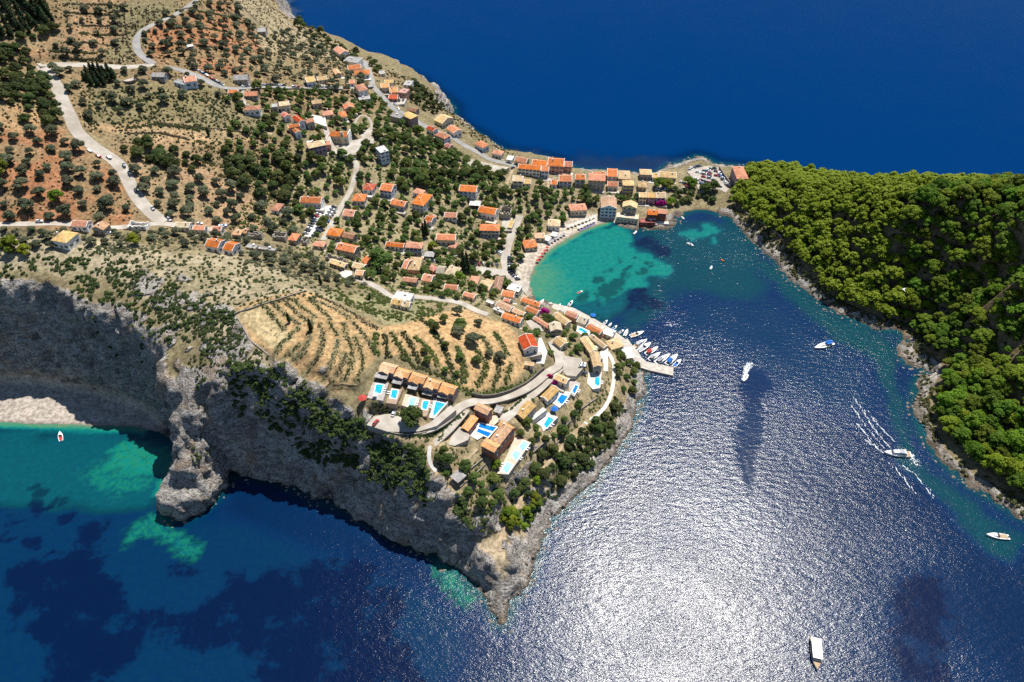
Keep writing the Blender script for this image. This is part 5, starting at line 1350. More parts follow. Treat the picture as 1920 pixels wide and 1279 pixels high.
ICO = None
def ico(n=1):
    bm = bmesh.new(); bmesh.ops.create_icosphere(bm, subdivisions=n, radius=1)
    v = np.array([q.co[:] for q in bm.verts]); f = np.array([[w.index for w in q.verts] for q in bm.faces]); bm.free(); return v, f
def _ico0():
    bm = bmesh.new(); bmesh.ops.create_icosphere(bm, subdivisions=1, radius=1); bm.free()
    t = (1 + 5 ** .5) / 2; v = np.array([(-1, t, 0), (1, t, 0), (-1, -t, 0), (1, -t, 0), (0, -1, t), (0, 1, t), (0, -1, -t), (0, 1, -t), (t, 0, -1), (t, 0, 1), (-t, 0, -1), (-t, 0, 1)], float)
    f = np.array([(0, 11, 5), (0, 5, 1), (0, 1, 7), (0, 7, 10), (0, 10, 11), (1, 5, 9), (5, 11, 4), (11, 10, 2), (10, 7, 6), (7, 1, 8), (3, 9, 4), (3, 4, 2), (3, 2, 6), (3, 6, 8), (3, 8, 9), (4, 9, 5), (2, 4, 11), (6, 2, 10), (8, 6, 7), (9, 8, 1)])
    return v / np.linalg.norm(v[0]), f
ICOS = [_ico0(), ico(2)]
ICOS[1] = _ico0()

def leaf_quads(lobes, n, size, r, jit=.42, shell=(.84, 1.06), low=-.45):
    """leaf sprays spread over a set of lobes, denser on their tops: (n*4, 3) points"""
    L = np.array(lobes, float)
    area = L[:, 3] * L[:, 4] + L[:, 3] * L[:, 5] + L[:, 4] * L[:, 5]
    pick = r.choice(len(L), n * 2, p=area / area.sum())
    d = r.normal(size=(n * 2, 3)); d /= np.linalg.norm(d, axis=1)[:, None]
    d[:, 2] = np.where(d[:, 2] < low, -d[:, 2], d[:, 2])
    rad = r.uniform(*shell, n * 2)[:, None]
    c = L[pick, :3] + d * L[pick, 3:6] * rad
    ins = np.zeros(n * 2)
    for l in L:
        ins += (((c - l[:3]) / l[3:6]) ** 2).sum(1) < .62
    ok = np.nonzero(ins == 0)[0][:n]
    c, d, pk = c[ok], d[ok], pick[ok]
    nn = d / L[pk, 3:6]; nn /= np.linalg.norm(nn, axis=1)[:, None]
    nn += r.normal(size=nn.shape) * jit + np.array([0, 0, .55]); nn /= np.linalg.norm(nn, axis=1)[:, None]
    t = np.cross(nn, r.normal(size=nn.shape)); t /= np.linalg.norm(t, axis=1)[:, None]
    bt = np.cross(nn, t)
    s = size * r.uniform(.6, 1.25, len(c))[:, None]
    k = r.uniform(.5, .9, len(c))[:, None]
    return np.stack([c - t * s, c - bt * s * k, c + t * s, c + bt * s * k], 1)

def crown_mesh(name, lobes, n, size, mat, seed, core=.80, ic=1, **kw):
    IV, IF = ICOS[ic]
    r = np.random.default_rng(seed)
    q = leaf_quads(lobes, n, size, r, **kw)
    v = [q.reshape(-1, 3)]; faces = [list(range(i * 4, i * 4 + 4)) for i in range(len(q))]
    off = len(q) * 4
    for l in lobes:
        j = 1 + r.normal(size=(len(IV), 1)) * .08
        v.append(IV * np.array(l[3:6]) * core * j + np.array(l[:3])); faces += (IF + off).tolist(); off += len(IV)
    me = bpy.data.meshes.new(name); me.from_pydata(np.concatenate(v).tolist(), [], faces)
    me.materials.append(MATS[mat]); me.update()
    return me

def trunk_mesh(name, h, r0, limbs, seed, lean=.3):
    rr = random.Random(seed); s = MB()
    pts = [(0, 0, -.8, r0 * 1.3), (rr.uniform(-lean, lean) * .5, rr.uniform(-lean, lean) * .5, h * .5, r0 * .8), (rr.uniform(-lean, lean), rr.uniform(-lean, lean), h, r0 * .5)]
    def tube(a, b, ra, rb, n=6):
        a, b = Vector(a), Vector(b); d = (b - a).normalized(); u = d.orthogonal().normalized(); w = d.cross(u)
        i = len(s.v)
        for p, r_ in ((a, ra), (b, rb)):
            s.v += [tuple(p + (u * math.cos(2 * math.pi * k / n) + w * math.sin(2 * math.pi * k / n)) * r_) for k in range(n)]
        s.f.extend([(i + k, i + (k + 1) % n, i + n + (k + 1) % n, i + n + k) for k in range(n)])
    for a, b in zip(pts, pts[1:]): tube(a[:3], b[:3], a[3], b[3])
    for l in limbs: tube(pts[1][:3] if rr.random() < .5 else pts[2][:3], (l[0] * .8, l[1] * .8, l[2] - .1), r0 * .42, r0 * .16, 5)
    return s.mesh(name, 'bark')

def dome_lobes(r, R_, z0, z1, n, lr, flat=.75):
    out = []
    for k in range(n):
        a = 2.4 * k + r.uniform(-.4, .4); q = math.sqrt((k + .35) / n)
        x, y = R_ * q * math.cos(a), R_ * q * math.sin(a)
        z = z1 - (z1 - z0) * q ** 2.0 + r.uniform(-.35, .35)
        s = lr * r.uniform(.75, 1.2)
        out.append((x, y, z, s, s * r.uniform(.85, 1.1), s * flat * r.uniform(.85, 1.15)))
    return out

PROTO = {}
def make_proto(kind, mat, count, gen, n, size, trunk_h, trunk_r, low=-.25, jit=.42):
    PROTO[kind] = []
    for k in range(count):
        r = np.random.default_rng(100 * len(PROTO) + k)
        lobes = gen(r)
        cm = crown_mesh('crown', lobes, n, size, mat, 31 * k + len(PROTO), low=low, jit=jit)
        tmh = trunk_mesh('trunk', trunk_h, trunk_r, [l for l in lobes[::2]][:5], k)
        # one-piece version for the far ones
        jm = bpy.data.meshes.new(kind)
        bm = bmesh.new(); bm.from_mesh(cm); nf = len(bm.faces); bm.from_mesh(tmh)
        bm.faces.ensure_lookup_table()
        for f in bm.faces[nf:]: f.material_index = 1
        bm.to_mesh(jm); bm.free(); jm.materials.append(MATS[mat]); jm.materials.append(MATS['bark'])
        lo_ = crown_mesh('crown', lobes, int(n * .25), size * 1.8, mat, 77 * k, ic=0, low=low, jit=jit)
        PROTO[kind].append((cm, tmh, jm, lo_))
make_proto('pine_tree', 'leaf_pine', 9, lambda r: dome_lobes(r, r.uniform(3.2, 4.2), 3.6, 8.2, int(r.integers(11, 16)), 1.85, .78), 1050, .52, 5.0, .26)
make_proto('olive_tree', 'leaf_olive', 5, lambda r: dome_lobes(r, r.uniform(1.7, 2.1), 2.2, 3.9, int(r.integers(6, 9)), 1.35, .8), 420, .42, 2.2, .28)
make_proto('broadleaf_tree', 'leaf_broad', 6, lambda r: dome_lobes(r, r.uniform(2.2, 2.9), 2.8, 5.6, int(r.integers(8, 12)), 1.65, .85), 620, .46, 3.0, .24)
make_proto('cypress_tree', 'leaf_cypress', 3, lambda r: [(r.uniform(-.12, .12), r.uniform(-.12, .12), z, 1.7 * w, 1.7 * w, 1.4) for z, w in ((1.6, .85), (3.0, 1.0), (4.6, .95), (6.2, .8), (7.8, .62), (9.2, .40), (10.3, .22))], 420, .36, 2.0, .16)
make_proto('lime_pine', 'leaf_lime', 3, lambda r: dome_lobes(r, r.uniform(2.3, 2.8), 2.6, 5.4, 9, 1.55, .8), 620, .46, 3.5, .22)
make_proto('carob_tree', 'leaf_dark', 4, lambda r: dome_lobes(r, r.uniform(2.4, 3.1), 2.2, 4.8, 9, 1.75, .8), 560, .46, 2.2, .26)

BUILTD = BUILT.copy()
SLOPE2 = SLOPE
class Taken:
    def __init__(s): s.g = {}
    def ok(s, x, y, d):
        c = 4.0; i, j = int(x // c), int(y // c); k = int(d // c) + 1
        for a in range(i - k, i + k + 1):
            for b in range(j - k, j + k + 1):
                for (u, v, e) in s.g.get((a, b), ()):
                    if (u - x) ** 2 + (v - y) ** 2 < (.5 * (d + e)) ** 2: return False
        s.g.setdefault((i, j), []).append((x, y, d)); return True
TAKEN = Taken()

for _H in HOUSEW:
    _q = _H['cor']; _c = _q.mean(0)
    _fr = np.array([_q[0], _q[1]]); _poly = np.array([_q[0], _q[1], _q[1] + np.array([-1.0, -5.0]), _q[0] + np.array([-1.0, -5.0])])
    _lo, _hi = _poly.min(0) - 2, _poly.max(0) + 2
    _jj = np.nonzero((GY > _lo[1]) & (GY < _hi[1]))[0]; _ii = np.nonzero((GX > _lo[0]) & (GX < _hi[0]))[0]
    _sl = np.ix_(_jj, _ii); BUILT[_sl] = np.maximum(BUILT[_sl], inpoly(XX[_sl], YY[_sl], _poly))
_land = (SD > 2) & (HH > .5)
def scatter(poly, spacing, density=1.0, maxslope=52, margin=0, jitter=True, clump=None, seed=0, nmax=99999, free=False, taken=TAKEN):
    """points of a zone drawn on the photo, at least the spacing apart: list of (x, y, z)"""
    m = inpoly(PXG, PYG, poly) & _land & (SLOPE < maxslope) & (BUILT < .5) & (BEACH < .4)
    jj, ii = np.nonzero(m)
    if not len(jj): return []
    r = np.random.default_rng(seed + 1000)
    per = spacing * spacing
    dyv = np.gradient(GY)[jj] * 2.0
    n = int(dyv.sum() / per * (2.2 if free else 7.0) * density) + 1
    pk = r.choice(len(jj), n, p=dyv / dyv.sum())
    x = GX[ii[pk]] + r.uniform(-1, 1, n); y = GY[jj[pk]] + r.uniform(-1, 1, n) * np.gradient(GY)[jj[pk]] * .5
    if clump is not None:
        kk = fbm(x / clump[0], y / clump[0], octv=3, seed=seed + 5) > clump[1]; x, y = x[kk], y[kk]
    bl = sample(BUILT, x, y) < .25
    x, y = x[bl], y[bl]
    out = []
    target = dyv.sum() / per * density
    zz = hgt(x, y)
    for a, b_, c in zip(x, y, zz):
        if free or taken.ok(a, b_, spacing): out.append((float(a), float(b_), float(c)))
        if len(out) >= min(nmax, target): break
    return out

TREES = []      # (kind, x, y, z, scale, label, group)
def grow(kind, pts, s0, s1, label, group, seed=0):
    r = random.Random(seed + len(TREES)); s0 *= .82; s1 *= 1.1
    for (x, y, z) in pts: TREES.append((kind, x, y, z, r.uniform(s0, s1), label, group))

def at(kind, px, py, s, label, group=None):
    x, y, z = G(px, py)
    TAKEN.ok(x, y, 5 * s); TREES.append((kind, x, y, z, s, label, group))

# single trees one can point at
at('broadleaf_tree', 714, 506, 2.1, 'big round spreading tree beside the old lane in the village')
at('cypress_tree', 870, 512, 1.55, 'thick dark conifer beside the pale stone school')
at('cypress_tree', 876, 512, 1.45, 'dark conifer leaning against the thick conifer by the school')
at('cypress_tree', 795, 447, 1.1, 'left one of the slim cypress pair in the gardens')
at('cypress_tree', 800, 445, 1.2, 'right one of the slim cypress pair in the gardens')
at('broadleaf_tree', 773, 794, 1.55, 'broad tree in the courtyard below the pool villas')
at('olive_tree', 936, 674, 1.25, 'lone round olive in the terraced field near the rust red house')
at('olive_tree', 917, 668, .8, 'small olive beside the lone round olive')
at('olive_tree', 857, 628, 1.35, 'olive left half of the tree couple in the terraced field')
at('broadleaf_tree', 864, 618, 1.1, 'bright green half of the tree couple in the terraced field')
at('olive_tree', 886, 645, 1.45, 'round olive in the middle of the terraced field')
at('olive_tree', 858, 590, 1.2, 'olive at the top of the terraced field')
at('olive_tree', 897, 610, .9, 'small olive high in the terraced field right of the couple')
at('cypress_tree', 584, 620, .8, 'lonely cypress at the fork of the terrace strips')
at('cypress_tree', 543, 605, .6, 'short cypress left of the lonely cypress on the terraces')
at('lime_pine', 254, 458, 1.1, 'bright lime green tree at the top of the bare slope')
at('lime_pine', 27, 470, 1.4, 'lime green bush tree at the left cliff top')
at('lime_pine', 50, 476, 1.0, 'smaller lime tree right of the cliff top bush tree')
at('lime_pine', 110, 378, 1.3, 'yellow green tree among dark trees in the red field')
at('lime_pine', 4, 325, 1.6, 'yellow green tree at the left picture edge')
at('lime_pine', 1234, 352, 1.35, 'left plane tree over the isthmus terrace')
at('lime_pine', 1252, 351, 1.35, 'right plane tree over the isthmus terrace')
at('lime_pine', 1256, 384, 1.2, 'bright tree right of the bougainvillea')
at('lime_pine', 1298, 352, 1.2, 'light green tree at the left rim of the isthmus car park')
at('lime_pine', 1290, 344, 1.1, 'light green tree behind the rim of the isthmus car park')
at('broadleaf_tree', 1337, 358, 1.3, 'dark tree at the lower rim of the isthmus car park')
at('broadleaf_tree', 1322, 362, 1.3, 'dark tree left of the lower rim of the isthmus car park')
at('lime_pine', 787, 254, 1.2, 'yellow green tree under the big three storey block')
at('lime_pine', 664, 218, 1.0, 'yellow green tree above the church')
at('lime_pine', 861, 528, 1.1, 'lime coloured tree right of the pale stone school')
at('lime_pine', 812, 468, .9, 'lime shrub tree in front of the stepped house')
at('lime_pine', 930, 875, .8, 'clipped round green bush by the three pale pools')
for k, (px, py, s) in enumerate([(950, 968, .85), (958, 964, .85), (966, 970, .8), (962, 978, .75), (973, 984, .7), (957, 988, .75), (986, 962, .75), (996, 955, .7), (1000, 946, .7), (990, 972, .75), (1006, 905, .7), (1003, 935, .75), (1011, 948, .6), (945, 976, .6), (984, 990, .6)]):
    at('lime_pine', px, py, s, 'lime green pine near the headland tip beside the dirt trail', 'lime pines on the headland')
for k, (px, py) in enumerate([(165, 140), (173, 136), (181, 139), (189, 137), (197, 141), (205, 138), (214, 143), (160, 150), (169, 152), (178, 150), (188, 153), (197, 150), (207, 153), (216, 151), (172, 160), (184, 161), (196, 160)]):
    at('cypress_tree', px, py, 1.0, 'dark conifer in the dense clump by the pale road', 'dark conifer clump on the hillside')

# forest on the castle hill
FOREST = [(1372, 368), (1400, 326), (1440, 318), (1500, 325), (1700, 345), (2100, 365), (2500, 395), (2400, 1120), (1960, 960), (1880, 905), (1800, 850), (1760, 790), (1760, 740), (1775, 690), (1735, 640), (1700, 600), (1640, 592), (1580, 566), (1535, 530), (1490, 478), (1470, 450), (1432, 426), (1400, 400)]
fp = scatter(FOREST, 4.35, 1.25, 75, seed=3)
fx_, fy_, fz_ = np.array(fp).T
qx_, qy_ = proj(fx_, fy_, fz_ + 4)
sc_ = np.array([px_scale(*p) for p in fp])
vis_ = (qx_ > -30) & (qx_ < 1955) & (qy_ > -30) & (qy_ < 1310)
order = np.argsort(-np.where(vis_, sc_, 0))
near_p = [fp[i] for i in order[:285] if vis_[i]]
rest_p = [fp[i] for i in order[285:]]
def pine_label(p):
    px_, py_ = proj(*p)
    d = float(sample(SD, p[0], p[1]))
    if d < 22: return 'umbrella pine at the rocky shore edge of the castle forest'
    if px_ > 1780 and py_ > 700: return 'umbrella pine deep in the lower right of the castle forest'
    return 'umbrella pine inside the dense castle hill forest'
for p in near_p: grow('pine_tree', [p], .62, 1.2, pine_label(p), 'pines of the castle forest', 3)

# upper left hillside
grow('pine_tree', scatter([(-60, 0), (60, 0), (108, 40), (100, 62), (40, 70), (-60, 80)], 6.5, .9, seed=11), .8, 1.1, 'dark pine in the wood at the top left corner', 'top left wood') if False else None
grow('cypress_tree', scatter([(-60, -20), (50, -20), (85, 10), (105, 50), (60, 66), (-60, 80)], 4.2, 1.0, seed=12), .9, 1.4, 'tall dark cypress in the top left wood', 'cypresses of the top left wood')
grow('carob_tree', scatter([(-60, -20), (60, -20), (90, 20), (108, 56), (60, 74), (-60, 84)], 5, .9, seed=71), .8, 1.3, 'dark bushy tree in the top left wood', 'top left wood')
grow('carob_tree', scatter([(-60, 90), (60, 96), (90, 140), (120, 215), (100, 240), (60, 210), (-60, 180)], 5.6, .9, seed=13), .8, 1.3, 'dark carob tree in the belt left of the pale road', 'dark trees left of the pale road')
grow('olive_tree', scatter([(258, 55), (300, 36), (380, 0), (440, 0), (500, 90), (500, 140), (440, 150), (390, 140), (330, 118), (282, 108)], 7.6, 1.0, seed=14), .85, 1.25, 'olive tree in the red soil orchard inside the road bend', 'olives of the upper red orchard')
grow('olive_tree', scatter([(120, 10), (235, 10), (235, 60), (200, 108), (90, 112)], 8.4, .8, seed=15), .8, 1.15, 'olive tree on the striped terraces left of the road bend', 'olives on the striped terraces')
grow('olive_tree', scatter([(-40, 230), (110, 235), (200, 300), (262, 392), (240, 416), (-40, 416)], 8.4, .9, seed=16), 1.0, 1.5, 'olive tree in the red field left of the pale road', 'olives of the lower red field')
grow('carob_tree', scatter([(-40, 220), (110, 230), (200, 300), (262, 392), (240, 416), (-40, 416)], 11, .55, seed=17), .8, 1.2, 'dark bushy tree in the red field left of the pale road', 'dark trees of the lower red field')
grow('olive_tree', scatter([(85, 128), (230, 130), (300, 128), (410, 160), (430, 180), (330, 190), (230, 215), (150, 240), (120, 170)], 8.6, .7, seed=18), .85, 1.3, 'olive tree between the two hillside roads', 'olives between the hillside roads')
grow('carob_tree', scatter([(210, 250), (330, 262), (430, 300), (560, 300), (560, 390), (460, 360), (380, 330), (290, 310), (240, 300)], 6.6, .85, seed=19, clump=(26, .42)), .8, 1.3, 'dark tree in the thicket on the middle slope', 'thicket on the middle slope')
grow('broadleaf_tree', scatter([(430, 240), (560, 250), (640, 300), (640, 370), (560, 400), (470, 350), (420, 290)], 6.4, .8, seed=20), .7, 1.1, 'leafy tree in the thicket left of the steep lane', 'thicket left of the steep lane')
grow('olive_tree', scatter([(240, 320), (330, 320), (480, 370), (560, 400), (560, 440), (440, 430), (320, 425), (270, 380)], 8.2, .9, seed=21), .95, 1.4, 'olive tree in the tan grove above the plateau', 'olives above the plateau')
grow('cypress_tree', scatter([(330, 250), (560, 270), (560, 340), (400, 330)], 16, .7, seed=22), .7, 1.1, 'cypress standing up from the middle slope', 'cypresses of the middle slope')
grow('olive_tree', scatter([(480, 70), (560, 60), (640, 110), (700, 170), (680, 200), (560, 160), (500, 150)], 7.6, .85, seed=23), .8, 1.2, 'olive tree on the ridge slope above the upper village', 'olives on the ridge slope')
grow('carob_tree', scatter([(560, 42), (640, 85), (720, 130), (700, 140), (620, 100), (560, 62)], 8, .5, seed=24), .7, 1.1, 'dark bush tree along the sea ridge', 'sea ridge trees')
grow('carob_tree', scatter([(770, 150), (800, 170), (830, 205), (810, 215), (770, 190)], 5.2, .8, seed=25), .6, .9, 'dark shore bush tree on the cape slope', 'cape slope trees')
grow('broadleaf_tree', scatter([(420, 170), (560, 172), (700, 175), (760, 240), (740, 330), (680, 310), (600, 300), (520, 250), (430, 200)], 6.6, .75, seed=26), .6, 1.05, 'garden tree in the upper village', 'garden trees of the upper village')
grow('broadleaf_tree', scatter([(660, 225), (760, 235), (800, 260), (880, 300), (960, 340), (960, 372), (860, 360), (760, 350), (680, 310)], 5.6, .95, seed=27), .75, 1.15, 'green tree on the slope below the coast road', 'slope trees below the coast road')
grow('broadleaf_tree', scatter([(560, 300), (670, 330), (780, 345), (950, 355), (1100, 372), (1090, 410), (1000, 440), (1000, 540), (940, 560), (840, 560), (700, 530), (600, 460), (560, 400)], 6.0, .95, seed=28), .55, .92, 'garden tree between the houses of the lower village', 'garden trees of the lower village')
grow('olive_tree', scatter([(560, 300), (670, 330), (950, 355), (1000, 440), (940, 560), (700, 530), (560, 400)], 9.5, .6, seed=29), .8, 1.1, 'grey green olive in a village garden', 'garden olives')
grow('broadleaf_tree', scatter([(960, 345), (1200, 362), (1240, 385), (1120, 385), (1080, 400), (960, 380)], 4.8, 1.0, seed=30), .6, .95, 'tree in the green band below the isthmus houses', 'green band below the isthmus houses')
grow('carob_tree', scatter([(1255, 355), (1290, 360), (1330, 365), (1350, 385), (1300, 392), (1262, 390)], 5.0, .8, seed=31), .7, 1.0, 'dark tree above the little cove', 'trees above the little cove')
grow('olive_tree', scatter([(0, 430), (200, 432), (380, 438), (560, 470), (640, 500), (700, 540), (640, 540), (500, 500), (380, 465), (240, 462), (0, 468)], 5.6, .75, seed=32), .6, 1.0, 'greyish tree in the strip above the bare slope', 'plateau edge trees')
grow('cypress_tree', scatter([(0, 440), (380, 445), (500, 470), (640, 530), (720, 570), (640, 545), (380, 470), (0, 470)], 11, .8, seed=33), .45, .8, 'short cypress in the strip above the bare slope', 'plateau edge cypresses')
grow('broadleaf_tree', scatter([(840, 600), (880, 640), (900, 700), (860, 690), (820, 640), (800, 610)], 7, .45, seed=34), .5, .8, 'small tree in the eastern terraced field', 'small trees of the terraced field')
grow('broadleaf_tree', scatter([(780, 640), (840, 660), (880, 720), (860, 730), (790, 690)], 6, .4, seed=35), .4, .6, 'small tree behind the pool villas', 'small trees behind the villas')
grow('broadleaf_tree', scatter([(960, 785), (1010, 800), (1060, 770), (1090, 760), (1050, 830), (1000, 860), (975, 830)], 4.6, .8, seed=36), .5, .9, 'dark garden tree beside the white pool terraces', 'trees by the white pool terraces')
grow('broadleaf_tree', scatter([(1150, 655), (1195, 690), (1190, 740), (1160, 740)], 4.4, .9, seed=37), .55, .85, 'round tree on the bank above the pier', 'trees on the bank above the pier')
grow('carob_tree', scatter([(1000, 840), (1090, 800), (1150, 760), (1150, 820), (1090, 890), (1020, 930), (980, 960), (960, 940)], 3.6, 1.0, seed=38), .45, .9, 'dark bush tree on the headland slope above the rocks', 'headland slope trees')
grow('broadleaf_tree', scatter([(800, 830), (860, 860), (900, 900), (940, 900), (950, 960), (900, 960), (830, 890)], 4.0, .8, seed=39), .5, .95, 'small tree in the gardens at the end of the headland', 'garden trees at the headland end')
grow('broadleaf_tree', scatter([(930, 590), (1060, 590), (1130, 630), (1060, 690), (1000, 640)], 5.5, .7, seed=40), .45, .8, 'garden tree between the harbour houses', 'garden trees of the harbour cluster')

# what is left over past the 300 largest of a kind goes into one mass per kind
def pxsize(t): return px_scale(t[1], t[2], t[3]) * t[4] * {'pine_tree': 8, 'olive_tree': 5.5, 'broadleaf_tree': 7, 'cypress_tree': 6, 'lime_pine': 6.5, 'carob_tree': 7}[t[0]]
MASS = {}
final = []
for kind in PROTO:
    ts = sorted([t for t in TREES if t[0] == kind], key=lambda t: (-(t[6] is None), -pxsize(t)))
    ts2 = []
    for t in ts:
        qx, qy = proj(t[1], t[2], t[3] + 3)
        if -25 < qx < 1945 and -25 < qy < 1300: ts2.append(t)
    final += ts2[:295]
    MASS[kind] = [t[1:5] for t in ts2[295:]]
MASS['pine_tree'] += [(p[0], p[1], p[2], random.uniform(.62, 1.2)) for p in rest_p]
LM = [('the church', 640, 250), ('the road bend', 258, 90), ('the road junction', 697, 160), ('the hillside road fork', 290, 120), ('the pale road corner', 75, 123), ('the round threshing floor', 243, 149), ('the lower end of the pale road', 300, 412), ('the white car park', 600, 415), ('the harbour square', 960, 530),
 ('the white cube house', 715, 290), ('the big three storey block', 768, 225), ('the isthmus car park', 1330, 338), ('the stone mansion', 1385, 328), ('the curved beach', 1040, 470), ('the stone school', 850, 495), ('the big round tree', 713, 488), ('the unfinished villa', 745, 560), ('the rust red house', 990, 645), ('the pool villa row', 770, 710), ('the pier', 1230, 690),
 ('the headland tip', 938, 1100), ('the grey gazebo', 860, 895), ('the three pale pools', 965, 860), ('the pebble cove', 1690, 635), ('the castle path', 1460, 440), ('the wake trailing yacht', 1683, 850), ('the dormered block', 415, 458), ('the olive grove hut', 517, 388), ('the long white terrace block', 1000, 320), ('the lone white house', 877, 362), ('the white tarpaulin roof', 1690, 556), ('the forest clearing shed', 1838, 630), ('the low forest tent roof', 1878, 714),
 ('the lone ridge hut', 490, 56), ('the avenue', 953, 457), ('the crimson houses', 1245, 400), ('the two plane trees', 1243, 345), ('the cape', 845, 200), ('the lower road at far left', 0, 421), ('the dark conifer clump', 188, 148), ('the white pool terrace', 1115, 715), ('the right edge yacht', 1870, 1005)]
_lmx = np.array([q[1] for q in LM], float); _lmy = np.array([q[2] for q in LM], float)
_rank = {}
for t in final:
    if t[6] is None: continue
    qx, qy = proj(t[1], t[2], t[3] + 3); dd = np.hypot(_lmx - qx, _lmy - qy); k = int(np.argmin(dd))
    dx, dy = float(qx - _lmx[k]), float(qy - _lmy[k])
    side = ('left of' if dx < 0 else 'right of') if abs(dx) > abs(dy) else ('above' if dy < 0 else 'below')
    _rank.setdefault((t[0], k, side), []).append((float(dd[k]), t))
_KN = {'pine_tree': 'umbrella pine', 'olive_tree': 'grey green olive', 'broadleaf_tree': 'leafy green tree', 'cypress_tree': 'dark cypress', 'lime_pine': 'lime green pine', 'carob_tree': 'dark bushy tree'}
_ORD = ['', 'second ', 'third ', 'fourth ', 'fifth ', 'sixth ', 'seventh ', 'eighth ', 'ninth ', 'tenth ', 'eleventh ', 'twelfth ', 'thirteenth ', 'fourteenth ', 'fifteenth ', 'sixteenth ', 'seventeenth ', 'eighteenth ', 'nineteenth ', 'twentieth ']
_lab = {}
for (kd, k, side), lst in _rank.items():
    lst.sort(key=lambda q: q[0])
    for n_, (_, t) in enumerate(lst):
        o_ = _ORD[n_] if n_ < 20 else '%dth ' % (n_ + 1)
        _lab[id(t)] = '%s %s %s, %snearest one' % (_KN[kd], side, LM[k][0], o_)
final = [(*t[:5], _lab.get(id(t), t[5]), t[6]) for t in final]
for kind, x, y, z, s, label, group in final:
    r = random.Random(int(x * 97 + y * 31))
    cm, tmh, jm, _ = PROTO[kind][r.randrange(len(PROTO[kind]))]
    rz = r.uniform(0, 6.28)
    sz = s * r.uniform(.82, 1.15)
    if kind == 'cypress_tree' and (group or '').startswith(('dark conifer', 'cypresses of the top')): sz *= .72; s *= 1.2
    nmx = {'lime_pine': 'pine_tree', 'carob_tree': 'carob_tree'}.get(kind, kind)
    if pxsize((kind, x, y, z, s)) > 17 or group is None:
        root = link(nmx, None, label=label, cat='tree', group=group, loc=(x, y, z), rotz=rz); root.scale = (s, s, sz)
        link('crown', cm, parent=root); link('trunk', tmh, parent=root)
    else:
        o = link(nmx, jm, label=label, cat='tree', group=group, loc=(x, y, z), rotz=rz); o.scale = (s, s, sz)

def mesh_arrays(me):
    v = np.empty(len(me.vertices) * 3, np.float32); me.vertices.foreach_get('co', v); v = v.reshape(-1, 3)
    lt = np.empty(len(me.polygons), np.int32); me.polygons.foreach_get('loop_total', lt)
    lv = np.empty(len(me.loops), np.int32); me.loops.foreach_get('vertex_index', lv)
    return v, lt, lv
def merged(name, protos, items, mats):
    """many copies as one mesh; items = (x, y, z, scale)"""
    arrs = [mesh_arrays(p) for p in protos]
    V, LT, LV, off = [], [], [], 0
    r = np.random.default_rng(len(items))
    for (x, y, z, s) in items:
        v, lt, lv = arrs[r.integers(len(arrs))]
        a = r.uniform(0, 6.28); c, q = math.cos(a), math.sin(a)
        w = np.stack([v[:, 0] * c - v[:, 1] * q, v[:, 0] * q + v[:, 1] * c, v[:, 2] * r.uniform(.85, 1.15)], 1) * s + np.array([x, y, z])
        V.append(w.astype(np.float32)); LT.append(lt); LV.append(lv + off); off += len(v)
    V, LT, LV = np.concatenate(V), np.concatenate(LT), np.concatenate(LV)
    me = bpy.data.meshes.new(name)
    me.vertices.add(len(V)); me.vertices.foreach_set('co', V.ravel())
    me.loops.add(len(LV)); me.loops.foreach_set('vertex_index', LV.astype(np.int32))
    me.polygons.add(len(LT))
    me.polygons.foreach_set('loop_start', np.concatenate([[0], np.cumsum(LT)[:-1]]).astype(np.int32)); me.polygons.foreach_set('loop_total', LT.astype(np.int32))
    for m_ in mats: me.materials.append(MATS[m_])
    me.update(calc_edges=True)
    return me
MASSN = {'pine_tree': ('pine_forest', 'dense green pine forest covering the castle hill'), 'olive_tree': ('olive_grove', 'scattered far olive trees on the hillside'), 'broadleaf_tree': ('garden_trees', 'mass of small leafy trees in the village'), 'carob_tree': ('dark_thicket', 'mass of dark bushy trees on the slopes'), 'cypress_tree': ('cypress_wood', 'mass of dark cypresses at the top left'), 'lime_pine': ('lime_wood', 'mass of lime green trees')}
for kind, it in MASS.items():
    it = [t for t in it if (lambda q: -160 < q[0] < 2080 and -120 < q[1] < 1400)(proj(t[0], t[1], t[2] + 4))]
    print('MASS', kind, len(it))
    if it: link(MASSN[kind][0], merged(MASSN[kind][0], [p[3] for p in PROTO[kind]], it, PROTO[kind][0][0].materials.keys()), kind='stuff', label=MASSN[kind][1], cat='trees')

# ------------------------------------------------------------------ scrub: low plants nobody could count
def shrub_mesh(mat, seed, n=16, size=.44):
    r = np.random.default_rng(seed)
    lobes = [(r.uniform(-.2, .2), r.uniform(-.2, .2), .35, .85 * r.uniform(.8, 1.2), .85 * r.uniform(.8, 1.2), .6)]
    return crown_mesh('shrub', lobes, n, size, mat, seed, core=.86, ic=0)
SHR = {k: [shrub_mesh(k, 9 + i) for i in range(4)] for k in ('leaf_scrub', 'leaf_heath', 'leaf_dark', 'leaf_broad', 'leaf_olive')}
TK2 = Taken()
def scrub(name, mat, poly, spacing, density, s0, s1, label, maxslope=60, clump=None, seed=0, free=True):
    pts = scatter(poly, spacing, density, maxslope, clump=clump, seed=seed, free=free, taken=TK2)
    r = random.Random(seed)
    it = [(x, y, drop(x, y) - .1, r.uniform(s0, s1)) for x, y, z in pts]
    if it: link(name, merged(name, SHR[mat], it, [mat]), kind='stuff', label=label, cat='scrub')
    return len(it)
nsh = 0
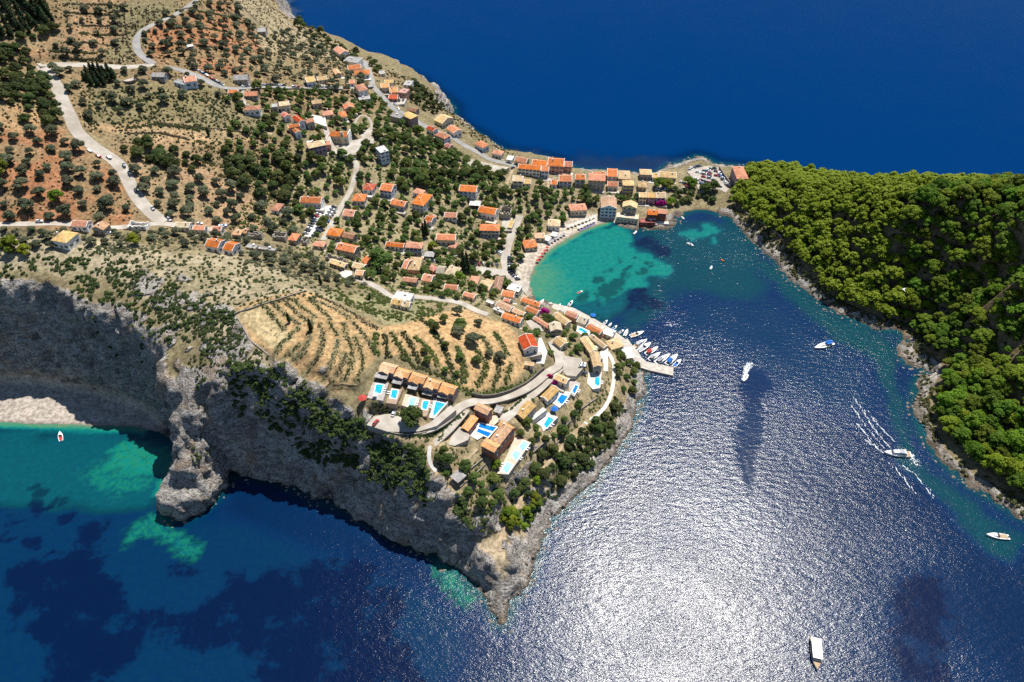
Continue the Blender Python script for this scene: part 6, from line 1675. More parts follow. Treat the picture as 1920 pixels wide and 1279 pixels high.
nsh += scrub('scrub', 'leaf_scrub', [(150, 460), (330, 470), (480, 490), (640, 545), (600, 560), (440, 580), (455, 620), (520, 690), (580, 740), (680, 790), (600, 800), (480, 700), (400, 650), (260, 540), (140, 490)], 2.5, 1.0, .45, 1.15, 'low dotted garrigue shrubs on the pale bare slope', clump=(7, .40), seed=51)
nsh += scrub('maquis', 'leaf_dark', [(430, 680), (500, 690), (600, 750), (690, 800), (780, 840), (870, 930), (890, 1010), (800, 960), (680, 900), (520, 830), (430, 760)], 1.3, 1.25, .7, 1.7, 'dense dark maquis on the shaded cliff top', 84, clump=(12, .33), seed=52)
nsh += scrub('cliff_scrub', 'leaf_dark', [(-60, 480), (100, 482), (250, 490), (440, 590), (430, 700), (300, 760), (160, 620), (-60, 560)], 3.0, .9, .7, 1.5, 'dark bushes hanging on the shaded beach cliff', 80, clump=(14, .50), seed=53)
nsh += scrub('spur_scrub', 'leaf_scrub', [(270, 520), (440, 600), (480, 680), (440, 760), (440, 880), (350, 880), (370, 700), (300, 620)], 2.6, 1.0, .5, 1.2, 'green shrubs on the sunlit rock spur', 75, clump=(9, .47), seed=54)
nsh += scrub('maquis', 'leaf_dark', [(960, 900), (1060, 830), (1100, 790), (1160, 740), (1180, 790), (1130, 850), (1060, 910), (990, 985), (930, 1010), (900, 980)], 1.9, 1.1, .6, 1.4, 'thick green maquis between dirt trail and sea rocks', 60, clump=(10, .36), seed=55)
nsh += scrub('garden_scrub', 'leaf_broad', [(760, 820), (860, 830), (940, 880), (1000, 890), (1060, 800), (1150, 700), (1150, 760), (1010, 900), (940, 980), (880, 1010), (860, 940), (800, 890)], 1.9, 1.1, .4, 1.05, 'green garden shrubs between the headland villas', clump=(8, .34), seed=56)
nsh += scrub('hillside_scrub', 'leaf_scrub', [(160, 160), (420, 172), (470, 200), (540, 230), (520, 262), (330, 240), (180, 250), (150, 240)], 2.7, .9, .6, 1.3, 'low brown green scrub on the open hillside', clump=(10, .40), seed=57)
nsh += scrub('hillside_scrub', 'leaf_heath', [(190, 20), (330, 10), (280, 60), (250, 118), (180, 118), (225, 60)], 2.8, 1.0, .6, 1.3, 'brown heath beside the road bend', clump=(12, .35), seed=58)
nsh += scrub('hillside_scrub', 'leaf_scrub', [(330, 262), (560, 270), (560, 350), (400, 330)], 2.8, .9, .6, 1.4, 'dense low scrub on the middle slope', clump=(12, .36), seed=59)
nsh += scrub('village_scrub', 'leaf_broad', [(560, 300), (700, 260), (960, 340), (1010, 400), (1000, 540), (880, 580), (700, 570), (560, 480), (430, 430), (430, 410)], 2.6, .9, .5, 1.2, 'garden bushes and undergrowth around the village houses', clump=(12, .44), seed=60)
nsh += scrub('saddle_scrub', 'leaf_broad', [(640, 520), (720, 545), (830, 570), (830, 590), (740, 610), (620, 560)], 2.0, 1.1, .5, 1.2, 'bright green bushes on the saddle below the plateau lane', clump=(8, .40), seed=61)
nsh += scrub('plateau_scrub', 'leaf_olive', [(-40, 428), (400, 436), (560, 470), (660, 520), (620, 545), (480, 500), (380, 470), (-40, 480)], 2.4, 1.0, .5, 1.3, 'grey green bushes along the plateau edge', clump=(10, .38), seed=62)
nsh += scrub('shore_scrub', 'leaf_scrub', [(560, 40), (760, 140), (840, 190), (1000, 300), (940, 290), (800, 210), (700, 150), (600, 90)], 2.8, .8, .6, 1.2, 'low bushes on the seaward ridge', clump=(9, .42), seed=63)
nsh += scrub('shore_maquis', 'leaf_scrub', [(1372, 392), (1400, 400), (1440, 430), (1490, 480), (1540, 535), (1590, 570), (1650, 596), (1720, 610), (1750, 690), (1750, 800), (1800, 860), (1880, 920), (1960, 960), (1960, 985), (1860, 930), (1770, 868), (1730, 800), (1722, 720), (1740, 690), (1700, 676), (1690, 630), (1600, 600), (1530, 558), (1480, 515), (1430, 470), (1392, 425)], 1.7, 1.0, .5, 1.4, 'green bushes between the castle pines and the shore rocks', 75, clump=(9, .36), seed=68)
nsh += scrub('forest_undergrowth', 'leaf_dark', [(1380, 370), (1480, 330), (1920, 400), (1940, 940), (1790, 830), (1770, 700), (1640, 575), (1500, 480), (1440, 430)], 3.2, .9, .9, 2.0, 'dark undergrowth below the castle pines', 75, clump=(12, .36), seed=64)
nsh += scrub('dry_scrub', 'leaf_heath', [(-40, -20), (500, -20), (560, 60), (700, 150), (560, 250), (560, 440), (-40, 430)], 3.6, .8, .3, .9, 'dry heath and weeds between the hillside olives', clump=(14, .38), seed=66)
nsh += scrub('dry_scrub', 'leaf_scrub', [(-40, -20), (500, -20), (560, 60), (700, 150), (560, 250), (560, 440), (-40, 430)], 4.2, .8, .4, 1.1, 'green weeds between the hillside olives', clump=(16, .46), seed=67)
nsh += scrub('field_weeds', 'leaf_heath', FANFIELD, 5.5, .8, .2, .5, 'dry weeds dotted over the tan terraces', seed=65)

# scrub strips between the terraces: each one a hedge
def strip(name, fr, pts, w, mat, label, group, seed, s0=.45, s1=.95):
    g = np.array([G(*F(fr, *q))[:2] for q in pts]); line = smooth_line(resample(g, .78), 2)
    d = np.gradient(line, axis=0); d /= np.maximum(np.hypot(d[:, 0], d[:, 1]), 1e-6)[:, None]
    r = np.random.default_rng(seed); it = []
    for k in range(len(line)):
        for _ in range(3):
            if r.random() < .2: continue
            o = r.normal() * w * .32
            x, y = line[k, 0] - d[k, 1] * o, line[k, 1] + d[k, 0] * o
            it.append((x, y, float(hgt(x, y)) - .1, r.uniform(s0, s1)))
    if it: link(name, merged(name, SHR[mat], it, [mat]), label=label, cat='hedge', group=group)
for k, (fr, q) in enumerate(HEDGES):
    ln = 'left fan' if k < 17 else ('middle' if k < 24 else 'right')
    strip('hedge', fr, q, 2.1 if k < 17 else 2.7, ('leaf_scrub', 'leaf_olive', 'leaf_heath', 'leaf_scrub')[k % 4] if k < 17 else ('leaf_scrub', 'leaf_broad')[k % 2], '%sscrub strip from the west between tan terraces, %s part of the field' % (['first ', 'second ', 'third ', 'fourth ', 'fifth ', 'sixth ', 'seventh ', 'eighth ', 'ninth ', 'tenth ', 'eleventh ', 'twelfth ', 'thirteenth ', 'fourteenth ', 'fifteenth ', 'sixteenth ', 'seventeenth '][k if k < 17 else (k - 17 if k < 24 else k - 24)], ln), 'scrub strips of the terraced field', 200 + k, .3 if k < 17 else .4, .62 if k < 17 else .95)
for k, q in enumerate(TERR):
    strip('hedge', 'o', q, 1.6, ('leaf_heath', 'leaf_scrub')[k % 2], 'thin scrub line on a hillside terrace edge %s' % ['at the top of the striped terraces', 'second on the striped terraces', 'third on the striped terraces', 'fourth on the striped terraces', 'fifth on the striped terraces', 'sixth on the striped terraces', 'lowest on the striped terraces', 'above the tan bank', 'along the tan bank', 'left of the tan bank', 'beside the dirt track', 'in the middle of the red orchard', 'low in the red orchard', 'high in the red orchard', 'at the right of the red orchard'][k], 'terrace edges on the hillside', 300 + k, .5, .9)
for k, q in enumerate([[(876, 772), (850, 800), (822, 826)], [(985, 742), (958, 770), (945, 775)], [(1000, 750), (975, 780)], [(745, 815), (790, 818), (830, 806), (862, 780)], [(1040, 640), (1055, 672), (1050, 690)], [(700, 760), (730, 772), (760, 785)]]):
    strip('hedge', 'o', q, 1.4, 'leaf_dark', ['dark hedge along the lane west of the red block', 'dark hedge between the two headland roads', 'short dark hedge at the headland road fork', 'dark hedge on the outer edge of the villa courtyard', 'dark hedge beside the headland plaza road', 'dark hedge in front of the pool villa terraces'][k], 'hedges along the headland lanes', 330 + k, .5, .9)
# bougainvilleas
for fr, px, py, s, lb in [('i', 1448, 510, 3.0, 'large magenta bougainvillea below the three joined houses'), ('k', 955, 395, 2.6, 'magenta bougainvillea between the quay houses'), ('q', 395, 715, 1.6, 'magenta bougainvillea left of the plaza house'), ('q', 470, 805, 1.6, 'magenta bougainvillea below the plaza house'), ('e', 1030, 885, 1.8, 'magenta bougainvillea by the old lane')]:
    x, y, z = G(*F(fr, px, py))
    o = link('bougainvillea', crown_mesh('bougainvillea', [(-.7, 0, .6, .9, .8, .8), (.6, .1, .7, .9, .8, .9), (0, .3, 1.2, .8, .7, .6)], 240, .24, 'flower', int(px)), label=lb, cat='shrub', loc=(x, y, z)); o.scale = (s, s * .8, s)
    o.data.materials.append(MATS['leaf_broad'])
print('TREES', len(TREES), 'final', len(final), {k: len(v) for k, v in MASS.items()}, 'shrubs', nsh)
# ------------------------------------------------------------------ pools, pier, walls
def pool_mat(name, a, b_):
    m, nt, b = new_mat(name)
    tc = N(nt, 'ShaderNodeTexCoord')
    vo = N(nt, 'ShaderNodeTexVoronoi', feature='SMOOTH_F1'); vo.inputs['Scale'].default_value = .55
    nt.links.new(tc.outputs['Object'], vo.inputs['Vector'])
    nt.links.new(mixc(nt, maprange(nt, vo.outputs['Distance'], .1, .8), a, b_), b.inputs['Base Color'])
    b.inputs['Roughness'].default_value = .06; b.inputs['IOR'].default_value = 1.33
    bp = N(nt, 'ShaderNodeBump'); bp.inputs['Distance'].default_value = .05
    nt.links.new(noise_n(nt, tc.outputs['Object'], 1.6, 3), bp.inputs['Height']); nt.links.new(bp.outputs[0], b.inputs['Normal'])
pool_mat('water_blue', (.012, .29, .58), (.03, .40, .66)); pool_mat('water_pale', (.19, .52, .62), (.34, .66, .72)); pool_mat('water_deep', (.006, .12, .44), (.012, .22, .56))
POOLH = []
for fr, q, tone, lb in POOLS:
    pp = np.array(FL(fr, q)); c = pp.mean(0)
    z = None
    for nm, mk, pl, pz in PATIOW:
        x, y = P(pp[:, 0], pp[:, 1], pz)
        if inpoly(np.array([x.mean()]), np.array([y.mean()]), pl)[0]: z = pz; break
    if z is None:
        z = G(*c)[2] + .25
        x, y = P(pp[:, 0], pp[:, 1], z)
    cx, cy = x.mean(), y.mean()
    w = np.c_[x - cx, y - cy]
    if np.cross(w[1] - w[0], w[2] - w[1]) < 0: w = w[::-1]
    # outward offset for the coping
    def off(w, d):
        n = len(w); out = []
        for i in range(n):
            a, b_, c_ = w[i - 1], w[i], w[(i + 1) % n]
            e1 = (b_ - a) / np.hypot(*(b_ - a)); e2 = (c_ - b_) / np.hypot(*(c_ - b_))
            n1 = np.array([e1[1], -e1[0]]); n2 = np.array([e2[1], -e2[0]])
            bs = (n1 + n2) / np.hypot(*(n1 + n2)); out.append(b_ + bs * d / max(.4, bs @ n1))
        return np.array(out)
    o = off(w, .55)
    root = empty('swimming_pool', (cx, cy, z), 0, lb, 'swimming pool', 'villa swimming pools')
    s = MB(); n = len(w)
    for i in range(n):
        j = (i + 1) % n
        s.quad((*w[i], .16), (*o[i], .16), (*o[j], .16), (*w[j], .16))
        s.quad((*o[i], .16), (*o[i], -2.5), (*o[j], -2.5), (*o[j], .16))
        s.quad((*w[i], -.1), (*w[i], .16), (*w[j], .16), (*w[j], -.1))
    s.build('coping', 'render_white', root)
    s = MB(); s.quad(*[(*p, .06) for p in w]); s.build('pool_water', 'water_' + tone, root)
    if 'large' not in lb:
        a, b_, c_, d_ = w; s = MB(); s.quad((*a, .072), (*(a + (b_ - a) * .45), .072), (*(a + (b_ - a) * .45 + (d_ - a) * .16), .072), (*(a + (d_ - a) * .16), .072)); s.build('pool_step', 'water_pale' if tone != 'pale' else 'render_white', root)
    POOLH.append((cx, cy, z, w, lb))
    if tone == 'deep' and 'large' in lb:
        a, b_, c_, d_ = w; s = MB()
        e = lambda t: (a + (d_ - a) * t, b_ + (c_ - b_) * t)
        p1, p2 = e(.42), e(.58); s.quad((*p1[0], .072), (*p1[1], .072), (*p2[1], .072), (*p2[0], .072))
        m_ = s.build('pool_step', 'render_white', root)

def slab(name, pts, z, th, mat, label, cat, kind=None):
    x, y = P(np.array(pts)[:, 0], np.array(pts)[:, 1], z)
    p = np.c_[x, y]
    if sum(p[i - 1][0] * p[i][1] - p[i][0] * p[i - 1][1] for i in range(len(p))) < 0: p = p[::-1]
    c = p.mean(0); s = MB(); s.prism([tuple(q - c) for q in p], -th, 0)
    return link(name, s.mesh(name, mat), label=label, cat=cat, kind=kind, loc=(c[0], c[1], z))
slab('pier', FL('h', [(170, 470), (300, 650), (400, 760), (470, 870), (560, 940), (1100, 1050), (1085, 1215), (640, 1120), (380, 1040), (300, 950), (180, 800), (60, 580)]), 1.35, 3.5, 'quay', 'pale concrete pier with the row of moored yachts', 'pier')
slab('quay', [(1028, 567), (1075, 577), (1115, 598), (1150, 619), (1178, 640), (1184, 652), (1168, 652), (1136, 628), (1102, 612), (1060, 590), (1026, 580)], 1.1, 3.0, 'quay', 'narrow stone quay in front of the harbour houses', 'quay', kind='structure')

def wall_line(pts, h, t, mat, label, fr='o', grp=None):
    g = np.array([G(*F(fr, *q)) for q in pts]); line = smooth_line(resample(g[:, :2], 2.0), 2)
    z = smooth_line(hgt(line[:, 0], line[:, 1])[:, None], 4)[:, 0]
    d = np.gradient(line, axis=0); d /= np.maximum(np.hypot(d[:, 0], d[:, 1]), 1e-6)[:, None]
    n = np.c_[-d[:, 1], d[:, 0]] * t / 2
    jit = fbm(line[:, 0] / 2, line[:, 1] / 2, octv=2, seed=8) * .35
    rows = [np.c_[line + n, z - 1.5], np.c_[line + n, z + h + jit], np.c_[line - n, z + h + jit], np.c_[line - n, z - 1.5]]
    v = np.stack(rows, 1).reshape(-1, 3); k = len(line); ii = np.arange(k * 4).reshape(k, 4)
    f = np.stack([ii[:-1, :-1], ii[:-1, 1:], ii[1:, 1:], ii[1:, :-1]], -1).reshape(-1, 4)
    o = link('stone_wall', np_mesh('stone_wall', v, f), mat, label=label, cat='wall', group=grp)
simple('drystone', (.30, .26, .215), .95, .3, 1.5, bump=.1, bscale=2.5)
simple('drystone_dark', (.17, .15, .13), .95, .3, 1.5, bump=.1, bscale=2.5)
wall_line([(1200, 648), (1300, 676), (1450, 664), (1600, 612), (1750, 540), (1860, 440), (1918, 392)], 2.2, .7, 'drystone_dark', 'dark retaining wall between the terraced field and headland road', 'p')
wall_line([(1348, 317), (1356, 330), (1366, 344), (1373, 350)], 2.6, .6, 'drystone', 'grey wall between the isthmus car park and the mansion')
wall_line([(688, 800), (700, 806), (730, 813), (758, 818), (790, 815), (826, 802)], 1.0, .5, 'drystone', 'curved parapet wall on the outer side of the villa courtyard')
wall_line([(440, 590), (470, 580), (530, 560), (570, 548)], .7, .7, 'drystone', 'dry wall along the upper edge of the fan terraces')
wall_line([(445, 595), (470, 640), (505, 668)], .5, .7, 'drystone', 'dry wall along the western edge of the fan terraces')
for k, q in enumerate([[(620, 250), (612, 262), (622, 285), (640, 296), (668, 300)], [(450, 10), (470, 28), (488, 48)], [(1395, 398), (1420, 414), (1450, 434), (1466, 445)], [(480, 168), (560, 168), (640, 169)], [(866, 310), (900, 320), (935, 324)], [(945, 380), (935, 400), (930, 420)], [(800, 262), (820, 275), (850, 283)], [(1000, 850), (1035, 820), (1070, 790)], [(1010, 862), (1040, 836), (1062, 814)], [(1080, 775), (1105, 757), (1120, 748)], [(850, 905), (878, 885), (905, 862)], [(862, 915), (884, 898), (910, 872)]]):
    nm_ = ['curving white wall round the church forecourt', 'dry wall climbing to the top of the ridge', 'low wall beside the castle path', 'roadside wall under the upper village road', 'terrace wall below the coast road cafe', 'garden wall right of the lone white house', 'garden wall under the cliff edge houses', 'upper garden wall below the white pools', 'lower garden wall below the white pools', 'garden wall by the coastal path', 'upper garden wall beside the grey gazebo', 'lower garden wall beside the grey gazebo'][k]
    wall_line(q, 1.0, .5, 'chalk' if k == 0 else 'drystone', nm_)
# round threshing floor
x, y, z = G(243, 149)
s = MB(); s.cyl(0, 0, -1, .25, 4.6, 4.6, 20); root = empty('threshing_floor', (x, y, z), 0, 'round pale stone threshing floor on the hillside', 'threshing floor'); s.build('paving', 'pale', root)
s = MB(); n = 20
for k in range(n):
    a0, a1 = 2 * math.pi * k / n, 2 * math.pi * (k + .92) / n
    i = len(s.v)
    for a in (a0, a1):
        for r_, zz2 in ((4.6, -.5), (4.6, .7), (5.2, .7), (5.2, -.5)): s.v.append((r_ * math.cos(a), r_ * math.sin(a), zz2))
    s.f += [(i, i + 1, i + 5, i + 4), (i + 1, i + 2, i + 6, i + 5), (i + 2, i + 3, i + 7, i + 6), (i, i + 3, i + 2, i + 1), (i + 4, i + 5, i + 6, i + 7)]
s.build('kerb_stone', 'drystone', root)['kind'] = 'stuff'

# ------------------------------------------------------------------ cars
CARC = {'white': (.78, .78, .78), 'silver': (.45, .46, .48), 'black': (.018, .018, .022), 'dark blue': (.02, .035, .09), 'red': (.38, .02, .025), 'blue': (.03, .12, .36), 'grey': (.14, .145, .155)}
for k, c in CARC.items():
    m, nt, b = new_mat('car_' + k); b.inputs['Base Color'].default_value = (*c, 1); b.inputs['Roughness'].default_value = .32; b.inputs['Coat Weight'].default_value = .5
simple('tyre', (.02, .02, .02), .9, .1, 2)
def car_pieces(van=False):
    body, cab, wh = MB(), MB(), MB()
    def loft(s, secs):
        i = len(s.v); n = len(secs[0])
        for q in secs: s.v += q
        for a in range(len(secs) - 1):
            s.f += [(i + a * n + k, i + a * n + (k + 1) % n, i + (a + 1) * n + (k + 1) % n, i + (a + 1) * n + k) for k in range(n)]
        s.f.append(tuple(range(i + n - 1, i - 1, -1))); j = i + (len(secs) - 1) * n; s.f.append(tuple(range(j, j + n)))
    def sec(x, w, z0, z1, k=.9): return [(x, -w, z0), (x, w, z0), (x, w, z0 + (z1 - z0) * .6), (x, w * k, z1), (x, -w * k, z1), (x, -w, z0 + (z1 - z0) * .6)]
    loft(body, [sec(-2.1, .72, .35, .82), sec(-1.95, .84, .25, .95), sec(-.9, .88, .22, .97), sec(.8, .88, .22, .95), sec(1.75, .84, .25, .82), sec(2.1, .70, .34, .70)])
    if van: loft(cab, [sec(-1.95, .82, .94, 1.85, .92), sec(.5, .82, .94, 1.9, .92), sec(1.35, .80, .90, 1.0, .95)])
    else: loft(cab, [sec(-1.75, .78, .93, 1.0, .95), sec(-1.1, .78, .93, 1.46, .84), sec(.1, .78, .93, 1.48, .84), sec(.95, .78, .92, .98, .95)])
    roof = MB(); roof.box(-1.15 if not van else -1.9, .15 if not van else .5, -.62, .62, 1.47 if not van else 1.86, 1.52 if not van else 1.94)
    return body, cab, roof
def wheel_mesh():
    s = MB(); s.cyl(0, 0, -.1, .1, .32, .32, 10); s.v = [(x, z, y) for x, y, z in s.v]; return s.mesh('wheel', 'tyre')
WHEEL = wheel_mesh()
CARM = {}
for k in CARC:
    for van in (False, True):
        b1, c1, r1 = car_pieces(van)
        w_ = MB()
        for sx in (-1.3, 1.3):
            for sy in (-.82, .82):
                q = MB(); q.cyl(0, 0, -.1, .1, .32, .32, 8); w_i = len(w_.v); w_.v += [(x + sx, z + sy, y + .32) for x, y, z in q.v]; w_.f += [tuple(i + w_i for i in f) for f in q.f]
        me = bpy.data.meshes.new('parked_car'); off = 0; vs_all, fs, mi = [], [], []
        for bld, mm in ((b1, 0), (c1, 1 if not van else 1), (r1, 0), (w_, 2)):
            vs_all += bld.v; fs += [tuple(i + off for i in f) for f in bld.f]; mi += [mm] * len(bld.f); off = len(vs_all)
        me.from_pydata(vs_all, [], fs)
        for mm in ('car_' + k, 'pane', 'tyre'): me.materials.append(MATS[mm])
        me.polygons.foreach_set('material_index', mi); me.update(); CARM[k, van] = me
CARS = []      # (px, py, colour, heading in degrees, lot)
def heading(p, q):
    a, b_ = G(*p), G(*q); return math.degrees(math.atan2(b_[1] - a[1], b_[0] - a[0]))
LOT = 'in the isthmus car park'
for x, y, c in [(310, 480, 'white'), (345, 462, 'white'), (415, 440, 'grey'), (470, 410, 'dark blue'), (520, 395, 'dark blue'), (560, 430, 'black'), (640, 535, 'dark blue'), (700, 520, 'silver'), (740, 505, 'white'), (790, 485, 'black'), (890, 470, 'grey'), (600, 590, 'white'), (640, 600, 'white'), (625, 665, 'red'), (760, 605, 'red'), (765, 645, 'dark blue'), (760, 695, 'silver'), (870, 745, 'black'), (780, 570, 'grey'),
               (920, 530, 'grey'), (985, 545, 'red'), (930, 635, 'red'), (1010, 575, 'white'), (1000, 600, 'white'), (1030, 640, 'dark blue'), (1050, 665, 'blue'), (1085, 695, 'white'), (1090, 735, 'black'), (1150, 775, 'white'), (1165, 810, 'white'), (1180, 850, 'silver'), (1215, 880, 'black'), (1250, 870, 'dark blue'), (1255, 905, 'black'),
               (440, 718, 'white'), (500, 745, 'white'), (570, 745, 'red'), (640, 755, 'silver'), (700, 790, 'black'), (770, 800, 'red'), (570, 825, 'blue'), (625, 835, 'blue'), (600, 865, 'dark blue'), (705, 885, 'red'), (800, 850, 'grey'), (845, 800, 'white'), (800, 905, 'black'), (890, 840, 'white'), (600, 955, 'silver'), (550, 1015, 'dark blue'), (1010, 900, 'black'), (480, 565, 'white'), (100, 790, 'white'), (220, 890, 'red'), (165, 935, 'white')]:
    CARS.append((*F('g', x, y), c, -18 + random.uniform(-6, 6), LOT))
cl = ['white', 'silver', 'black', 'white', 'grey', 'white', 'dark blue', 'silver', 'red', 'white', 'blue', 'black']
def carrow(p, q, n, lot, along=False, off=90, start=0, fr='o'):
    p, q = F(fr, *p), F(fr, *q); h = heading(p, q)
    for k in range(n):
        t = (k + .5) / n; CARS.append((p[0] + (q[0] - p[0]) * t, p[1] + (q[1] - p[1]) * t, cl[(k * 5 + start) % len(cl)], h + (0 if along else off) + random.uniform(-4, 4), lot))
carrow((920, 455), (750, 655), 11, 'in the right row of the white car park', fr='e', start=2)
carrow((815, 440), (690, 640), 11, 'in the left row of the white car park', fr='e', start=5)
carrow((210, 652), (310, 642), 3, 'parked on the upper village road', True, fr='b')
carrow((360, 636), (545, 640), 6, 'parked on the upper village road', True, fr='b', start=1)
carrow((595, 655), (650, 655), 2, 'parked on the upper village road', True, fr='b', start=3)
carrow((775, 655), (905, 655), 4, 'parked on the upper village road', True, fr='b', start=4)
carrow((10, 600), (75, 640), 4, 'where the hillside road meets the village', True, fr='b', start=6)
carrow((1420, 490), (1680, 640), 7, 'parked below the road fork on the hillside', True, fr='a', start=0)
carrow((1245, 640), (1400, 830), 6, 'parked on the coast road above the big block', True, fr='b', start=2)
carrow((1290, 742), (1440, 770), 5, 'on the paved yard of the pink cluster', fr='b', start=8)
for x, y, c in [(168, 283, 'white'), (185, 293, 'red'), (205, 296, 'white'), (234, 311, 'silver'), (244, 325, 'white'), (256, 358, 'dark blue'), (287, 391, 'silver'), (318, 411, 'white')]:
    CARS.append((x, y, c, heading((200, 292), (214, 299)) if x < 220 else heading((243, 345), (266, 382)), 'on the pale road down the red field'))
carrow((195, 150), (300, 155), 4, 'behind the small plateau house', fr='m', start=0)
CARS.append((*F('l', 1495, 558), 'white', 10, 'behind the small plateau house')); CARS.append((*F('l', 300, 545), 'white', 8, 'on the lower road at the far left'))
CARS.append((*F('l', 815, 628), 'white', 20, 'beside the front gabled plateau house'))
carrow((1640, 250), (1640, 430), 6, 'along the village avenue', fr='n', start=1)
carrow((1640, 430), (1740, 550), 5, 'round the bend of the harbour square', fr='n', start=6)
carrow((1195, 345), (1500, 355), 6, 'in the yard left of the avenue', fr='n', start=3)
carrow((1480, 190), (1545, 230), 3, 'in the shade at the avenue', fr='n', start=2)
carrow((625, 300), (760, 320), 4, 'in the yard by the grey canopy', fr='n', start=4)
CARS.append((*F('n', 290, 237), 'blue', 5, 'beside the two storey hipped house'))
for x, y, c in [(905, 545, 'black'), (890, 583, 'white'), (880, 610, 'white'), (915, 635, 'dark blue')]: CARS.append((*F('q', x, y), c, 8, 'on the headland plaza'))
CARS.append((*F('v', 468, 925), 'white', 80, 'in the villa courtyard')); CARS.append((*F('v', 205, 1090), 'red', 62, 'in the villa courtyard'))
CARS.append((*F('d', 645, 458), 'black', 60, 'at the top of the steep garden path'))
for k in range(5): CARS.append((*F('i', 1385 + 45 * k, 205 + 12 * (k % 2)), cl[(k * 3) % 12], 70, 'under the two plane trees'))
ORD = ['first', 'second', 'third', 'fourth', 'fifth', 'sixth', 'seventh', 'eighth', 'ninth', 'tenth', 'eleventh', 'twelfth', 'thirteenth', 'fourteenth', 'fifteenth', 'sixteenth', 'seventeenth', 'eighteenth', 'nineteenth', 'twentieth']
def ordw(k): return ORD[k] if k < 20 else '%d%s' % (k + 1, 'st' if k % 10 == 0 and k != 10 else ('nd' if k % 10 == 1 else ('rd' if k % 10 == 2 else 'th')))
bylot = {}
for c in CARS: bylot.setdefault((c[2], c[4]), []).append(c)
def surf(x, y):
    for nm, mk, pl, pz in PATIOW:
        if inpoly(np.array([x]), np.array([y]), pl)[0]: return pz
    for line, w in ROADW:
        d, sg, t = polydist(np.array([x]), np.array([y]), line[:, :2])
        if d[0] < w / 2: return float(line[sg[0], 2]) + .1
    return float(hgt(x, y))
for (colr_, lot), cs in bylot.items():
    cs.sort()
    for k, (px, py, c, h, _) in enumerate(cs):
        x, y, z = G(px, py + 1)
        z = surf(x, y)
        lb = '%s car %s' % (colr_, lot)
        if len(cs) > 1: lb += ', %s such from the left' % ordw(k)
        van = (k % 5 == 3)
        if 'courtyard' in lot or 'plaza' in lot:
            root = empty('parked_car', (x, y, z), R(h), lb, 'car', 'cars ' + lot)
            b1, c1, r1 = car_pieces(False)
            b1.build('body', 'car_' + c, root); c1.build('window', 'pane', root); r1.build('roof_panel', 'car_' + c, root)
            for sx in (-1.3, 1.3):
                for sy in (-.82, .82): link('wheel', WHEEL, parent=root, loc=(sx, sy, .32))
        else:
            link('parked_car', CARM[c, van], label=lb, cat='car', group='cars ' + lot, loc=(x, y, z), rotz=R(h))

# ------------------------------------------------------------------ boats
simple('gelcoat', (.80, .80, .79), .35, .04, 1.0, spec=.5)
simple('hull_blue', (.03, .10, .30), .35, .06, 1.0, spec=.5)
simple('teak', (.42, .30, .19), .7, .15, 2.0)
simple('canvas_blue', (.02, .14, .46), .8, .12, 1.0)
simple('canvas_grey', (.36, .37, .40), .8, .1, 1.0)
simple('canvas_red', (.45, .06, .05), .8, .12, 1.0)
simple('canvas_orange', (.60, .16, .04), .7, .1, 1.0)
simple('alloy', (.55, .55, .54), .4, .05, 1.0, spec=.5)
def hull(L, B, fb, pointy=.55):
    s = MB(); n = 11; rows = []
    for k in range(n):
        t = k / (n - 1); x = -L / 2 + L * t
        hb = B / 2 * (min(1, .82 + .6 * t) if t < .35 else 1.0) * (1 - max(0, (t - (1 - pointy)) / pointy) ** 2.1)
        hb = max(hb, .03); z = fb * (1 + .35 * t * t)
        rows.append([(x, -hb, z), (x + (0 if t < .9 else -.02 * L), -hb * .78, -.25), (x + (0 if t < .9 else -.02 * L), hb * .78, -.25), (x, hb, z)])
    for r_ in rows: s.v += r_
    for k in range(n - 1):
        i = k * 4
        s.f += [(i, i + 1, i + 5, i + 4), (i + 1, i + 2, i + 6, i + 5), (i + 2, i + 3, i + 7, i + 6)]
    s.f.append((0, 3, 2, 1))
    d = MB(); i = 0
    for r_ in rows: d.v += [(r_[0][0], r_[0][1] * .97, r_[0][2] - .06), (r_[0][0], -r_[0][1] * .97, r_[0][2] - .06)]
    for k in range(n - 1): i = k * 2; d.f.append((i, i + 2, i + 3, i + 1))
    return s, d
def taper(x0, x1, w0, w1, z0, z1, top=.8, rake0=0, rake1=0):
    s = MB(); i = 0
    s.v = [(x0, -w0, z0), (x1, -w1, z0), (x1, w1, z0), (x0, w0, z0), (x0 + rake0, -w0 * top, z1), (x1 - rake1, -w1 * top, z1), (x1 - rake1, w1 * top, z1), (x0 + rake0, w0 * top, z1)]
    s.f = [(0, 3, 2, 1), (4, 5, 6, 7), (0, 1, 5, 4), (1, 2, 6, 5), (2, 3, 7, 6), (3, 0, 4, 7)]; return s
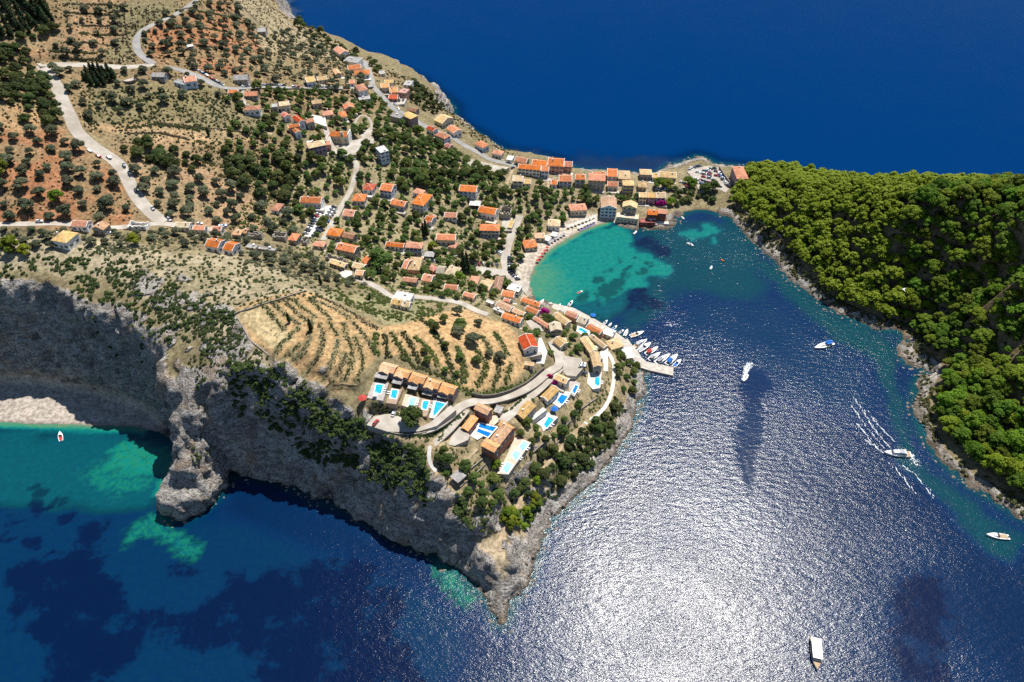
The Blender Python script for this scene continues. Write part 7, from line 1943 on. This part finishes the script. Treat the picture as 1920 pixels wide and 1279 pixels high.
def boat(stern, bow, kind, label, group=None, width=None, hullmat='gelcoat', cover=None):
    a = np.array(P(stern[0], stern[1], .5)); b_ = np.array(P(bow[0], bow[1], .8))
    L = float(np.hypot(*(b_ - a))); c = (a + b_) / 2; ang = math.atan2(b_[1] - a[1], b_[0] - a[0])
    B = width or (L * .33 if L < 8 else L * .30)
    fb = .45 + .045 * L
    nm = {'sail': 'sailing_yacht', 'motor': 'motor_boat', 'cruiser': 'motor_yacht', 'dinghy': 'dinghy', 'kayak': 'kayak', 'tour': 'tour_boat'}[kind]
    root = empty(nm, (c[0], c[1], 0), ang, label, 'boat', group)
    h, d = hull(L, B, fb)
    h.build('hull', hullmat, root)
    d.build('deck', 'teak' if kind in ('tour',) else ('gelcoat' if kind != 'kayak' else hullmat), root)
    if kind == 'kayak': return root
    if kind == 'dinghy':
        d_ = taper(-L * .38, L * .15, B * .32, B * .30, fb - .05, fb + .02, 1); d_.build('cockpit', 'canvas_grey' if not cover else cover, root)
        e = taper(-L * .53, -L * .47, .22, .22, .1, fb + .45, .8); e.build('outboard_motor', 'car_black', root)
        return root
    if kind == 'motor':
        taper(-L * .42, L * .02, B * .36, B * .36, fb - .04, fb + .03, 1).build('cockpit', cover or 'canvas_grey', root)
        cb = taper(-L * .02, L * .27, B * .34, B * .2, fb, fb + .75, .82, .1, L * .1).build('cabin', 'gelcoat', root)
        taper(-L * .04, L * .06, B * .33, B * .30, fb + .3, fb + .95, .9, .0, .3).build('windscreen', 'pane', root)
        taper(-L * .49, -L * .43, .3, .3, .2, fb + .5, .8).build('outboard_motor', 'car_black', root)
    if kind in ('cruiser', 'tour'):
        taper(-L * .46, -L * .14, B * .42, B * .42, fb - .03, fb + .03, 1).build('cockpit', 'teak', root)
        cb = taper(-L * .30, L * .24, B * .38, B * .26, fb, fb + 1.5, .86, .2, L * .08).build('cabin', 'gelcoat', root)
        taper(-L * .285, L * .225, B * .385, B * .27, fb + .75, fb + 1.2, .95, .05, L * .03).build('cabin_window', 'pane', cb)
        if kind == 'tour':
            o = taper(-L * .42, L * .22, B * .44, B * .40, fb + 2.0, fb + 2.12, 1).build('awning', 'gelcoat', root)
            for sx in (-.38, .18):
                for sy in (-.38, .38): p = MB(); p.box(L * sx - .05, L * sx + .05, B * sy - .05, B * sy + .05, fb, fb + 2.0); p.build('post', 'alloy', root)
        else:
            taper(-L * .26, L * .04, B * .34, B * .30, fb + 1.5, fb + 2.0, .88, .1, .5).build('flybridge', 'gelcoat', root)
            taper(-L * .22, -L * .02, B * .26, B * .26, fb + 2.0, fb + 2.04, 1).build('flybridge_seat', 'canvas_grey', root)
            taper(L * .26, L * .36, B * .2, B * .12, fb * 1.16, fb * 1.16 + .12, .9).build('sun_pad', cover or 'canvas_grey', root)
    if kind == 'sail':
        taper(-L * .42, -L * .10, B * .28, B * .30, fb - .05, fb + .02, 1).build('cockpit', 'teak', root)
        cb = taper(-L * .10, L * .26, B * .30, B * .16, fb, fb + .55, .82, .1, L * .06).build('cabin', 'gelcoat', root)
        taper(-L * .08, L * .2, B * .305, B * .19, fb + .2, fb + .42, .94, .05, .2).build('cabin_window', 'pane', cb)
        taper(-L * .40, -L * .08, B * .36, B * .36, fb + 1.5, fb + 1.62, .95).build('bimini', cover or 'canvas_grey', root)
        m_ = MB(); m_.cyl(L * .08, 0, fb, fb + L * 1.22, .085, .06, 8); mo = m_.build('mast', 'alloy', root)
        q = MB()
        for zz3 in (.45, .78): q.box(L * .08 - .04, L * .08 + .04, -B * .34, B * .34, fb + L * zz3, fb + L * zz3 + .06)
        q.build('spreader', 'alloy', mo)['kind'] = 'stuff'
        bm_ = MB(); bm_.box(-L * .34, L * .08, -.14, .14, fb + 1.75, fb + 2.1); bm_.build('furled_sail', cover or 'render_white', root)
    return root
MOOR = 'yachts moored along the pier'
hp = lambda x, y: F('h', x, y)
boat(hp(225, 440), hp(510, 335), 'motor', 'open white boat with wooden seats moored first along the pier', MOOR, cover='teak')
boat(hp(300, 660), hp(570, 495), 'cruiser', 'white motor yacht left of the dark cockpit yacht at the pier', MOOR)
boat(hp(385, 735), hp(648, 560), 'motor', 'white yacht with large dark cockpit at the pier', MOOR)
boat(hp(535, 800), hp(790, 645), 'sail', 'sailing yacht with red canvas cockpit at the pier', MOOR, cover='canvas_red')
boat(hp(600, 910), hp(835, 755), 'sail', 'white sailing yacht with rounded cabin right of the red canvas one', MOOR)
boat(hp(735, 975), hp(1025, 790), 'sail', 'largest white sailing yacht at the pier with grey stern', MOOR, cover='canvas_grey')
boat(hp(950, 1000), hp(1180, 790), 'sail', 'sailing yacht with broad blue awning at the pier', MOOR, cover='canvas_blue')
boat(hp(1090, 1045), hp(1250, 890), 'motor', 'blue covered boat at the very end of the pier', MOOR, cover='canvas_blue')
QT = 'small boats along the harbour quay'
for (sx, sy, bx, by, lb, cv, kd) in [(1150, 396, 1008, 310, '', None, '')][:0]: pass
boat((1011, 571), (1020, 561), 'dinghy', 'white tender at the left end of the quay', QT)
boat((1024, 575), (1035, 567), 'motor', 'white tender beside its twin near the magenta bush', QT)
boat((1046, 578), (1051, 569), 'dinghy', 'blue canvas tender on the quay', QT, cover='canvas_blue')
boat((1066, 574), (1074, 563), 'motor', 'white boat anchored just off the quay', QT)
boat((1082, 550), (1093, 545), 'motor', 'white boat with red seats anchored in the turquoise shallows', QT, cover='canvas_red')
boat((1131, 609), (1139, 600), 'motor', 'white motor boat, first of three by the blue awning', QT)
boat((1141, 612), (1147, 605), 'dinghy', 'little dinghy between two motor boats by the blue awning', QT)
boat((1148, 618), (1157, 610), 'motor', 'white motor boat right of the little dinghy', QT, cover='canvas_blue')
boat((1160, 625), (1170, 618), 'motor', 'white boat close to the pier taverna', QT)
boat((1171, 630), (1177, 617), 'dinghy', 'upright white tender beside the pier taverna', QT)
boat((1204, 651), (1212, 648), 'dinghy', 'tiny tender in the shadow of the open white boat', QT)
boat((1188, 439), (1194, 433), 'dinghy', 'white tender under the arched terrace plinth', 'boats in the inner bay')
boat((1288, 455), (1301, 461), 'motor', 'white motor boat in the turquoise cove patch', 'boats in the inner bay')
boat((1278, 406), (1283, 411), 'dinghy', 'tiny white boat near the crimson house point', 'boats in the inner bay')
boat((1332, 505), (1335, 498), 'dinghy', 'little white boat alone in the dark bay', 'boats in the inner bay')
boat((1352, 486), (1358, 490), 'kayak', 'orange kayak drifting right of the little white boat', 'boats in the inner bay', width=.9, hullmat='canvas_orange')
boat((1562, 643), (1527, 653), 'sail', 'anchored yacht with blue awning in the middle of the bay', 'boats in the outer bay', cover='canvas_blue').children
boat((1708, 853), (1657, 848), 'cruiser', 'white motor yacht trailing wake lines near the castle shore', 'boats in the outer bay')
boat((1892, 1008), (1849, 1002), 'motor', 'beige and white cabin boat at the right picture edge', 'boats in the outer bay', cover='teak')
boat((1527, 1196), (1532, 1256), 'tour', 'white awning tour boat at the bottom of the picture', 'boats in the outer bay', width=5.0)
boat((1401, 702), (1394, 715), 'dinghy', 'speedboat at the head of a white spray trail', 'boats in the outer bay')
boat((115, 827), (112, 809), 'motor', 'white boat with red seats anchored off the hidden pebble beach', None, cover='canvas_red')
# foam of wakes, and glints on the yacht's wave crests painted as white dashes
simple('foam', (.74, .78, .80), .7, .15, .8)
def foam(label, lines, w, gap, seed, size=(.5, 2.2)):
    r = np.random.default_rng(seed); s = MB()
    for pts in lines:
        x, y = P(np.array(pts)[:, 0], np.array(pts)[:, 1], 0); ln = smooth_line(resample(np.c_[x, y], .8), 2)
        for k in range(len(ln) - 1):
            if r.random() < gap: continue
            c = ln[k] + r.normal(size=2) * w; d = ln[k + 1] - ln[k]; a = math.atan2(d[1], d[0]) + r.normal() * .25
            l_, t_ = r.uniform(*size), r.uniform(.10, .28)
            u, v_ = np.array([math.cos(a), math.sin(a)]) * l_ / 2, np.array([-math.sin(a), math.cos(a)]) * t_
            i = len(s.v)
            for q, zq in ((c - u, .02), (c - v_, .05), (c + u, .02), (c + v_, .05)): s.v.append((q[0], q[1], zq + .01))
            s.v.append((c[0], c[1], .10)); s.f += [(i, i + 1, i + 4), (i + 1, i + 2, i + 4), (i + 2, i + 3, i + 4), (i + 3, i, i + 4)]
    link('wake', s.mesh('wake', 'foam'), kind='stuff', label=label, cat='wake')
U = lambda pts: FL('u', pts)
foam('bright bow wave lines fanning out ahead of the motor yacht', [U([(1110, 890), (1020, 780), (950, 670), (900, 590)]), U([(1075, 890), (1000, 800), (940, 720), (880, 640)]), U([(1140, 860), (1050, 760), (980, 670)]), U([(1040, 900), (970, 810), (920, 750)]), U([(1090, 930), (1010, 880), (960, 840)]), U([(1180, 990), (1260, 1050), (1330, 1130), (1380, 1200)]), U([(1120, 990), (1200, 1080), (1270, 1170)])], .4, .25, 1, (.9, 3.2))
foam('white spray trail left by the speedboat', [U([(245, 490), (250, 455), (262, 425), (284, 380)]), U([(238, 488), (240, 450), (250, 415), (266, 390)])] * 7, .55, .25, 2, (.7, 2.0))
foam('thin foam streak drifting in the inner bay', [FL('h', [(880, 225), (1000, 200), (1180, 190), (1260, 220)])], .3, .4, 3)
foam('churned wash behind the motor yacht', [U([(1225, 925), (1250, 960), (1290, 1000)])] * 7, 1.3, .4, 4, (.5, 1.6))

# ------------------------------------------------------------------ beach life, boulders, small roofs
def parasol(px, py, mat, label, group, s=1.0):
    x, y, z = G(px, py); z = surf(x, y)
    root = empty('parasol', (x, y, z), random.random(), label, 'parasol', group); root.scale = (s, s, s)
    m_ = MB(); m_.cyl(0, 0, 2.0, 2.55, 1.35, .05, 8); m_.build('canopy', mat, root)
    m_ = MB(); m_.cyl(0, 0, -.2, 2.1, .04, .04, 5); m_.build('pole', 'timber', root)
def prow(p, q, n, mat, nm, grp):
    for k in range(n):
        t = k / (n - 1); parasol(p[0] + (q[0] - p[0]) * t, p[1] + (q[1] - p[1]) * t, mat, '%s, %s from the left' % (nm, ordw(k)), grp)
prow((1066, 428), (1114, 410), 8, 'render_white', 'white parasol in the back row of the beach', 'beach parasols')
prow((1086, 430), (1114, 417), 6, 'render_white', 'white parasol in the front row of the beach', 'beach parasols')
prow((1030, 458), (1058, 441), 6, 'canvas_grey', 'grey parasol in the middle of the beach', 'beach parasols')
prow((1008, 492), (1026, 468), 5, 'canvas_red', 'red parasol at the left curve of the beach', 'beach parasols')
simple('canvas_violet', (.22, .20, .46), .8, .1, 1)
for k in range(12):
    t = k / 11; x, y, z = G(1088 + 27 * t, 433 - 13 * t); z = surf(x, y)
    s = MB(); s.box(-.95, .45, -.32, .32, .25, .36); s.v[:]; root = empty('sun_lounger', (x, y, z), R(70), 'violet sun lounger below the front parasol row, %s from the left' % ordw(k), 'sun lounger', 'beach sun loungers')
    s.build('mattress', 'canvas_violet', root); s = MB(); s.v = [(.45, -.32, .28), (.45, .32, .28), (1.0, .32, .75), (1.0, -.32, .75), (.45, -.32, .36), (.45, .32, .36), (1.0, .32, .83), (1.0, -.32, .83)]; s.f = [(0, 3, 2, 1), (4, 5, 6, 7), (0, 1, 5, 4), (1, 2, 6, 5), (2, 3, 7, 6), (3, 0, 4, 7)]; s.build('backrest', 'canvas_violet', root)
lm_, lb_ = None, None
s = MB(); s.box(-.95, .45, -.32, .32, .25, .36); lm_ = s.mesh('mattress', 'render_white')
s = MB(); s.v = [(.45, -.32, .28), (.45, .32, .28), (1.0, .32, .75), (1.0, -.32, .75), (.45, -.32, .36), (.45, .32, .36), (1.0, .32, .83), (1.0, -.32, .83)]; s.f = [(0, 3, 2, 1), (4, 5, 6, 7), (0, 1, 5, 4), (1, 2, 6, 5), (2, 3, 7, 6), (3, 0, 4, 7)]; lb_ = s.mesh('backrest', 'canvas_grey')
for k, (cx, cy, z, w, lb) in enumerate(POOLH):
    if 'large' in lb or 'wedge' in lb or 'squeezed' in lb or 'slim' in lb: continue
    i_ = int(np.argmax(w.mean(1) * 0 + [np.hypot(*(w[(q + 1) % 4] - w[q])) for q in range(4)])); a, b_ = w[i_], w[(i_ + 1) % 4]
    d = (b_ - a) / np.hypot(*(b_ - a)); n_ = np.array([d[1], -d[0]])
    for t_, wd in ((.3, 'first'), (.55, 'second')):
        p = a + (b_ - a) * t_ + n_ * 1.55
        root = empty('sun_lounger', (cx + p[0], cy + p[1], z + .02), math.atan2(n_[1], n_[0]), '%s white lounger beside the %s' % (wd, ' '.join(lb.split()[:9])), 'sun lounger', 'pool side loungers')
        link('mattress', lm_, parent=root); link('backrest', lb_, parent=root)
parasol(*F('w', 1590, 345), 'canvas_blue', 'deep blue parasol beside the turquoise pool', 'garden parasols', 1.5)
parasol(*F('w', 870, 770), 'canvas_blue', 'deep blue parasol behind the long middle range', 'garden parasols', 1.5)
parasol(*F('q', 480, 1225), 'canvas_blue', 'blue parasol below the royal blue pool', 'garden parasols', 1.4)
parasol(*F('v', 10, 750), 'canvas_red', 'red parasol on the play corner left of the villas', 'garden parasols', 1.6)
parasol(*F('v', 195, 680), 'render_white', 'small white parasol on the grey villa terrace', 'garden parasols', .9)
parasol(*F('k', 1690, 440), 'canvas_blue', 'light blue awning parasol on the quay', 'garden parasols', 1.5)
ROCKM = []
simple('boulder', (.24, .20, .165), .95, .3, .7, bump=.15, bscale=1.6)
for k in range(6):
    v, f = ico(2); r = np.random.default_rng(k)
    d = .62 + .7 * fbm(v[:, 0] * 1.1 + k * 9, v[:, 1] * 1.1, v[:, 2] * 1.1, octv=3, seed=k)
    me = bpy.data.meshes.new('boulder'); me.from_pydata((v * d[:, None] * np.array([1, .8, .65])).tolist(), [], f.tolist()); me.materials.append(MATS['boulder']); me.update(); ROCKM.append(me)
for k, (px, py, s, lb) in enumerate([(121, 716, 2.2, 'boulder at the cliff foot on the hidden beach, leftmost'), (131, 714, 2.1, 'boulder at the cliff foot on the hidden beach, second'), (144, 714, 2.8, 'biggest boulder at the cliff foot on the hidden beach'), (152, 718, 1.7, 'boulder leaning on the biggest one on the hidden beach'), (178, 729, 1.3, 'small pale boulder right of the boulder group on the beach'), (859, 1034, 2.4, 'upper sunlit boulder stuck on the shaded headland cliff'), (861, 1041, 2.0, 'lower sunlit boulder stuck on the shaded headland cliff'), (850, 1052, 3.2, 'pale rock at the foot of the shaded headland cliff')]):
    x, y, z = G(px, py); o = link('boulder', ROCKM[k % 6], label=lb, cat='rock', loc=(x, y, z + .3 * s), rotz=k); o.scale = (s, s, s)
it = []
r = np.random.default_rng(5)
m_ = (np.abs(SD + .5) < 4.5) & (FLAT < 2.5) & (PXG > -40) & (PXG < 1960) & (PYG < 1300)
jj, ii = np.nonzero(m_)
for k in r.choice(len(jj), 2600): it.append((GX[ii[k]] + r.uniform(-1, 1), GY[jj[k]] + r.uniform(-1, 1), max(float(HH[jj[k], ii[k]]), -.4) + r.uniform(-.3, .2), .4 + 1.0 * r.random() ** 2.5))
link('shore_rocks', merged('shore_rocks', ROCKM, it, ['boulder']), kind='stuff', label='broken rocks along the waterline', cat='rocks')
for px, py, w_, d_, lb in [(1690, 556, 4, 3, 'white tarpaulin roof in the forest above the pebble cove'), (1838, 630, 3, 5, 'pale shed roof in a forest clearing'), (1878, 714, 4, 3, 'white tent roof low in the castle forest')]:
    x, y, z = G(px, py); root = empty('shelter', (x, y, z + 1.0), R(30), lb, 'shelter')
    s, rise = roof_gable(w_, d_, .2, .3, .1); s.v = [(a, b_, c + 5.2) for a, b_, c in s.v]; s.build('roof', 'roof_w', root)
    for sx in (-1, 1):
        for sy in (-1, 1): p = MB(); p.box(sx * w_ * .45 - .1, sx * w_ * .45 + .1, sy * d_ * .45 - .1, sy * d_ * .45 + .1, -3, 5.2); p.build('post', 'timber', root)

for o in bpy.data.objects:
    if o.get('label') and len(o['label'].split()) > 16: print('LONG', o.name, o['label'])
_t = 0
for me in bpy.data.meshes:
    if me.users: _t += sum(len(p.vertices) - 2 for p in me.polygons) if len(me.polygons) < 50000 else len(me.loops) - 2 * len(me.polygons)
print('TRIS', _t)
